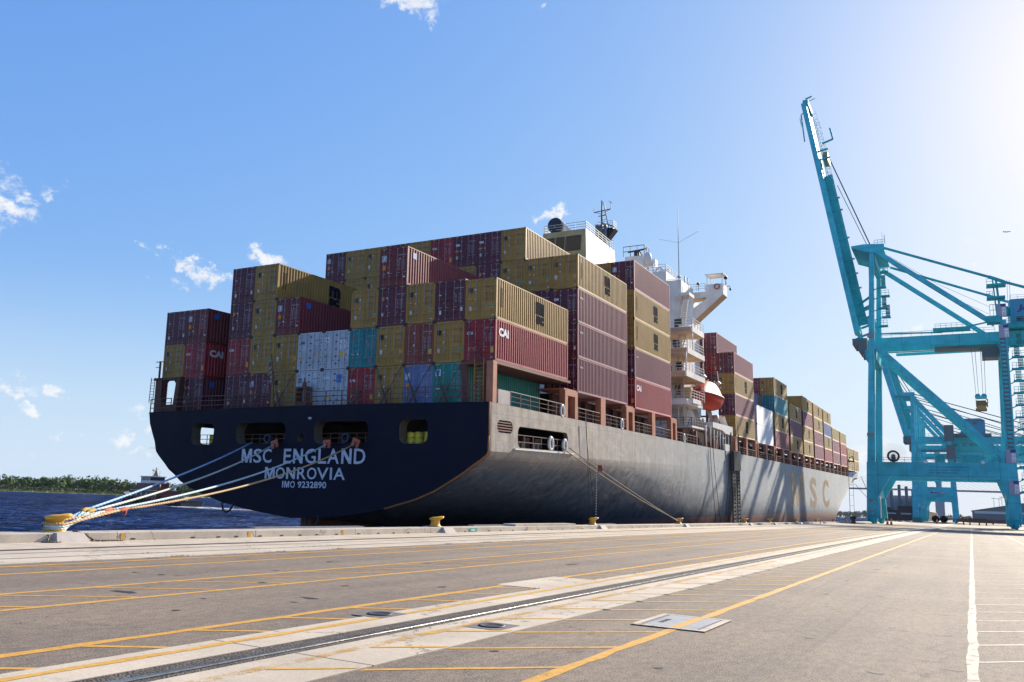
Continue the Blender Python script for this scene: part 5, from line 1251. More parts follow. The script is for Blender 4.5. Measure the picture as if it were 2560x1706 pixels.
bp_ = MB(); bp_.tube([(-1, 64.8, 9.3), (-1, 64.8, 10.6)], .5, 12); bp_.build('boat_winch', M_stair, bdo)
bg = MB(); bg.rail([(-4.6, 51.6, 8.4), (-.7, 51.6, 8.4)], 1.0, .03, 3, 1.0); bg.rail([(-.65, 51.6, 8.4), (-.65, 58.5, 8.4)], 1.0, .03, 3, 1.2); bg.beam((-1.0, 49.6, 6.2), (-1.0, 52.2, 8.4), .08, .25); bg.beam((-1.0, 49.6, 7.2), (-1.0, 52.2, 9.4), .05); bg.build('boat_deck_railing', M_railr, bdo)
rd2 = MB(); rnd = random.Random(12)
for i in range(60):
    y = rnd.uniform(51.5, 70.5); x = rnd.uniform(-3.4, -.3); z0 = deck_z(y); h = rnd.uniform(.5, 2.0); w_ = rnd.uniform(.08, .5); rd2.box(x, x + w_, y, y + w_ * rnd.uniform(.6, 2), z0 - .1, z0 + h)
rd2.build('deck_machinery', paint('machinery_red_brown', (.14, .045, .03), .6, .4, .4, rust=.5, var=0), bdo)['kind'] = 'stuff'
wl_ = MB(); wl_.box(-4.4, -1.2, 56, 56.3, 5.6, 8.1); wl_.box(-2.7, -2.4, 54, 71, 5.6, 8.2); wl_.build('casing_wall', paint('casing_tan', (.50, .36, .26), .6, .3, .4, rust=.3, var=0), bdo)
hd = MB(); hd.box(-.03, .12, 65.4, 68.2, 5.8, 6.75); hd.build('bulwark_plate', M_swhite, ship)
M_dav = paint('davit_grey', (.50, .47, .44), .5, .3, .3, rust=.2, var=0)
for y in (56.9, 64.6):
    dv = MB(); dv.beam((-1.1, y, 9.3), (-2.3, y, 12.6), .45, .55); dv.beam((-2.3, y, 12.6), (-2.1, y, 13.6), .45, .55); dv.beam((-2.1, y, 13.4), (-.2, y, 15.1), .4, .5); dv.beam((-.35, y, 15.0), (-.5, y, 16.6), .12); dv.build('davit', M_dav, bdo)
gw = MB()
gx = .55
gw.box(gx - .25, gx + .3, 67.4, 71.6, 3.2, 5.9)
for y in (67.2, 71.9): gw.beam((gx, y, -4.6), (gx, y, 8.4), .16)
for i in range(10): gw.box(gx + .31, gx + .36, 67.4, 71.6, 3.3 + i * .27, 3.36 + i * .27)
gwo = gw.build('gangway', M_dark, ship)
gl = MB()
for y in (67.5, 68.8, 70.2, 71.4): gl.beam((gx, y, -4.6), (gx, y, 3.2), .22)
for i in range(30):
    z = -4.5 + i * .26; gl.beam((gx, 67.5, z), (gx, 71.4, z), .12)
    if i % 2: gl.beam((gx + .1, 67.5, z), (gx + .1, 68.8, z + .26), .08); gl.beam((gx + .1, 70.2, z), (gx + .1, 71.4, z + .26), .08)
gl.build('gangway_steps', M_dark, gwo)
for y0, y1, a in ((56.6, 60.4, 0), (57.1, 62.5, .25), (66.8, 60.8, .1), (15.0, 17.8, .1), (15.2, 16.3, .1)):
    y_end = y1 if y0 > 50 else y1
    pts = [(XS + .12 + a, y0 + (y1 - y0) * t ** 1.3, deck_z(y0) + (-8.6 - deck_z(y0)) * t * (1 if y0 > 50 else .62)) for t in [i / 10 for i in range(11)]]
    wr = MB(); wr.tube(pts, .035 if y0 > 50 else .02, 5); wr.build('hanging_line', M_dark, ship)
dm_ = MB()
for i in range(30): z = 3.0 - i * .22; dm_.box(XS + .01, XS + .03, 18.0 - .012 * i, 18.07 - .012 * i, z, z + .08)
dm_.build('draught_mark', M_rail, ship)['kind'] = 'stuff'
# lifeboat: enclosed orange boat hanging in its davits
M_lbo = paint('lifeboat_orange', (0.42, 0.022, 0.003), 0.55, 0.15, 0.2, (.12, .03, .015), 1.2, .12, var=0)
bo = thing('lifeboat', 'enclosed orange lifeboat hanging in davits beside the white bridge tower', 'lifeboat')
on_ship(bo, (-1.35, 61.4, 12.85), (1.15, 1.3, 1.15))
lbm = MB(); lbm.smooth = True
secs = []
LBS = [(-4.6, .15, .5, -.2, .3), (-4.3, .75, .95, -1.0, .4), (-3.4, 1.15, 1.15, -1.35, .8), (-2.2, 1.35, 1.2, -1.5, 1.45), (-.8, 1.42, 1.2, -1.55, 1.75), (.8, 1.42, 1.2, -1.55, 1.7), (1.9, 1.38, 1.2, -1.5, 1.55), (2.6, 1.3, 1.2, -1.45, 1.0), (3.6, 1.1, 1.1, -1.3, .9), (4.4, .7, .9, -.9, .75), (4.9, .15, .5, -.1, .45)]
for y, hw, hd_, zb_, zt_ in LBS:
    prof = [(0, zb_), (.45, zb_ + .12), (.8, zb_ * .62), (.98, zb_ * .28), (1.0, 0.0), (1.06, .05), (1.06, .14), (.98, .18), (.86, zt_ * .55), (.62, zt_ * .9), (.3, zt_), (0, zt_ * 1.02)]
    pts = [(hw * a, y, b) for a, b in prof]; secs.append(pts + [(-x, yy, z) for x, yy, z in pts[-2:0:-1]])
lbm.grid(secs, closed=True); k = len(secs[0]); lbm.add(secs[0], [tuple(range(k))]); lbm.add(secs[-1], [tuple(range(k))])
lbm.build('boat_body', M_lbo, bo)
lw = MB(); lw.smooth = True
for sx in (-1, 1): lw.tube([(sx * hw * 1.08, y, .10) for y, hw, a, b, c in LBS], .05, 6)
lw.build('fender_strip', M_rail, bo)
lw = MB()
for y in (-3.0, -1.8): lw.box(-1.3, 1.3, y - .02, y + .02, .3, .36)
lw.lathe([(0, 0), (.22, 0), (.2, .35), (0, .4)], (0, -2.4, 1.6), 10); lw.lathe([(0, 0), (.22, 0), (.2, .35), (0, .4)], (0, .6, 1.7), 10)
lw.build('hatch', M_lbo, bo)
each('hoist_hook', M_dark, bo, [lambda mb: mb.tube([(0, -3.9, .9), (0, -3.9, 2.4)], .07, 6), lambda mb: mb.tube([(0, 3.6, .9), (0, 3.6, 2.3)], .07, 6)])
# drums inside the transom openings
M_drum = paint('drum_yellow', (0.62, 0.50, 0.03), .4, .25, .3, (.15, .1, .02), 4, rust=.15, var=.08)
def make_drum():
    t = thing('oil_drum', '', 'drum')
    mb = MB(); mb.lathe([(0, 0), (.27, 0), (.29, .02), (.275, .05), (.28, .28), (.295, .30), (.28, .32), (.28, .58), (.295, .60), (.28, .62), (.275, .85), (.29, .88), (.27, .89), (0, .87)], n=18); mb.build('shell', M_drum, t)
    mb = MB(); mb.lathe([(0, .871), (.05, .871), (.05, .90), (0, .90)], (.15, 0, 0), 8); mb.build('bung', M_dark, t)
    return t
d0 = make_drum()
for i, (x, y, l) in enumerate(((-25.85, .35, 'left yellow drum in the leftmost stern opening'), (-25.0, .3, 'right yellow drum in the leftmost stern opening'), (-6.55, .1, 'leftmost of the three yellow drums in the right stern opening'), (-5.92, .1, 'middle of the three yellow drums in the right stern opening'), (-5.15, .1, 'rightmost of the three yellow drums in the right stern opening'))):
    o = d0 if i == 0 else copy_tree(d0)
    on_ship(o, (x, y, 3.725), (1.15, 1.15, 1.2)); tag(o, l, 'drum', 'yellow drums in the stern openings')
# flag at the stern
fg = thing('ensign', 'small striped flag drooping on its pole at the stern rail', 'flag')
on_ship(fg, (-18.6, -.7, 6.7))
mb = MB(); mb.tube([(0, 0, 0), (-.4, -.25, 4.1)], .045, 6); mb.build('flag_pole', M_railr, fg)
mb = MB()
for j in range(10):
    mb.mi = j % 2 if j < 9 else 2
    za, zb = 1.7 + j * .17, 1.7 + (j + 1) * .17
    k = lambda z: -.55 - .10 * sin(z * 2.4)
    mb.quad((k(za) + .02, -.2, za), (k(za) + .32 + .06 * sin(za * 3), -.3, za + .12), (k(zb) + .32 + .06 * sin(zb * 3), -.3, zb + .12), (k(zb) + .02, -.2, zb))
mb.build('flag_cloth', [plain('flag_red', (.30, .05, .04), .8), plain('flag_white', (.34, .28, .25), .8), plain('flag_blue', (.03, .04, .10), .8)], fg)
# ------------------------------------------------------------------ mooring ropes
def rope_mat(name, col, dark):
    m, n, p = new_mat(name)
    uvw = n.n('ShaderNodeTexCoord').outputs['Object']
    w = n.n('ShaderNodeTexWave', {'Scale': 5.5, 'Distortion': 1.5, 'Detail': 2.0}, wave_type='BANDS', bands_direction='DIAGONAL'); n.t.links.new(uvw, w.inputs['Vector'])
    f = n.noise(uvw, 1.2, 5, .6).outputs['Fac']
    c = n.mix(n.ramp(w.outputs['Fac'], 0, 1, .55, 1.0), dark, col)
    c = n.mix(n.math('MULTIPLY', n.ramp(f, .5, .75), .4), c, (.12, .10, .08))
    bmp = n.n('ShaderNodeBump', {'Strength': .6, 'Distance': .02, 'Height': w.outputs['Fac']})
    setp(n, p, color=c, rough=.75, normal=bmp.outputs[0])
    return m
def catenary(a, b, sag, n=22):
    a, b = Vector(a), Vector(b)
    return [a.lerp(b, i / n) + Vector((0, 0, -sag * 4 * (i / n) * (1 - i / n))) for i in range(n + 1)]
BP = Vector((BX, 16.55, .46))
M_splice_y = paint('splice_yellow', (.42, .26, .04), .8, .6, 0, (.05, .04, .03), 9, var=0)
M_splice_r = paint('splice_red', (.42, .10, .05), .8, .4, 0, (.08, .05, .03), 9, var=0)
RO = [((-20.35, -1.0, 4.10), rope_mat('rope_pale_blue', (.30, .46, .62), (.10, .22, .40)), 'pale blue mooring rope, uppermost of the four ropes at the stern', (-1.425, 1, -.0425), M_splice_y),
      ((-17.95, -1.0, 4.02), rope_mat('rope_cream', (.52, .55, .47), (.28, .33, .30)), 'cream white mooring rope, second from the top at the stern', (-1.422, 1, -.0465), M_splice_y),
      ((-12.95, -1.0, 4.02), rope_mat('rope_ice_blue', (.50, .60, .60), (.28, .40, .42)), 'icy white mooring rope, third from the top, with red splice', (-1.4008, 1, -.0476), M_splice_r),
      ((-10.35, -1.0, 4.08), rope_mat('rope_tan', (.50, .32, .16), (.24, .13, .06)), 'tan brown mooring rope, lowest of the four at the stern', (-1.353, 1, -.0436), M_splice_r)]
for i, (sp, mat, lab, dv_, sm_) in enumerate(RO):
    q = SM @ Vector(sp)
    d = Vector(dv_); tt = (17.55 + .30 * i); d = d * tt; s = Vector((0, 0, 1.72)) + d      # splice point near the bollard
    s = BP + (q - BP).normalized() * ((2.55, 2.7, 3.15, 3.75)[i]) + Vector((0, 0, (.10, .04, -.02, -.10)[i]))
    t = thing('mooring_rope', lab, 'rope', tuple(s), 'stern mooring ropes')
    S0 = s
    mb = MB(); mb.smooth = True
    mb.tube([p - S0 for p in catenary(s, q, (.20, .40, .50, .60)[i], 26)], .048, 8)
    mb.build('rope_line', mat, t)
    mb = MB(); mb.smooth = True                        # eye: two legs running round the bollard post
    for sgn in (-1, 1):
        ang = math.atan2((s - BP).y, (s - BP).x); r = .27 + .02 * i
        zz = .40 + .075 * i - .1
        pts = [s - S0]
        for j in range(1, 5): pts.append((s.lerp(Vector((BP.x + r * cos(ang + sgn * 1.45), BP.y + r * sin(ang + sgn * 1.45), zz)), j / 5) - S0))
        for j in range(6): a = ang + sgn * (1.45 + 1.75 * j / 5); pts.append(Vector((BP.x + r * cos(a), BP.y + r * sin(a), zz)) - S0)
        mb.tube(pts, .043, 7)
    mb.build('rope_eye', mat, t)
    mb = MB(); mb.smooth = True; dn = (q - s).normalized()
    mb.tube([-dn * .30, -dn * .1, dn * .12, dn * .32], [.05, .085, .085, .055], 8)
    if sm_ is M_splice_r: mb.tube([dn * .25, dn * .2 + Vector((0, 0, -.16)), dn * .08 + Vector((.02, 0, -.30))], [.05, .045, .02], 6)
    mb.build('splice_wrap', sm_, t)
    if i > 0:
        gpt = q + (s - q).normalized() * .55
        g = thing('rat_guard', 'orange rat guard clipped on ' + ('the cream second rope below the middle opening', 'the icy third rope below the stern opening', 'the tan lowest rope below the stern opening')[i - 1], 'rat guard', tuple(gpt), 'orange rat guards')
        mb = MB()
        for a in (-1, 1):
            mb.box(-.33, -.09 if a < 0 else .33, -.02, .02, -.30, .28) if a < 0 else mb.box(.09, .33, -.02, .02, -.30, .28)
        mb.box(-.09, .09, -.02, .02, .05, .28)
        mb.build('guard_disc', plain('guard_orange_%d' % i, (.50, .095, .03), .5), g); g.rotation_euler = (0, radians(18 * (i - 2)), 0)
        mb = MB(); mb.tube([(0, -.12, 0), (0, .12, 0)], .07, 8); mb.build('clip', M_dark, g)
# loose rope ends by the bollard
mb = MB(); mb.smooth = True; rnd = random.Random(2)
pts = [(BX + .35, 16.95, .32), (BX + .75, 17.1, .24), (BX + .85, 17.4, .03), (BX + 1.0, 17.7, .035), (BX + .95, 18.0, .03), (BX + 1.1, 18.25, .03)]
mb.tube(pts, .028, 6); mb.tube([(BX - .1, 16.2, .5), (BX + .3, 16.0, .28), (BX + .82, 15.9, .2), (BX + .85, 15.85, .03), (BX + 1.05, 15.8, .03), (BX + 1.0, 15.55, .035), (BX + 1.15, 16.0, .03), (BX + 1.0, 16.2, .03)], .022, 6)
for i in range(26): mb.tube([(BX + .9 + rnd.gauss(0, .06), 17.5 + rnd.gauss(0, .15), .03), (BX + .9 + rnd.gauss(0, .09), 17.55 + rnd.gauss(0, .2), .04)], .012, 5)
o = mb.build('loose_rope', rope_mat('rope_weathered', (.16, .11, .06), (.05, .035, .025))); tag(o, 'frayed loose rope ends lying on the kerb beside the roped yellow bollard', 'rope')
# spring lines from the side opening
M_spr = rope_mat('rope_dark_tan', (.20, .14, .09), (.10, .065, .04))
B3 = Vector((BX, 81.0, .5))
for i, (sp, lab) in enumerate((((.45, 11.45, 4.12), 'upper of the two brown spring ropes running along the hull'), ((.42, 10.3, 4.05), 'lower of the two brown spring ropes running along the hull'))):
    q = SM @ Vector(sp); s = B3 + Vector((.1, -.35 + .2 * i, .05 * i))
    mb = MB(); mb.smooth = True; mb.tube(catenary(q, s, .12 + .16 * i, 24), .042, 7); mb.tube([s, s + Vector((-.3, .3, 0)), s + Vector((-.2, .75, 0)), s + Vector((.2, .6, -.02))], .05, 7)
    o = mb.build('spring_rope', M_spr); tag(o, lab, 'rope', 'spring ropes')
g0 = (SM @ Vector((.45, 11.45, 4.12))).lerp(B3, .24)
g = thing('rat_guard', 'rusty brown rat guard on the two spring ropes beside the hull', 'rat guard', tuple(g0)); mb = MB(); mb.plate(circ(0, 0, .24, 14), [rrect(-.05, .05, -.20, .02, .02, 2)[::-1]], lambda u, v, d: (u, d, v), -.02, .02); mb.box(-.2, .2, -.08, .08, -.05, .3); mb.build('guard_disc', paint('guard_rust', (.30, .075, .03), .6, .3, .3, rust=.3, var=0), g)
# bow lines
for i, (a, b, lab) in enumerate((((1.0, 262, 4.2), (BX, 300, .5), 'thin bow rope sloping from the bow to the quay, the steeper one'), ((-3.0, 285, 1.5), (BX, 330, .5), 'thin bow rope sloping from the bow to the quay, the flatter one'))):
    mb = MB(); mb.tube(catenary(SM @ Vector(a), b, .5, 14), .09, 6); o = mb.build('bow_rope', M_spr); tag(o, lab, 'rope', 'bow ropes')

# ------------------------------------------------------------------ ship to shore cranes
M_cr = paint('crane_turquoise', (0.060, 0.500, 0.590), 0.52, 0.12, 0.25, (0.03, 0.19, 0.23), 0.5, 0.22, var=0)
M_crd = paint('crane_turquoise_walkway', (0.030, 0.400, 0.440), 0.65, 0.2, 0.3, (0.03, 0.14, 0.15), 1.0, 0.12, var=0)
M_cgrey = plain('crane_machinery_grey', (.10, .13, .15), .5)
M_sign = plain('crane_sign_grey', (.34, .33, .45), .5); M_signn = plain('crane_sign_navy', (.04, .045, .20), .5)
M_lampw = plain('lamp_white', (.8, .8, .78), .3)
CY = 216.5
_n = NT(M_cr.node_tree)                                 # welded plate joints every few metres up the legs and along the beams
_g = _n.n('ShaderNodeNewGeometry').outputs['Position']; _s = _n.n('ShaderNodeSeparateXYZ', {0: _g})
_p = [x for x in M_cr.node_tree.nodes if x.type == 'BSDF_PRINCIPLED'][0]; _c = _p.inputs['Base Color'].links[0].from_socket
for _ax, _pit in ((2, 5.7), (0, 6.3)):
    _fr = _n.math('FRACT', _n.math('DIVIDE', _s.outputs[_ax], _pit))
    _c = _n.mix(_n.ramp(_n.math('ABSOLUTE', _n.math('SUBTRACT', _fr, .5)), .487, .493, 0, .45), _c, (.015, .12, .15))
_n.t.links.new(_c, _p.inputs['Base Color'])
cr = thing('container_crane', 'tall turquoise quay crane with raised boom, nearest of the cranes', 'crane', (0, CY, 0), 'quay cranes')
mb = MB()
frame = [(-21.75, 1.3), (-21.25, 14.5), (9.6, 14.5), (9.95, 1.3), (7.3, 1.3), (7.45, 6.6), (6.0, 10.9), (-16.4, 10.9), (-19.05, 6.2), (-18.75, 1.3)]
def portal(y0, y1): mb.plate(frame, [], lambda u, v, d: (u, d, v), y0, y1)
portal(0, 1.6); mb.build('portal_frame', M_cr, cr); mb = MB(); portal(18.6, 20.2); mb.build('portal_frame', M_cr, cr)
each('sill_beam', M_cr, cr, [lambda mb, b=b: mb.box(*b) for b in [(x - 1.2, x + 1.2, 1.6, 18.6, 6.2, 8.2) for x in (-20.4, 8.5)] + [(x - .8, x + .8, 1.6, 18.6, 11.4, 14.2) for x in (-20.0, 8.6)]])
for y in (0.8, 19.4):
    m2 = MB(); m2.beam((-20.25, y, 14.5), (-19.0, y, 43), 1.75, 1.4, w2=1.35); m2.beam((-19.0, y, 43), (-18.05, y, 66.4), 1.35, 1.2, w2=1.0); m2.build('leg', M_cr, cr)
    m2 = MB(); m2.beam((8.55, y, 14.5), (9.05, y, 47.3), 2.1, 1.5, w2=1.35); m2.build('leg', M_cr, cr)
    m2 = MB(); m2.beam((-18.6, y, 43.2), (8.4, y, 14.6), 1.5, 1.2); m2.add([(3.6, y - .6, 14.5), (8.2, y - .6, 14.5), (7.6, y - .6, 17.2), (3.6, y + .6, 14.5), (8.2, y + .6, 14.5), (7.6, y + .6, 17.2)], [(0, 1, 2), (3, 4, 5), (0, 2, 5, 3), (0, 1, 4, 3), (1, 2, 5, 4)]); m2.build('diagonal_brace', M_cr, cr)
    m2 = MB(); m2.beam((-17.2, y, 66.9), (7.4, y, 46.4), 1.15, 1.0); m2.build('diagonal_brace', M_cr, cr)
    m2 = MB(); m2.beam((-15.2, y, 67.5), (7.0, y, 57.8), .55, .5); m2.beam((6.9, y, 57.85), (10.0, y, 56.3), .95, .6); m2.beam((10, y, 56.3), (36, y, 45.5), .55, .5); m2.build('back_stay', M_crd, cr)
each('cross_beam', M_cr, cr, [lambda mb: mb.box(-20.6, -18.2, 1.6, 18.6, 39.7, 42.0), lambda mb: mb.box(8.2, 9.9, 1.6, 18.6, 40.2, 42.6), lambda mb: mb.box(-18.7, -17.4, 1.6, 18.6, 64.5, 66.3), lambda mb: mb.beam((-14.8, 19.4, 43.6), (7.0, 19.4, 43.8), .7, .65)])
for y in (6.2, 14.0):
    m2 = MB(); m2.box(-19.2, 42, y - .6, y + .6, 43.6, 45.6)
    m2.box(-18.5, 42, y - .95 if y < 10 else y + .6, y - .6 if y < 10 else y + .95, 43.3, 43.55); m2.build('girder', M_cr, cr)
m2 = MB(); m2.rail([(-17, 5.2, 45.6), (7.5, 5.2, 45.6)], 1.1, .035, 2, 2.2); m2.beam((-17.4, 6.2, 46.8), (-4, 6.2, 46.3), .45, .3); m2.beam((-4, 6.2, 46.3), (7.5, 6.2, 48.4), .45, .3); m2.box(-5.5, 2.5, 4.9, 6.6, 46.3, 47.2); m2.rail([(-5, 4.9, 47.2), (2, 4.9, 47.2)], 1.0, .035, 2, 1.2); m2.build('girder_walkway', M_crd, cr)
m2 = MB(); m2.box(-5.5, 8, 8, 12.2, 42.4, 43.2); m2.box(4.6, 8.0, 7.6, 12.6, 39.9, 42.3); m2.build('trolley', M_cgrey, cr)
m2 = MB()
m2.add([(-22.9, y, 68.7) for y in (2, 18)] + [(-18.6, y, 67.0) for y in (2, 18)] + [(-15.2, y, 67.2) for y in (2, 18)] + [(-15.2, y, 69.0) for y in (2, 18)] + [(-20, y, 69.4) for y in (2, 18)] + [(-22.9, y, 69.2) for y in (2, 18)],
       [(0, 2, 4, 6, 8, 10), (1, 3, 5, 7, 9, 11)] + [(2 * i, 2 * ((i + 1) % 6), 2 * ((i + 1) % 6) + 1, 2 * i + 1) for i in range(6)])
m2.build('apex', M_cr, cr)
m2 = MB(); m2.box(-20.6, -17.6, 8, 12, 70.6, 70.9); m2.beam((-18.0, 9, 69.3), (-18.0, 9, 70.7), .3); m2.beam((-19.6, 9, 69.3), (-19.6, 9, 70.7), .3); m2.rail([(-17.5, 2.2, 69.0), (-15.0, 2.2, 69.0)], 1.2, .04, 2, .8); m2.beam((-15.6, 2.5, 69), (-15.6, 2.5, 72.3), .06); m2.beam((-15.0, 2.5, 69), (-15.1, 2.5, 71.4), .14); m2.build('apex_platform', M_crd, cr)
m2 = MB(); m2.tube([(-18.6, 8.6, 70), (-18.6, 11.4, 70)], .55, 14); m2.build('sheave', paint('sheave_ochre', (.35, .24, .05), .5, .3, .2, var=0), cr)
# raised boom: two box girders with rungs and walkways between
hinge = Vector((-22.6, 0, 47.0)); tip = Vector((-33.9, 0, 112.6)); bdv = (tip - hinge).normalized(); bn = Vector((bdv.z, 0, -bdv.x))
bm_ = thing_boom = bpy.data.objects.new('boom', None); COL.objects.link(bm_); bm_.parent = cr
for y in (6.2, 14.0):
    m2 = MB(); m2.beam((hinge.x, y, hinge.z), (tip.x, y, tip.z), 1.3, 2.8, w2=1.3, h2=2.0); m2.build('boom_girder', M_cr, bm_)
m2 = MB()
for i in range(2, 22):
    c = hinge + bdv * (i * 3.0); off = bn * .5
    m2.beam((c.x + off.x, 6.2, c.z + off.z), (c.x + off.x, 14, c.z + off.z), .35)
    if i % 2: c2 = hinge + bdv * ((i + 1) * 3.0); m2.beam((c.x + off.x, 6.8, c.z + off.z), (c2.x + off.x, 13.4, c2.z + off.z), .22)
for t in (12, 16, 20, 26, 34.0, 37.5, 49.5, 52.0):
    c = hinge + bdv * t; m2.beam((c.x, 6.8, c.z), (c.x + bn.x * 3.4, 6.8, c.z + bn.z * 3.4), .55, .3)
m2.build('boom_bracing', M_crd, bm_)
m2 = MB()
for y in (7.2, 13.0):
    for k_, off in ((0, 1.55), (1, 2.5)):
        a = hinge + bn * off + bdv * 4; b = hinge + bn * off + bdv * 64; m2.beam((a.x, y, a.z), (b.x, y, b.z), .07 if k_ else .16, .07 if k_ else .16)
    for i in range(34): c = hinge + bdv * (4 + i * 1.8); a = c + bn * 1.55; b = c + bn * 2.5; m2.beam((a.x, y, a.z), (b.x, y, b.z), .07)
m2.build('boom_walkway', M_crd, bm_)['kind'] = 'stuff'
m2 = MB(); c = tip + bdv * .2; m2.box(c.x - .2, c.x + 1.2, 5.8, 14.4, c.z - .4, c.z + .9); m2.beam((c.x + .5, 6, c.z + 1.2), (c.x + 2.2, 6, c.z + 1.7), .3); m2.beam((c.x + .8, 6, c.z + .2), (c.x + 3, 6, c.z + .9), .14); m2.build('boom_tip', M_crd, bm_)
m2 = MB(); a = hinge + bn * 1.0 + bdv * 3; b = hinge + bn * 1.0 + bdv * 46; m2.beam((a.x, 10.5, a.z), (b.x, 10.5, b.z), 3.4, .12); m2.build('boom_grating', M_crd, bm_); m2 = MB(); e = tip - bdv * 3; m2.beam((e.x - 1.3, 6.2, e.z), (e.x - .6, 6.2, e.z - 8), .3); m2.beam((e.x - 1.3, 6.2, e.z), (e.x - .3, 6.2, e.z + .8), .2); m2.rail([(e.x - 1.5, 5.4, e.z - 2), (e.x - 1.2, 5.4, e.z - 4)], .9, .04, 2, 1)
m2.build('tip_ladder', M_crd, bm_); m2 = MB(); c = hinge + bdv * 54; m2.beam((c.x + bn.x * 2.2, 7, c.z + bn.z * 2.2), (c.x + bn.x * 5.0, 7, c.z + 1.2), .4); m2.beam((c.x + bn.x * 5.0, 7, c.z + 1.2), (c.x + bn.x * 4.3, 7, c.z + 4.5), .4); m2.build('boom_latch', M_crd, bm_)
m2 = MB(); c = hinge + bdv * 50.5 + bn * 2.2; m2.box(c.x - .6, c.x + .6, 7.5, 12.5, c.z - 1.2, c.z + 1.2); m2.build('boom_sheave', paint('sheave_yellow', (.30, .27, .10), .5, .3, .2, var=0), bm_)
m2 = MB(); m2.box(-23.9, -20.5, 5.4, 14.8, 44.2, 45.8); m2.box(-22.5, -20.5, 5.4, 14.8, 42.4, 44.2); m2.beam((-22.9, 5.6, 45.9), (-21.2, 5.6, 43.0), .5); m2.box(-21.4, -20.4, 5.4, 6.4, 40.3, 42.4); m2.build('boom_hinge', M_cgrey, cr)
m2 = MB()
for y in (8.2, 12): a = hinge + bdv * 50 + bn * 3.0; m2.tube([(a.x, y, a.z), (-18.6, y, 70.2)], .11, 6)
a = hinge + bdv * 43 + bn * 3.2; m2.tube([(a.x, 12, a.z), (-19.2, 12, 70.0)], .09, 6)
for y in (6, 14): m2.tube([(-14.5, y, 66.8), (-4, y, 58.5), (6.8, y, 51.8)], .035, 5)
m2.build('boom_hoist_rope', M_dark, cr)
# machinery house with the port's lettering, post and signs
m2 = MB(); ho = rrect(10.8, 27, 4.2, 16.5, .9, 4)
m2.plate(ho, [], lambda u, v, d: (u, v, d), 47.1, 52.9)
hs_ = m2.build('machinery_house', plain('house_blue', (.035, .26, .44), .45), cr)
m2 = MB(); text_on(m2, 'JAXPORT', lambda u, v: (u + .28 * (v - 50), 4.19, v), 12.2, 22.5, 49.7, 51.5, .05); m2.build('lettering', M_signn, hs_)
m2 = MB(); m2.box(12.0, 13.4, 4.14, 4.18, 47.6, 48.6); m2.build('window', M_dark, hs_)
m2 = MB(); m2.box(9.9, 40, 3.2, 17, 45.9, 47.05); m2.rail([(10.0, 3.3, 47.05), (30, 3.3, 47.05)], 1.1, .04, 2, 1.5); m2.rail([(11, 4.4, 52.9), (20, 4.4, 52.9)], 1.0, .03, 2, 1.5); m2.lathe([(0, 49.3), (.9, 49.3), (.9, 51), (.5, 51.6), (0, 51.7)], (10.0, 6, 0), 14); m2.build('house_deck', M_crd, cr)
m2 = MB(); m2.beam((8.8, .8, 47.3), (8.3, .8, 57.4), .45); m2.beam((8.1, 2.2, 47.3), (7.7, 2.2, 57.4), .3)
for z, a, b in ((55.4, 6.3, 10.2), (52.4, 6.2, 9.9)): m2.box(a, b, -.6, 2.4, z, z + .4); m2.rail([(a, -.6, z + .4), (a + 1.2, -.6, z + .4)], 1.2, .04, 2, .8)
m2.rail([(6.6, -.6, 48.2), (8.0, -.6, 48.2)], 2.6, .05, 2, .8); m2.box(5.9, 8.6, -.6, 2.4, 46.6, 48.2)
for x in (10.3, 10.8): m2.beam((x, 1, 47.3), (x + .2, 1, 56.8), .08)
m2.build('stay_post', M_crd, cr)
def sign(x, y, z, h=3.2, w=2.0):
    m2 = MB(); m2.box(x - w / 2, x + w / 2, y - .06, y, z, z + h); s_ = m2.build('sign_panel', M_sign, cr)
    m2 = MB(); m2.box(x - .1, x + w / 2 - .02, y - .075, y - .062, z + h * .78, z + h - .02); m2.build('sign_band', M_signn, s_)
    m2 = MB()
    for dx in (.12, .42, .72): m2.box(x + dx, x + dx + .16, y - .078, y - .064, z + .15, z + h * .70)
    m2.box(x + .12, x + .88, y - .079, y - .065, z + h * .60, z + h * .70); m2.box(x + .12, x + .88, y - .079, y - .065, z + h * .32, z + h * .40); m2.build('sign_figure', M_lampw, s_)
for x, z in ((8.9, 48.0), (9.1, 43.0), (8.6, 14.5), (8.75, 7.6)): sign(x, -.02 if z < 20 else .0, z, 3.0)
each('leg_plate', plain('leg_plate_pink', (.32, .24, .22), .5), cr, [lambda mb, b=b: mb.box(*b) for b in ((-20.9, -19.3, -.07, -.01, 20.6, 21.4), (-21.2, -20.2, -.07, -.01, 5.0, 5.6), (-21.1, -20.2, -.07, -.01, 2.6, 3.2), (-19.9, -18.6, .02, .08, 44.8, 45.9))])
each('flood_lamp', M_lampw, cr, [lambda mb, x=x: mb.lathe([(0, -.16), (.42, -.16), (.42, 0), (0, 0)], (x, -.05, 14.55), 14, 'y') for x in (-8.6, 3.0)])
for s_, z in (('S.W.L.  Under Spreader Single Container 50 L.T.', 13.2), ('S.W.L.  Under Spreader Twin Twenty 65 L.T.', 12.55), ('S.W.L.  Under Cargo Beam 75 L.T.', 11.9)):
    m2 = MB(); text_on(m2, s_, lambda u, v: (u, -.012, v), -7.9, -7.9 + len(s_) * .182, z, z + .42, .02); m2.build('load_lettering', M_signn, cr)
m2 = MB(); m2.rail([(-19, .1, 14.5), (6.5, .1, 14.5)], 1.1, .04, 2, 1.5); m2.rail([(-21.0, .1, 14.5), (-19, .1, 14.5)], 1.1, .04, 2, 1); m2.build('portal_railing', M_crd, cr)
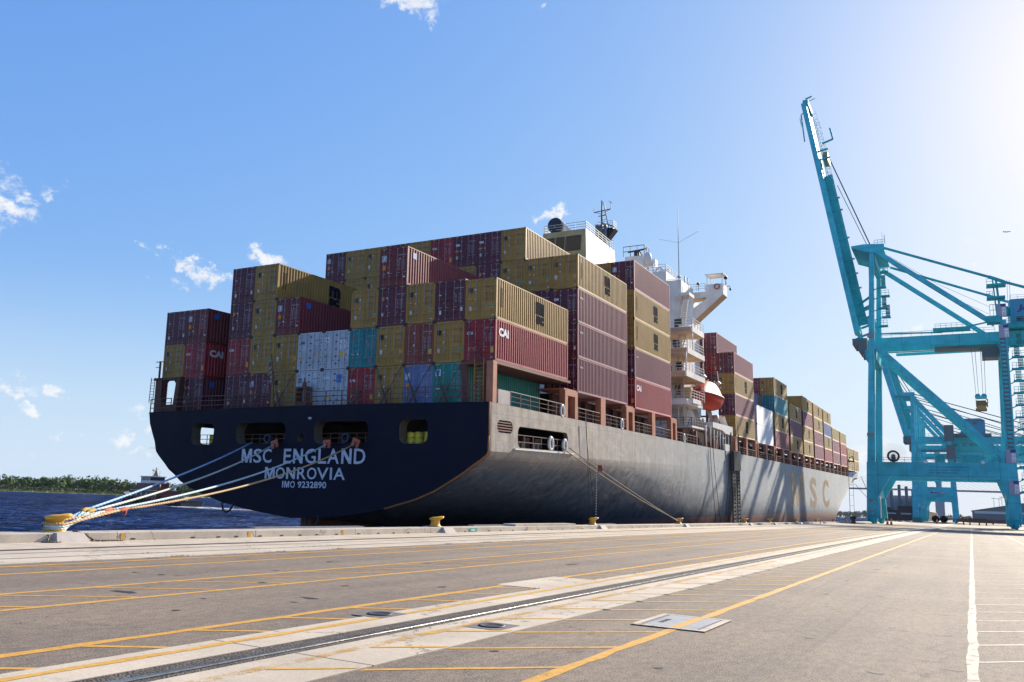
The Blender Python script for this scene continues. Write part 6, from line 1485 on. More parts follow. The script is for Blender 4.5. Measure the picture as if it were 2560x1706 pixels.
# cable reel
rl_ = bpy.data.objects.new('cable_reel', None); COL.objects.link(rl_); rl_.parent = cr; rl_.location = (-15.3, -.6, 15.85)
m2 = MB(); m2.smooth = True; m2.tube([(1.16 * cos(a), 0, 1.16 * sin(a)) for a in [2 * pi * i / 28 for i in range(29)]], .24, 8, cap=False); m2.build('cable_coil', M_black, rl_)
m2 = MB()
for i in range(40): a = 2 * pi * i / 40; m2.beam((.35 * cos(a), -.2, .35 * sin(a)), (3.1 * cos(a), -.2, 3.1 * sin(a)), .035)
m2.build('reel_spokes', M_cgrey, rl_)['kind'] = 'stuff'
m2 = MB(); m2.lathe([(0, -.3), (.45, -.3), (.45, .3), (0, .3)], (0, 0, 0), 12, 'y'); m2.box(-.5, .5, .1, .5, -1.3, -.2); m2.build('reel_hub', M_cgrey, rl_)
# stairs up the landside legs and up the A-frame
z = 2.6; k = 0
while z < 42:
    m2 = MB()
    xo = 10.4 + .2 * (k % 2)
    m2.box(xo - .3, xo + 2.4, -.2, 1.6, z, z + .3); m2.rail([(xo - .2, -.2, z + .3), (xo + 2.3, -.2, z + .3)], 1.2, .04, 2, .9)
    xa = xo + (.2 if k % 2 else 1.0)
    for i in range(7): m2.box(xa, xa + 1.0, -.1, 1.2, z + .5 + i * .36, z + .56 + i * .36)
    for dx in (0, 1.0): m2.beam((xa + dx, -.1, z + .3), (xa + dx, -.1, z + 2.9), .08)
    m2.beam((9.6, .6, z - .5), (xo, .6, z), .2); m2.build('stair_flight', M_crd, cr)
    z += 2.75; k += 1
for k, z in enumerate((47.4, 49.6, 51.9, 54.9, 57.2, 61.0)):
    m2 = MB(); xo = -16.6 + (.9 if k % 2 else .2)
    m2.box(xo - .6, xo + 1.3, -.2, 1.5, z, z + .3); m2.rail([(xo - .5, -.2, z + .3), (xo + 1.2, -.2, z + .3)], 1.2, .04, 2, .9)
    m2.beam((-18, .6, z - .4), (xo - .5, .6, z + .1), .2)
    if k in (1, 2, 4):
        for i in range(8): m2.box(xo + .3, xo + 1.2, -.1, 1.0, z + .5 + i * .36, z + .56 + i * .36)
        for dx in (.3, 1.2): m2.beam((xo + dx, -.1, z + .3), (xo + dx, -.1, z + 3.2), .08)
    m2.build('stair_flight', M_crd, cr)
m2 = MB()
for z in (46.2, 48.3, 50.5, 52.6): m2.beam((-21.5, 5, z), (-18.6, 3, z + .5), .5, .4)
m2.beam((-22.3, 6, 54.5), (-18.6, 2, 55.8), .5, .4); m2.beam((-21.4, 6, 53.3), (-18.5, 2, 53.6), .5, .4)
m2.build('boom_access', M_crd, cr)
m2 = MB(); m2.beam((-19.6, 10, 48), (-19.2, 10, 66), .9, .8); m2.beam((-19.9, 12, 48), (-19.6, 12, 66), .35, .35); m2.build('inner_mast', M_cr, cr)
m2 = MB()
for i in range(32): m2.box(8.2, 9.2, -.035, -.01, 15 + i * .95, 15.4 + i * .95)
for x in (8.15, 9.2): m2.box(x, x + .08, -.05, .0, 14.6, 46)
m2.build('leg_ladder', M_cgrey, cr)['kind'] = 'stuff'
def bogies(parent, xs, ys, mat):
    for x in xs:
        for y in ys:
            m2 = MB()
            for dy in (-3.4, -1.2, 1.2, 3.4):
                m2.box(x - .45, x + .45, y + dy - .95, y + dy + .95, .35, 1.05); m2.lathe([(0, -.2), (.36, -.2), (.36, .2), (0, .2)], (x, y + dy - .5, .372), 10, 'x'); m2.lathe([(0, -.2), (.36, -.2), (.36, .2), (0, .2)], (x, y + dy + .5, .372), 10, 'x')
            for dy in (-2.3, 2.3): m2.add([(x - .5, y + dy - 1.6, 1.0), (x + .5, y + dy - 1.6, 1.0), (x + .5, y + dy + 1.6, 1.0), (x - .5, y + dy + 1.6, 1.0), (x - .6, y + dy - .5, 1.7), (x + .6, y + dy - .5, 1.7), (x + .6, y + dy + .5, 1.7), (x - .6, y + dy + .5, 1.7)], [(0, 1, 5, 4), (1, 2, 6, 5), (2, 3, 7, 6), (3, 0, 4, 7), (4, 5, 6, 7)])
            m2.box(x - .9, x + .9, y - 2.6, y + 2.6, 1.5, 2.1)
            m2.box(x - 1.1, x - .7, y - 4, y + 4, .5, 1.6); m2.beam((x - .6, y - 3, .6), (x - .6, y - 3, 2.8), .3); m2.beam((x + .7, y - 3.6, .6), (x + .7, y - 3.6, 3.4), .3); m2.build('bogie', mat, parent)
bogies(cr, (-20.2, 8.6), (.8, 19.4), M_crd)
# white lit plate inside the portal leg
m2 = MB(); m2.box(-18.9, -18.7, 1.61, 3.2, 1.4, 6.4); m2.build('leg_liner', M_lampw, cr)
# spreader hanging from the trolley
spd = thing('crane_spreader', 'small yellow and turquoise spreader hanging on wires inside the crane', 'spreader', (3.75, CY + 10, 29.3))
m2 = MB()
m2.box(-1.15, 1.15, -.9, .9, -.3, .5); m2.box(-.95, .95, -6, 6, -1.2, -.5); m2.box(-1.2, 1.2, -6.1, -5.6, -1.35, -.6); m2.box(-1.2, 1.2, 5.6, 6.1, -1.35, -.6)
for x in (-1.1, 1.1): m2.box(x - .12, x + .12, -6.2, -5.5, -1.7, -1.2); m2.beam((x, -2, .4), (x * .9, -5.6, -.9), .18)
m2.box(1.0, 1.4, -1, -.4, -.2, .8); m2.build('spreader_frame', paint('spreader_ochre', (.26, .13, .03), .5, .4, .3, rust=.3, var=0), spd)
m2 = MB(); m2.box(-1.2, 1.2, -.6, .6, 1.0, 1.5)
for x in (-.65, .65): m2.lathe([(0, -.3), (.62, -.3), (.62, .3), (0, .3)], (x, 0, 1.6), 14, 'y')
m2.build('head_block', M_cr, spd)
m2 = MB()
for x in (-1.0, -.45, .45, 1.0):
    for y in (-.5, .5): m2.tube([(x, y, 1.7), (x * 1.3, y * 3, 13.0)], .03, 5)
m2.build('hoist_wire', M_dark, spd)
# the narrower cranes further along the quay
def make_far_crane():
    c = thing('container_crane', '', 'crane')
    m2 = MB(); fr = [(-23.0, 1.2), (-22.6, 15.5), (-5.2, 15.5), (-4.9, 1.2), (-7.0, 1.2), (-7.2, 8.5), (-8.6, 12.4), (-18.6, 12.4), (-20.3, 8.5), (-20.6, 1.2)]
    for y in (0, 20): m2.plate(fr, [], lambda u, v, d: (u, d, v), y, y + 1.6)
    for x in (-21.6, -6.1): m2.box(x - 1, x + 1, 1.6, 20, 6.5, 8.3)
    m2.box(-20.5, -7.5, .3, 1.2, 11.0, 12.4); m2.build('portal_frame', M_cr, c)
    for y in (.8, 20.8):
        for (x0, x1, zt) in ((-21.6, -20.6, 57.0), (-6.2, -6.6, 39.5)):
            m2 = MB(); m2.beam((x0, y, 15.5), (x1, y, zt), 1.9, 1.6, w2=1.3); m2.build('leg', M_cr, c)
        m2 = MB(); m2.beam((-20.5, y, 56.5), (-7.4, y, 40.0), 1.5, 1.3); m2.build('diagonal_brace', M_cr, c)
        m2 = MB(); m2.beam((-21.0, y, 37), (-13.5, y, 19.5), 1.0, .9); m2.beam((-13.5, y, 19.5), (-12, y, 15.5), 1.0, .9); m2.build('diagonal_brace', M_cr, c)
    m2 = MB()
    for y in (6.5, 15): m2.box(-22.5, 40, y - .7, y + .7, 35.6, 38.4)
    for y in (5, 16.6):
        m2.beam((-4, y, 33.5), (38, y, 33.5), .5)
        for i in range(14): m2.beam((-4 + 3 * i, y, 33.5), (-2.5 + 3 * i, y, 35.6), .25); m2.beam((-2.5 + 3 * i, y, 35.6), (-1 + 3 * i, y, 33.5), .25)
    m2.box(-20, -7, 3, 18, 32.2, 33.0); m2.box(-5, 32, 5, 7, 30.0, 31.2); m2.build('girder', M_cr, c)
    m2 = MB(); m2.rail([(-22, 5.6, 38.4), (30, 5.6, 38.4)], 1.3, .05, 2, 2.4); m2.build('girder_railing', M_crd, c)
    m2 = MB(); m2.box(-1.8, 7.8, 4, 18, 39.6, 45.2); m2.add([(-1.8, 3.9, 45.2), (-.2, 3.9, 46.2), (6, 3.9, 46.3), (7.8, 3.9, 45.4), (-1.8, 18, 45.2), (-.2, 18, 46.2), (6, 18, 46.3), (7.8, 18, 45.4)], [(0, 1, 2, 3), (4, 5, 6, 7), (0, 1, 5, 4), (1, 2, 6, 5), (2, 3, 7, 6)]); h_ = m2.build('machinery_house', plain('far_house_blue', (.04, .26, .42), .5), c)
    each('window', M_cgrey, h_, [lambda mb: mb.box(-1.0, .3, 3.85, 3.95, 43.5, 44.8), lambda mb: mb.box(3.0, 4.6, 3.85, 3.95, 43.5, 44.8)])
    m2 = MB(); m2.box(-8, 10, 3, 19, 38.4, 39.5); m2.box(-8.5, -4.6, -.6, 2, 36, 43); m2.box(-8, -4.4, -.8, 2, 28, 34); m2.build('machinery_deck', M_cgrey, c)
    each('operator_cabin', M_crd, c, [lambda mb: mb.box(-12.5, -9.0, 5, 16, 24.5, 30), lambda mb: mb.box(-2, 6.5, 5, 16, 24, 30)])
    hg, tp = Vector((-24, 0, 39)), Vector((-38, 0, 96)); d = (tp - hg).normalized(); nn = Vector((d.z, 0, -d.x))
    b_ = bpy.data.objects.new('boom', None); COL.objects.link(b_); b_.parent = c
    for y in (6.5, 15): m2 = MB(); m2.beam((hg.x, y, hg.z), (tp.x, y, tp.z), 1.4, 2.6); m2.build('boom_girder', M_cr, b_)
    m2 = MB()
    for i in range(1, 19): k = hg + d * (3 * i) + nn * .6; m2.beam((k.x, 6.5, k.z), (k.x, 15, k.z), .4); k2 = k + nn * 2.4; m2.beam((k.x, 7.5, k.z), (k2.x, 7.5, k2.z), .15)
    a, e = hg + nn * 2.4 + d * 3, tp + nn * 2.4; m2.beam((a.x, 7.5, a.z), (e.x, 7.5, e.z), .2); a, e = hg + nn * 1.7 + d * 3, tp + nn * 1.7; m2.beam((a.x, 14, a.z), (e.x, 14, e.z), .5, .9); m2.build('boom_bracing', M_crd, b_)
    m2 = MB(); m2.box(-25.5, -21.5, 5, 17, 35.5, 38.5); m2.build('boom_hinge', M_cgrey, c)
    m2 = MB(); m2.box(-25, -19.6, 1, 20, 56.6, 58.4); m2.box(-28, -24, 4, 6, 57, 57.6); m2.rail([(-22, 1, 58.4), (-19.6, 1, 58.4)], 1.4, .06, 2, 1); m2.build('apex', M_cr, c)
    m2 = MB()
    for y in (1, 20.6): m2.tube([(-19.8, y, 57.5), (36, y, 38.8)], .2, 6); m2.tube([(-19.8, y + .6, 56.4), (26, y + .6, 39.0)], .16, 6)
    for y in (8, 13): k = hg + d * 40 + nn * 2; m2.tube([(-21, y, 58.2), (k.x, y, k.z)], .14, 6)
    m2.build('back_stay', M_dark, c)
    bogies(c, (-21.8, -6.1), (.8, 20.8), M_crd)
    m2 = MB(); m2.box(-15.5, -9.6, -.12, -.02, 12.6, 13.5); s_ = m2.build('sign_panel', M_sign, c); m2 = MB(); m2.box(-15.1, -14.3, -.16, -.125, 12.75, 13.35); m2.box(-13.9, -11.6, -.16, -.125, 12.9, 13.2); m2.build('sign_band', M_signn, s_)
    return c
fc = make_far_crane(); fc.location = (0, 418, 0); tag(fc, 'second turquoise crane, raised boom, seen through the near crane\'s legs', 'crane', 'quay cranes')
f2 = copy_tree(fc); f2.location = (-.5, 470, 0); f2['label'] = 'third turquoise crane, mostly hidden just behind the second crane'
f3 = copy_tree(fc); f3.location = (-1, 530, 0); f3['label'] = 'farthest turquoise crane, hidden behind the second and third cranes'
# ------------------------------------------------------------------ tugboat
M_tred = paint('tug_maroon', (.125, .022, .022), .5, .3, .3, (.04, .012, .01), 1.0, rust=.1, var=0); M_tblk = plain('tug_black', (.012, .013, .015), .6); M_tgrey = paint('tug_grey', (.20, .19, .17), .6, .3, .3, var=0)
tug = thing('tugboat', 'maroon tugboat with white wheelhouse crossing the river behind the mooring ropes', 'tugboat', (-203, 163.5, -2.75), rotz=radians(-12))
mb = MB(); rows = []
for x, hw, zt in ((-19.5, .2, 3.6), (-18.5, 1.9, 3.4), (-16, 3.6, 3.0), (-12, 4.6, 2.5), (-6, 5, 2.0), (4, 5, 1.55), (12, 4.8, 1.4), (16.5, 4.2, 1.45), (17.5, 3.4, 1.5)):
    rows.append([(x, -hw, zt), (x, -hw * .96, zt - .5), (x + .3, -hw * .8, -.6), (x + .3, hw * .8, -.6), (x, hw * .96, zt - .5), (x, hw, zt)])
mb.grid(rows); mb.add(rows[-1], [tuple(range(6))]); hu = mb.build('hull', M_tblk, tug)
mb = MB(); mb.grid([[(r[0][0], r[0][1] * .96, r[0][2] - .35), (r[0][0], -r[0][1] * .96, r[0][2] - .35)] for r in rows]); mb.build('deck', M_tgrey, tug)
each('tyre_fender', M_black, hu, [lambda mb, i=i: mb.lathe([(.25, -.3), (.55, -.3), (.55, .3), (.25, .3)], (-12 + 2.6 * i, -5.1, 1.0), 10, 'y') for i in range(12)])
mb = MB(); mb.box(-10.5, 4.5, -3.6, 3.6, 1.4, 4.0); mb.box(-9.5, -1.5, -3.0, 3.0, 4.0, 6.0); mb.box(4.5, 7.5, -2.6, 2.6, 1.4, 2.8); hs2 = mb.build('deckhouse', M_tred, tug)
mb = MB()
for x in (-8, -5, -2, 1, 3.3): mb.box(x, x + .7, -3.63, -3.60, 2.5, 3.2)
mb.box(-11.2, 4.7, -3.8, -3.7, 3.9, 4.05); mb.box(-9.7, -1.3, -3.2, -3.1, 5.9, 6.05); mb.build('white_trim', M_rail, hs2)
mb = MB(); mb.box(-8.6, -3.2, -2.3, 2.3, 6.0, 6.75); mb.box(-8.8, -3.0, -2.5, 2.5, 7.75, 8.0); wh = mb.build('wheelhouse', M_swhite, tug)
mb = MB(); mb.box(-8.5, -3.3, -2.25, 2.25, 6.75, 7.75); mb.build('window_band', plain('tug_glass', (.03, .05, .06), .15), wh)
mb = MB()
for i in range(7): mb.box(-8.55 + i * .86, -8.42 + i * .86, -2.3, -2.2, 6.75, 7.75)
mb.build('window_frame', M_rail, wh)
mb = MB(); mb.tube([(-4.6, 0, 8), (-4.6, 0, 10.6)], .12, 6); mb.add([(-5.2, -.5, 8), (-4, -.5, 8), (-4.3, 0, 9.8), (-4.9, 0, 9.8), (-5.2, .5, 8), (-4, .5, 8)], [(0, 1, 2, 3), (4, 5, 2, 3)]); mb.beam((-7.2, 0, 9.9), (-5.0, 0, 9.4), .18); mb.beam((-5.6, 0, 10.1), (-3.4, 0, 10.0), .12); mb.tube([(-7.4, .5, 8), (-7.4, .5, 10.2)], .05, 5); mb.tube([(-3.2, .5, 8), (-3.2, .5, 9.6)], .05, 5); mb.build('mast', paint('mast_ochre', (.25, .15, .06), .5, .3, .2, var=0), wh)
each('exhaust_stack', M_tred, tug, [lambda mb, y=y: mb.tube([(1.0, y, 4), (1.0, y, 5.8)], .4, 10) for y in (-1.4, 1.4)])
mb = MB(); mb.box(8.5, 10, -1.2, 1.2, 1.3, 2.6); mb.lathe([(0, -1), (.7, -1), (.7, 1), (0, 1)], (13, 0, 1.9), 10, 'y'); mb.rail([(-1, -3.2, 4.05), (4.4, -3.2, 4.05)], .9, .04, 2, 1.2); mb.build('winch', M_tgrey, tug)
# foam around and behind the tug
def foam_mat():
    m, n, p = new_mat('wake_foam')
    g = n.n('ShaderNodeTexCoord').outputs['Object']
    f = n.noise(n.vmap(g, (.25, .6, 1)), 1.0, 8, .7).outputs['Fac']
    uv = n.n('ShaderNodeSeparateXYZ', {0: g})
    edge = n.math('MULTIPLY', n.ramp(uv.outputs[0], -24, -14), n.ramp(uv.outputs[0], 62, 20))
    setp(n, p, color=(.75, .78, .80), rough=.8, alpha=n.math('MULTIPLY', n.ramp(f, .44, .58), edge))
    return m
mb = MB(); mb.grid([[(x, -5.4 - w_, .05), (x, -2, .06), (x, 3 + w_, .05)] for x, w_ in ((-23, 0), (-14, 1), (0, 1.6), (17, 2.2), (40, 2.5), (62, 3.5))])
o = mb.build('wake_foam', foam_mat()); o.location = (-203, 163.5, -2.75); o.rotation_euler = (0, 0, radians(-12)); tag(o, 'white foam and wake trailing behind the tugboat', 'wake', kind='stuff')

# ------------------------------------------------------------------ far river bank with woods
def leaf_mat(name, a, b, c_):
    m, n, p = new_mat(name)
    g = n.n('ShaderNodeNewGeometry')
    f = n.noise(g.outputs['Position'], .35, 4, .6).outputs['Fac']; r = g.outputs['Random Per Island']
    c = n.mix(r, a, b); c = n.mix(n.ramp(f, .4, .65), c, c_)
    setp(n, p, color=c, rough=.7, spec=.2)
    return m
M_leaf = leaf_mat('woodland_leaves', (.035, .070, .014), (.105, .165, .034), (.070, .130, .022))
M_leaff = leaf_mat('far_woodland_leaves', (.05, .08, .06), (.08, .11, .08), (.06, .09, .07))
def wood(name, label, path, n, hmin, hmax, depth, leaf, cnt, seed, mat, z0=-2.5):
    rnd = random.Random(seed); mb = MB(); segs = []; tot = 0
    for a, b in zip(path, path[1:]): l = hypot(b[0] - a[0], b[1] - a[1]); segs.append((a, b, l)); tot += l
    for i in range(n):
        s = rnd.uniform(0, tot)
        for a, b, l in segs:
            if s <= l: break
            s -= l
        t = s / l; nx, ny = -(b[1] - a[1]) / l, (b[0] - a[0]) / l; dd = rnd.random() ** 1.3 * depth
        x, y = a[0] + (b[0] - a[0]) * t + nx * dd, a[1] + (b[1] - a[1]) * t + ny * dd
        g = .5 + .5 * sin(s * .045 + seed) * sin(s * .017 + 1.3)
        h = hmin + (hmax - hmin) * (.25 * rnd.random() + .45 * g + .3 * dd / depth) * (1.25 if rnd.random() < .04 else 1); r = h * rnd.uniform(.34, .52)
        blobs_ = [(rnd.gauss(0, r * .45), rnd.gauss(0, r * .45), h * rnd.uniform(.38, .82), r * rnd.uniform(.35, .62)) for _ in range(6)] + [(0, 0, h * .25, r * .6)]
        for j in range(cnt):
            bx_, by_, bz, br = rnd.choice(blobs_)
            u, v = rnd.uniform(-1, 1), rnd.uniform(0, 2 * pi); q = math.sqrt(1 - u * u); rr = br * rnd.uniform(.7, 1.08)
            c = Vector((x + bx_ + rr * q * cos(v), y + by_ + rr * q * sin(v), z0 + max(.3, bz + rr * u)))
            nrm = Vector((q * cos(v) + rnd.gauss(0, .4), q * sin(v) + rnd.gauss(0, .4), u + .4 + rnd.gauss(0, .4))).normalized()
            e = nrm.cross(Vector((rnd.gauss(0, 1), rnd.gauss(0, 1), rnd.gauss(0, 1)))).normalized(); f = nrm.cross(e); s1 = leaf * rnd.uniform(.5, 1.1); s2 = leaf * rnd.uniform(.35, .8)
            mb.add([c - e * s1, c - f * s2, c + e * s1, c + f * s2], [(0, 1, 2, 3)])
        if i % 3 == 0: mb.beam((x, y, z0), (x, y, z0 + h * .5), .35, .35)
    o = mb.build(name, mat); return tag(o, label, 'wood', kind='stuff')
path = [(-640, 60), (-520, 175), (-470, 262), (-432, 330), (-400, 450), (-390, 650), (-420, 900)]
wood('riverside_wood', 'dense green wood lining the far bank across the river', [(-655, 70), (-540, 182), (-485, 268), (-447, 336), (-415, 455), (-402, 650), (-430, 900)], 950, 5.5, 11.5, 26, 1.0, 110, 5, M_leaf)
wood('riverside_scrub', 'low pale scrub at the foot of the wood on the far bank', [(-642, 66), (-524, 178), (-473, 265), (-435, 332), (-403, 452), (-393, 650)], 520, 1.8, 4.0, 8, .6, 45, 8, leaf_mat('scrub_leaves', (.07, .09, .025), (.12, .14, .045), (.09, .11, .03)))
bk = MB()
bk.grid([[(a[0], a[1], -2.9), (a[0] - 4, a[1] + 2.4, -2.0), (a[0] - 14, a[1] + 8, -1.4), (a[0] - 900, a[1] + 200, -1.8)] for a in path])
def marsh_mat():
    m, n, p = new_mat('marsh_grass')
    g = n.n('ShaderNodeNewGeometry').outputs['Position']
    f = n.noise(n.vmap(g, (.15, .15, 2)), 1.0, 6, .65).outputs['Fac']
    setp(n, p, color=n.mix(n.ramp(f, .35, .65), (.20, .19, .055), (.30, .31, .09)), rough=.9)
    return m
struct(bk.build('far_bank', marsh_mat()))
gb = MB(); rnd = random.Random(31)
for a, b in zip(path, path[1:]):
    l = hypot(b[0] - a[0], b[1] - a[1])
    for i in range(int(l * 9)):
        t = rnd.random(); dd = rnd.uniform(.5, 9); x = a[0] + (b[0] - a[0]) * t - dd; y = a[1] + (b[1] - a[1]) * t + dd * .5; h = rnd.uniform(.7, 1.6); w_ = rnd.uniform(.3, .8)
        gb.add([(x - w_ * .5, y - w_ * .8, -2.6), (x + w_ * .5, y + w_ * .8, -2.6), (x + rnd.gauss(0, .2), y + rnd.gauss(0, .2), -2.6 + h)], [(0, 1, 2)])
o = gb.build('marsh_grass', MATS['marsh_grass']); tag(o, 'yellow green marsh grass along the water edge of the far bank', 'grass', kind='stuff')
wood('distant_wood', 'blue green wood on the distant shore right of the bow', [(-700, 2150), (-420, 2150), (-150, 2200), (100, 2250), (500, 2300)], 420, 8, 22, 60, 2.6, 60, 14, M_leaff, z0=-2.5)
fb = MB(); fb.grid([[(-1600, 2120, -2.9), (1500, 2260, -2.9)], [(-1600, 2140, -2.3), (1500, 2275, -2.3)], [(-1600, 5000, -1), (1500, 5000, -1)]]); struct(fb.build('distant_shore', MATS['marsh_grass']))

# ------------------------------------------------------------------ far away: bridge, bulk carrier, shed, yard things
M_far = plain('bridge_concrete', (.22, .27, .30), .7); M_fard = plain('bridge_deck_grey', (.13, .19, .22), .7)
br = thing('cable_stayed_bridge', 'long high bridge crossing the sky far behind the cranes', 'bridge', (0, 1800, 0))
mb = MB(); xs = [-1500 + 60 * i for i in range(60)]
def bz(x): return 54.0 - (max(0, x + 40) ** 2) * .000035 if x < 900 else 54 - .000035 * 940 ** 2 - (x - 900) * .035
mb.grid([[(x, 0, bz(x)), (x, 0, bz(x) + 2.6), (x, 30, bz(x) + 2.6), (x, 30, bz(x))] for x in xs], closed=True); mb.build('bridge_deck', M_fard, br)
for k, x in enumerate((-447, -51, 345)):
    mb = MB()
    for y in (-3, 28): mb.beam((x, y, -3), (x, y + (8 if y < 0 else -8) * 0, 54), 15, 9); mb.beam((x, y, 54), (x, y, 138), 9, 7)
    mb.box(x - 6, x + 6, -3, 28, 44, 50); mb.build('bridge_tower', M_far, br)
    mb = MB()
    for s_ in (-1, 1):
        for i in range(1, 18): mb.tube([(x, -3, 60 + i * 4.4), (x + s_ * i * 11, -1, bz(x + s_ * i * 11) + 2)], .16, 5)
    mb.build('stay_cable', M_far, br)['kind'] = 'stuff'
for x in range(400, 1600, 110):
    mb = MB(); mb.beam((x, 15, 0), (x, 15, bz(x)), 5, 20); mb.build('bridge_pier', M_far, br)
# bulk carrier
M_bk = paint('bulker_maroon', (.065, .014, .018), .6, .3, .3, (.03, .012, .012), .4, var=0); M_bkw = plain('bulker_white', (.42, .42, .50), .6)
bc = thing('bulk_carrier', 'dark maroon ship with deck posts moored beyond the cranes', 'cargo ship', (-36, 640, -2.75))
mb = MB(); rows = []
for y, hw in ((-105, 9), (-102, 12.5), (-95, 14), (0, 14), (80, 14), (95, 9), (104, .5)): rows.append([(-hw, y, 8.6 + (1.5 if y > 90 else 0)), (-hw * .97, y, -1), (hw * .97, y, -1), (hw, y, 8.6 + (1.5 if y > 90 else 0))])
mb.grid(rows); mb.add(rows[0], [(0, 1, 2, 3)]); mb.grid([[r[0], r[3]] for r in rows]); mb.build('hull', M_bk, bc)
mb = MB(); mb.box(-10, -4.8, -92, -80, 8.6, 21); mb.box(-14, 13, -86, -80, 15.5, 17.3); mb.box(-4.7, 12, -92, -80, 8.6, 17); hb_ = mb.build('deckhouse', M_bkw, bc); mb = MB(); mb.box(9.0, 13.5, -60, -52, 8.6, 15); mb.build('crane_house', M_bkw, bc)
each('window', M_dark, hb_, [lambda mb, z=z: mb.box(-9, -7.8, -92.1, -92.0, z, z + 1) for z in (10, 12.4, 14.8)])
each('deck_post', plain('post_grey_mauve', (.16, .14, .19), .6), bc, [lambda mb, x=x: mb.box(x, x + 1.6, -96, -94, 8, 24 - .6 * abs(x)) for x in (-5.5, -1.2, 2.6, 6.0)])
mb = MB(); mb.box(-13.2, -9, -104, -100, 8.6, 10.4); mb.box(-8, -5, -104, -100, 8.6, 10.0); mb.box(-1, 9, -104, -99, 8.6, 11.0); mb.rail([(-8.8, -105, 8.6), (8.8, -105, 8.6)], 1.2, .06, 2, 2); mb.build('winch', M_bk, bc)
mb = MB(); mb.box(-7, -2, -105.2, -105.05, 6.2, 7.0); mb.box(0.5, 6, -105.2, -105.05, 6.2, 7.0); mb.build('stern_lettering', M_bkw, bc)
# warehouse
wh_ = thing('warehouse', 'low grey warehouse with a pale band under its sloping roof', 'warehouse', (0, 640, 0))
mb = MB(); mb.box(.8, 60, 0, 90, 0, 7.8); mb.add([(.8, 0, 7.8), (.8, 90, 7.8), (30, 0, 13.5), (30, 90, 13.5), (60, 0, 7.8), (60, 90, 7.8)], [(0, 2, 4), (1, 3, 5)]); mb.build('wall', plain('shed_grey', (.14, .155, .185), .7), wh_)
mb = MB(); mb.grid([[(.2, -1, 7.9), (30, -1, 13.7), (60.6, -1, 7.9)], [(.2, 91, 7.9), (30, 91, 13.7), (60.6, 91, 7.9)]]); mb.build('roof', plain('shed_roof', (.26, .27, .29), .6), wh_)
mb = MB(); mb.box(2.0, 59, -.12, -.02, 6.2, 7.8); mb.build('clerestory_band', plain('shed_band', (.52, .52, .54), .5), wh_)
# yard clutter
def lamp_post(x, y, h, lab):
    t = thing('lamp_post', lab, 'lamp post', (x, y, 0), 'yard lamp posts'); mb = MB(); mb.tube([(0, 0, 0), (0, 0, h)], [.22, .12], 6); mb.build('pole', M_cgrey, t); mb = MB(); mb.box(-1.4, 1.4, -.3, .3, h, h + .35); mb.build('lamp_head', M_cgrey, t)
for x, y, h, l in ((15.0, 700, 17.5, 'leftmost tall lamp post above the grey warehouse'), (18.0, 690, 17.0, 'middle one of the tall lamp posts above the grey warehouse'), (20.0, 700, 18.5, 'rightmost of the tall lamp posts above the grey warehouse')): lamp_post(x, y, h, l)
M_cone = plain('cone_orange', (.62, .09, .02), .5)
def cone(x, y, lab, s=1.0, mat=None):
    t = thing('traffic_cone', lab, 'traffic cone', (x, y, 0), 'traffic cones'); mb = MB(); mb.box(-.24, .24, -.24, .24, .0, .04); mb.build('base', M_black, t); mb = MB(); mb.lathe([(0, .04), (.2, .04), (.05, .92), (0, .92)], n=12); mb.build('body', mat or M_cone, t)
    mb = MB(); mb.lathe([(.135, .42), (.15, .42), (.115, .58), (.1, .58)], n=12); mb.build('stripe', S_white, t); t.scale = (s, s, s)
cone(-16.4, 205, 'left of the two orange cones by the near crane leg', 1.5); cone(-15.7, 206, 'right of the two orange cones by the near crane leg', 1.5); cone(-10.6, 330, 'single orange cone between the two cranes', 1.8)
def box_thing(name, lab, cat, x, y, parts):
    t = thing(name, lab, cat, (x, y, 0))
    for pn, mat, bxs in parts:
        mb = MB()
        for b in bxs: mb.box(*b)
        mb.build(pn, mat, t)
    return t
box_thing('utility_box', 'low teal green box standing on the quay below the second crane', 'utility box', -18.2, 357, [('cabinet', plain('box_green', (.05, .20, .16), .6), [(-1.6, 1.6, -.6, .6, .15, 1.75)]), ('lid', plain('box_lid', (.07, .25, .2), .6), [(-1.7, 1.7, -.7, .7, 1.75, 1.9)]), ('skid', M_dark, [(-1.5, -1.2, -.6, .6, 0, .15), (1.2, 1.5, -.6, .6, 0, .15)])])
M_og = paint('spreader_brown', (.20, .065, .02), .6, .4, .3, rust=.4, var=0)
gs = box_thing('ground_spreader', 'long rusty brown spreader frame lying on low feet on the quay', 'spreader', 1.0, 330, [('main_beam', M_og, [(-5.2, 5.2, -1, 1, .9, 2.0)]), ('foot', M_dark, [(-3.6, -3.2, -.8, .8, 0, .95), (-1.7, -1.3, -.8, .8, 0, .95), (1.1, 1.5, -.8, .8, 0, .95), (3.2, 3.6, -.8, .8, 0, .95)]), ('end_head', M_og, [(-5.6, -5.0, -1.3, 1.3, .7, 1.9), (5.0, 5.6, -1.3, 1.3, .7, 1.9)])])
mb = MB(); rnd = random.Random(6)
for i in range(24): x = rnd.uniform(-5, 4.8); mb.box(x, x + rnd.uniform(.2, .8), -1.1, 1.1, 1.9, 2.0 + rnd.uniform(.05, .4))
mb.build('fittings', M_og, gs)['kind'] = 'stuff'
box_thing('ground_spreader', 'red brown frame lying behind the long rusty spreader at the right', 'spreader', 12.5, 450, [('main_beam', paint('frame_red', (.22, .05, .04), .6, .4, .3, var=0), [(-5, 5, -1, 1, 1.0, 2.2)]), ('foot', M_dark, [(-4, -3.5, -.8, .8, 0, 1), (3.5, 4, -.8, .8, 0, 1)])])
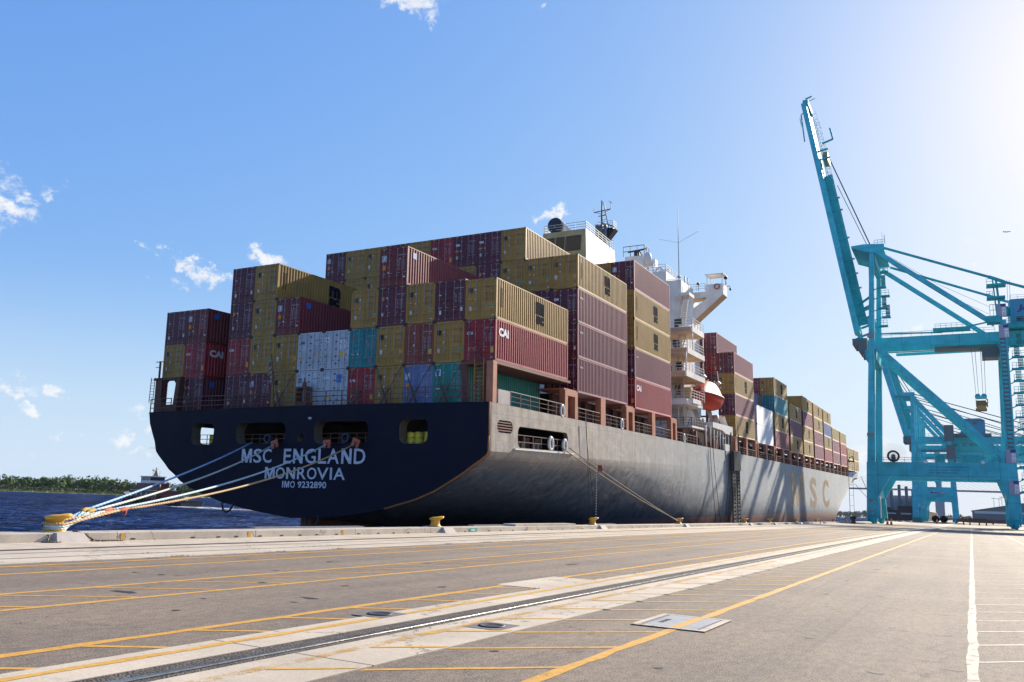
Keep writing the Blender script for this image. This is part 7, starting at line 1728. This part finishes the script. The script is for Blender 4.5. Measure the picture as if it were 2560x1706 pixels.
for x, l in ((-14.2, 'left of the two big black pipe drums lying on the quay'), (-10.9, 'right of the two big black pipe drums lying on the quay')):
    t = thing('pipe_drum', l, 'pipe', (x, 430, 0), 'black pipe drums'); mb = MB(); mb.smooth = True
    mb.lathe([(1.25, -4), (1.55, -4), (1.6, 0), (1.55, 5), (1.25, 5), (1.25, -4)], (0, 0, 1.62), 22, 'y'); mb.build('shell', M_black, t); mb = MB(); mb.lathe([(0, -3.7), (1.3, -3.7), (1.3, -3.5), (0, -3.5)], (0, 0, 1.62), 22, 'y'); mb.build('end_plate', M_dark, t)
rnd = random.Random(17)
def car(x, y, lab, col):
    t = thing('parked_car', lab, 'car', (x, y, 0), 'vehicles parked by the warehouse'); mb = MB()
    mb.add([(-.9, -2.2, .35), (.9, -2.2, .35), (.9, 2.2, .35), (-.9, 2.2, .35), (-.9, -2.2, .95), (.9, -2.2, .95), (.9, 2.2, .95), (-.9, 2.2, .95)], [(0, 1, 2, 3), (4, 5, 6, 7), (0, 1, 5, 4), (1, 2, 6, 5), (2, 3, 7, 6), (3, 0, 4, 7)]); mb.build('car_body', col, t)
    mb = MB(); mb.add([(-.85, -1.6, .95), (.85, -1.6, .95), (.85, 1.5, .95), (-.85, 1.5, .95), (-.65, -1.0, 1.5), (.65, -1.0, 1.5), (.65, .8, 1.5), (-.65, .8, 1.5)], [(4, 5, 6, 7), (0, 1, 5, 4), (1, 2, 6, 5), (2, 3, 7, 6), (3, 0, 4, 7)]); mb.build('cabin', M_dark, t)
    for sx in (-.85, .85):
        for sy in (-1.4, 1.4): mb = MB(); mb.lathe([(0, -.1), (.33, -.1), (.33, .1), (0, .1)], (sx, sy, .33), 12, 'x'); mb.build('wheel', M_black, t)
for x, y, l, c in ((6.4, 600, 'white vehicle parked in front of the grey warehouse, left one', S_white), (8.6, 602, 'white vehicle parked in front of the grey warehouse, right one', S_white), (15.8, 598, 'blue vehicle parked in front of the grey warehouse', S_blue)): car(x, y, l, c)
# quayside post by the crane and small crane-rail buffer
box_thing('rail_buffer', 'small rusty buffer post standing on the rail before the near crane leg', 'buffer', -22.4, 196, [('post', M_rust, [(-.4, .4, -.3, .3, 0, 1.6)]), ('head', M_dark, [(-.6, .6, -.6, -.3, 1.0, 1.5)])])
lt_ = thing('quay_light', 'thin tall light pole standing on the quay edge left of the crane', 'lamp post', (-24.4, 208, 0)); mb = MB(); mb.tube([(0, 0, 0), (0, 0, 14.2)], .06, 6); mb.tube([(.9, 0, 0), (.9, 0, 13)], .04, 6)
for i in range(5): mb.beam((0, 0, 1.5 + i * 2.4), (.9, 0, 1.5 + i * 2.4), .06)
mb.build('pole', M_cgrey, lt_); mb = MB(); mb.tube([(0, 0, 14.0), (.3, 0, 14.9), (1.0, 0, 15.2), (1.2, 0, 14.2)], .12, 6); mb.box(-.1, 1.4, -.2, .2, 13.9, 14.15); mb.build('lamp_head', M_dark, lt_)
# airliner far off
al = thing('airplane', 'tiny airliner far off in the pale sky above the crane', 'airplane', tuple(Vector((0, 0, 1.72)) + Vector((.0497, .955, .2927)) * 5200)); al.rotation_euler = (radians(6), 0, radians(70))
mb = MB(); mb.smooth = True; mb.tube([(0, -19, 0), (0, -16, .3), (0, 0, .3), (0, 12, .4), (0, 20, 1.2)], [.3, 1.9, 1.9, 1.7, .3], 10); mb.build('fuselage', M_fard, al)
mb = MB(); mb.add([(0, -4, 0), (0, 4, 0), (17, 7, 1), (17, 5, 1), (-17, 7, 1), (-17, 5, 1), (0, -4, .5), (0, 4, .5)], [(0, 1, 2, 3), (6, 7, 4, 5)]); mb.build('wing', M_fard, al)
mb = MB(); mb.box(-.2, .2, 14, 19, 1, 6.5); mb.box(-6, 6, 15.5, 18, 1.2, 1.6); mb.build('tail', M_fard, al)

# ------------------------------------------------------------------ air
hzm = bpy.data.materials.new('haze_air'); hzm.use_nodes = True; hzm.node_tree.nodes.clear(); hn = NT(hzm.node_tree)
vol = hn.n('ShaderNodeVolumePrincipled', {'Color': (0.86, 0.92, 1.0, 1), 'Density': 0.000045, 'Anisotropy': 0.0})
ho_ = hn.n('ShaderNodeOutputMaterial'); hn.t.links.new(vol.outputs[0], ho_.inputs['Volume'])
mb = MB(); mb.box(-4200, 3200, -800, 6200, -40, 150)
hz_ = mb.build('haze', hzm); hz_['kind'] = 'stuff'; hz_['label'] = 'pale summer haze over the river and the distant shore'
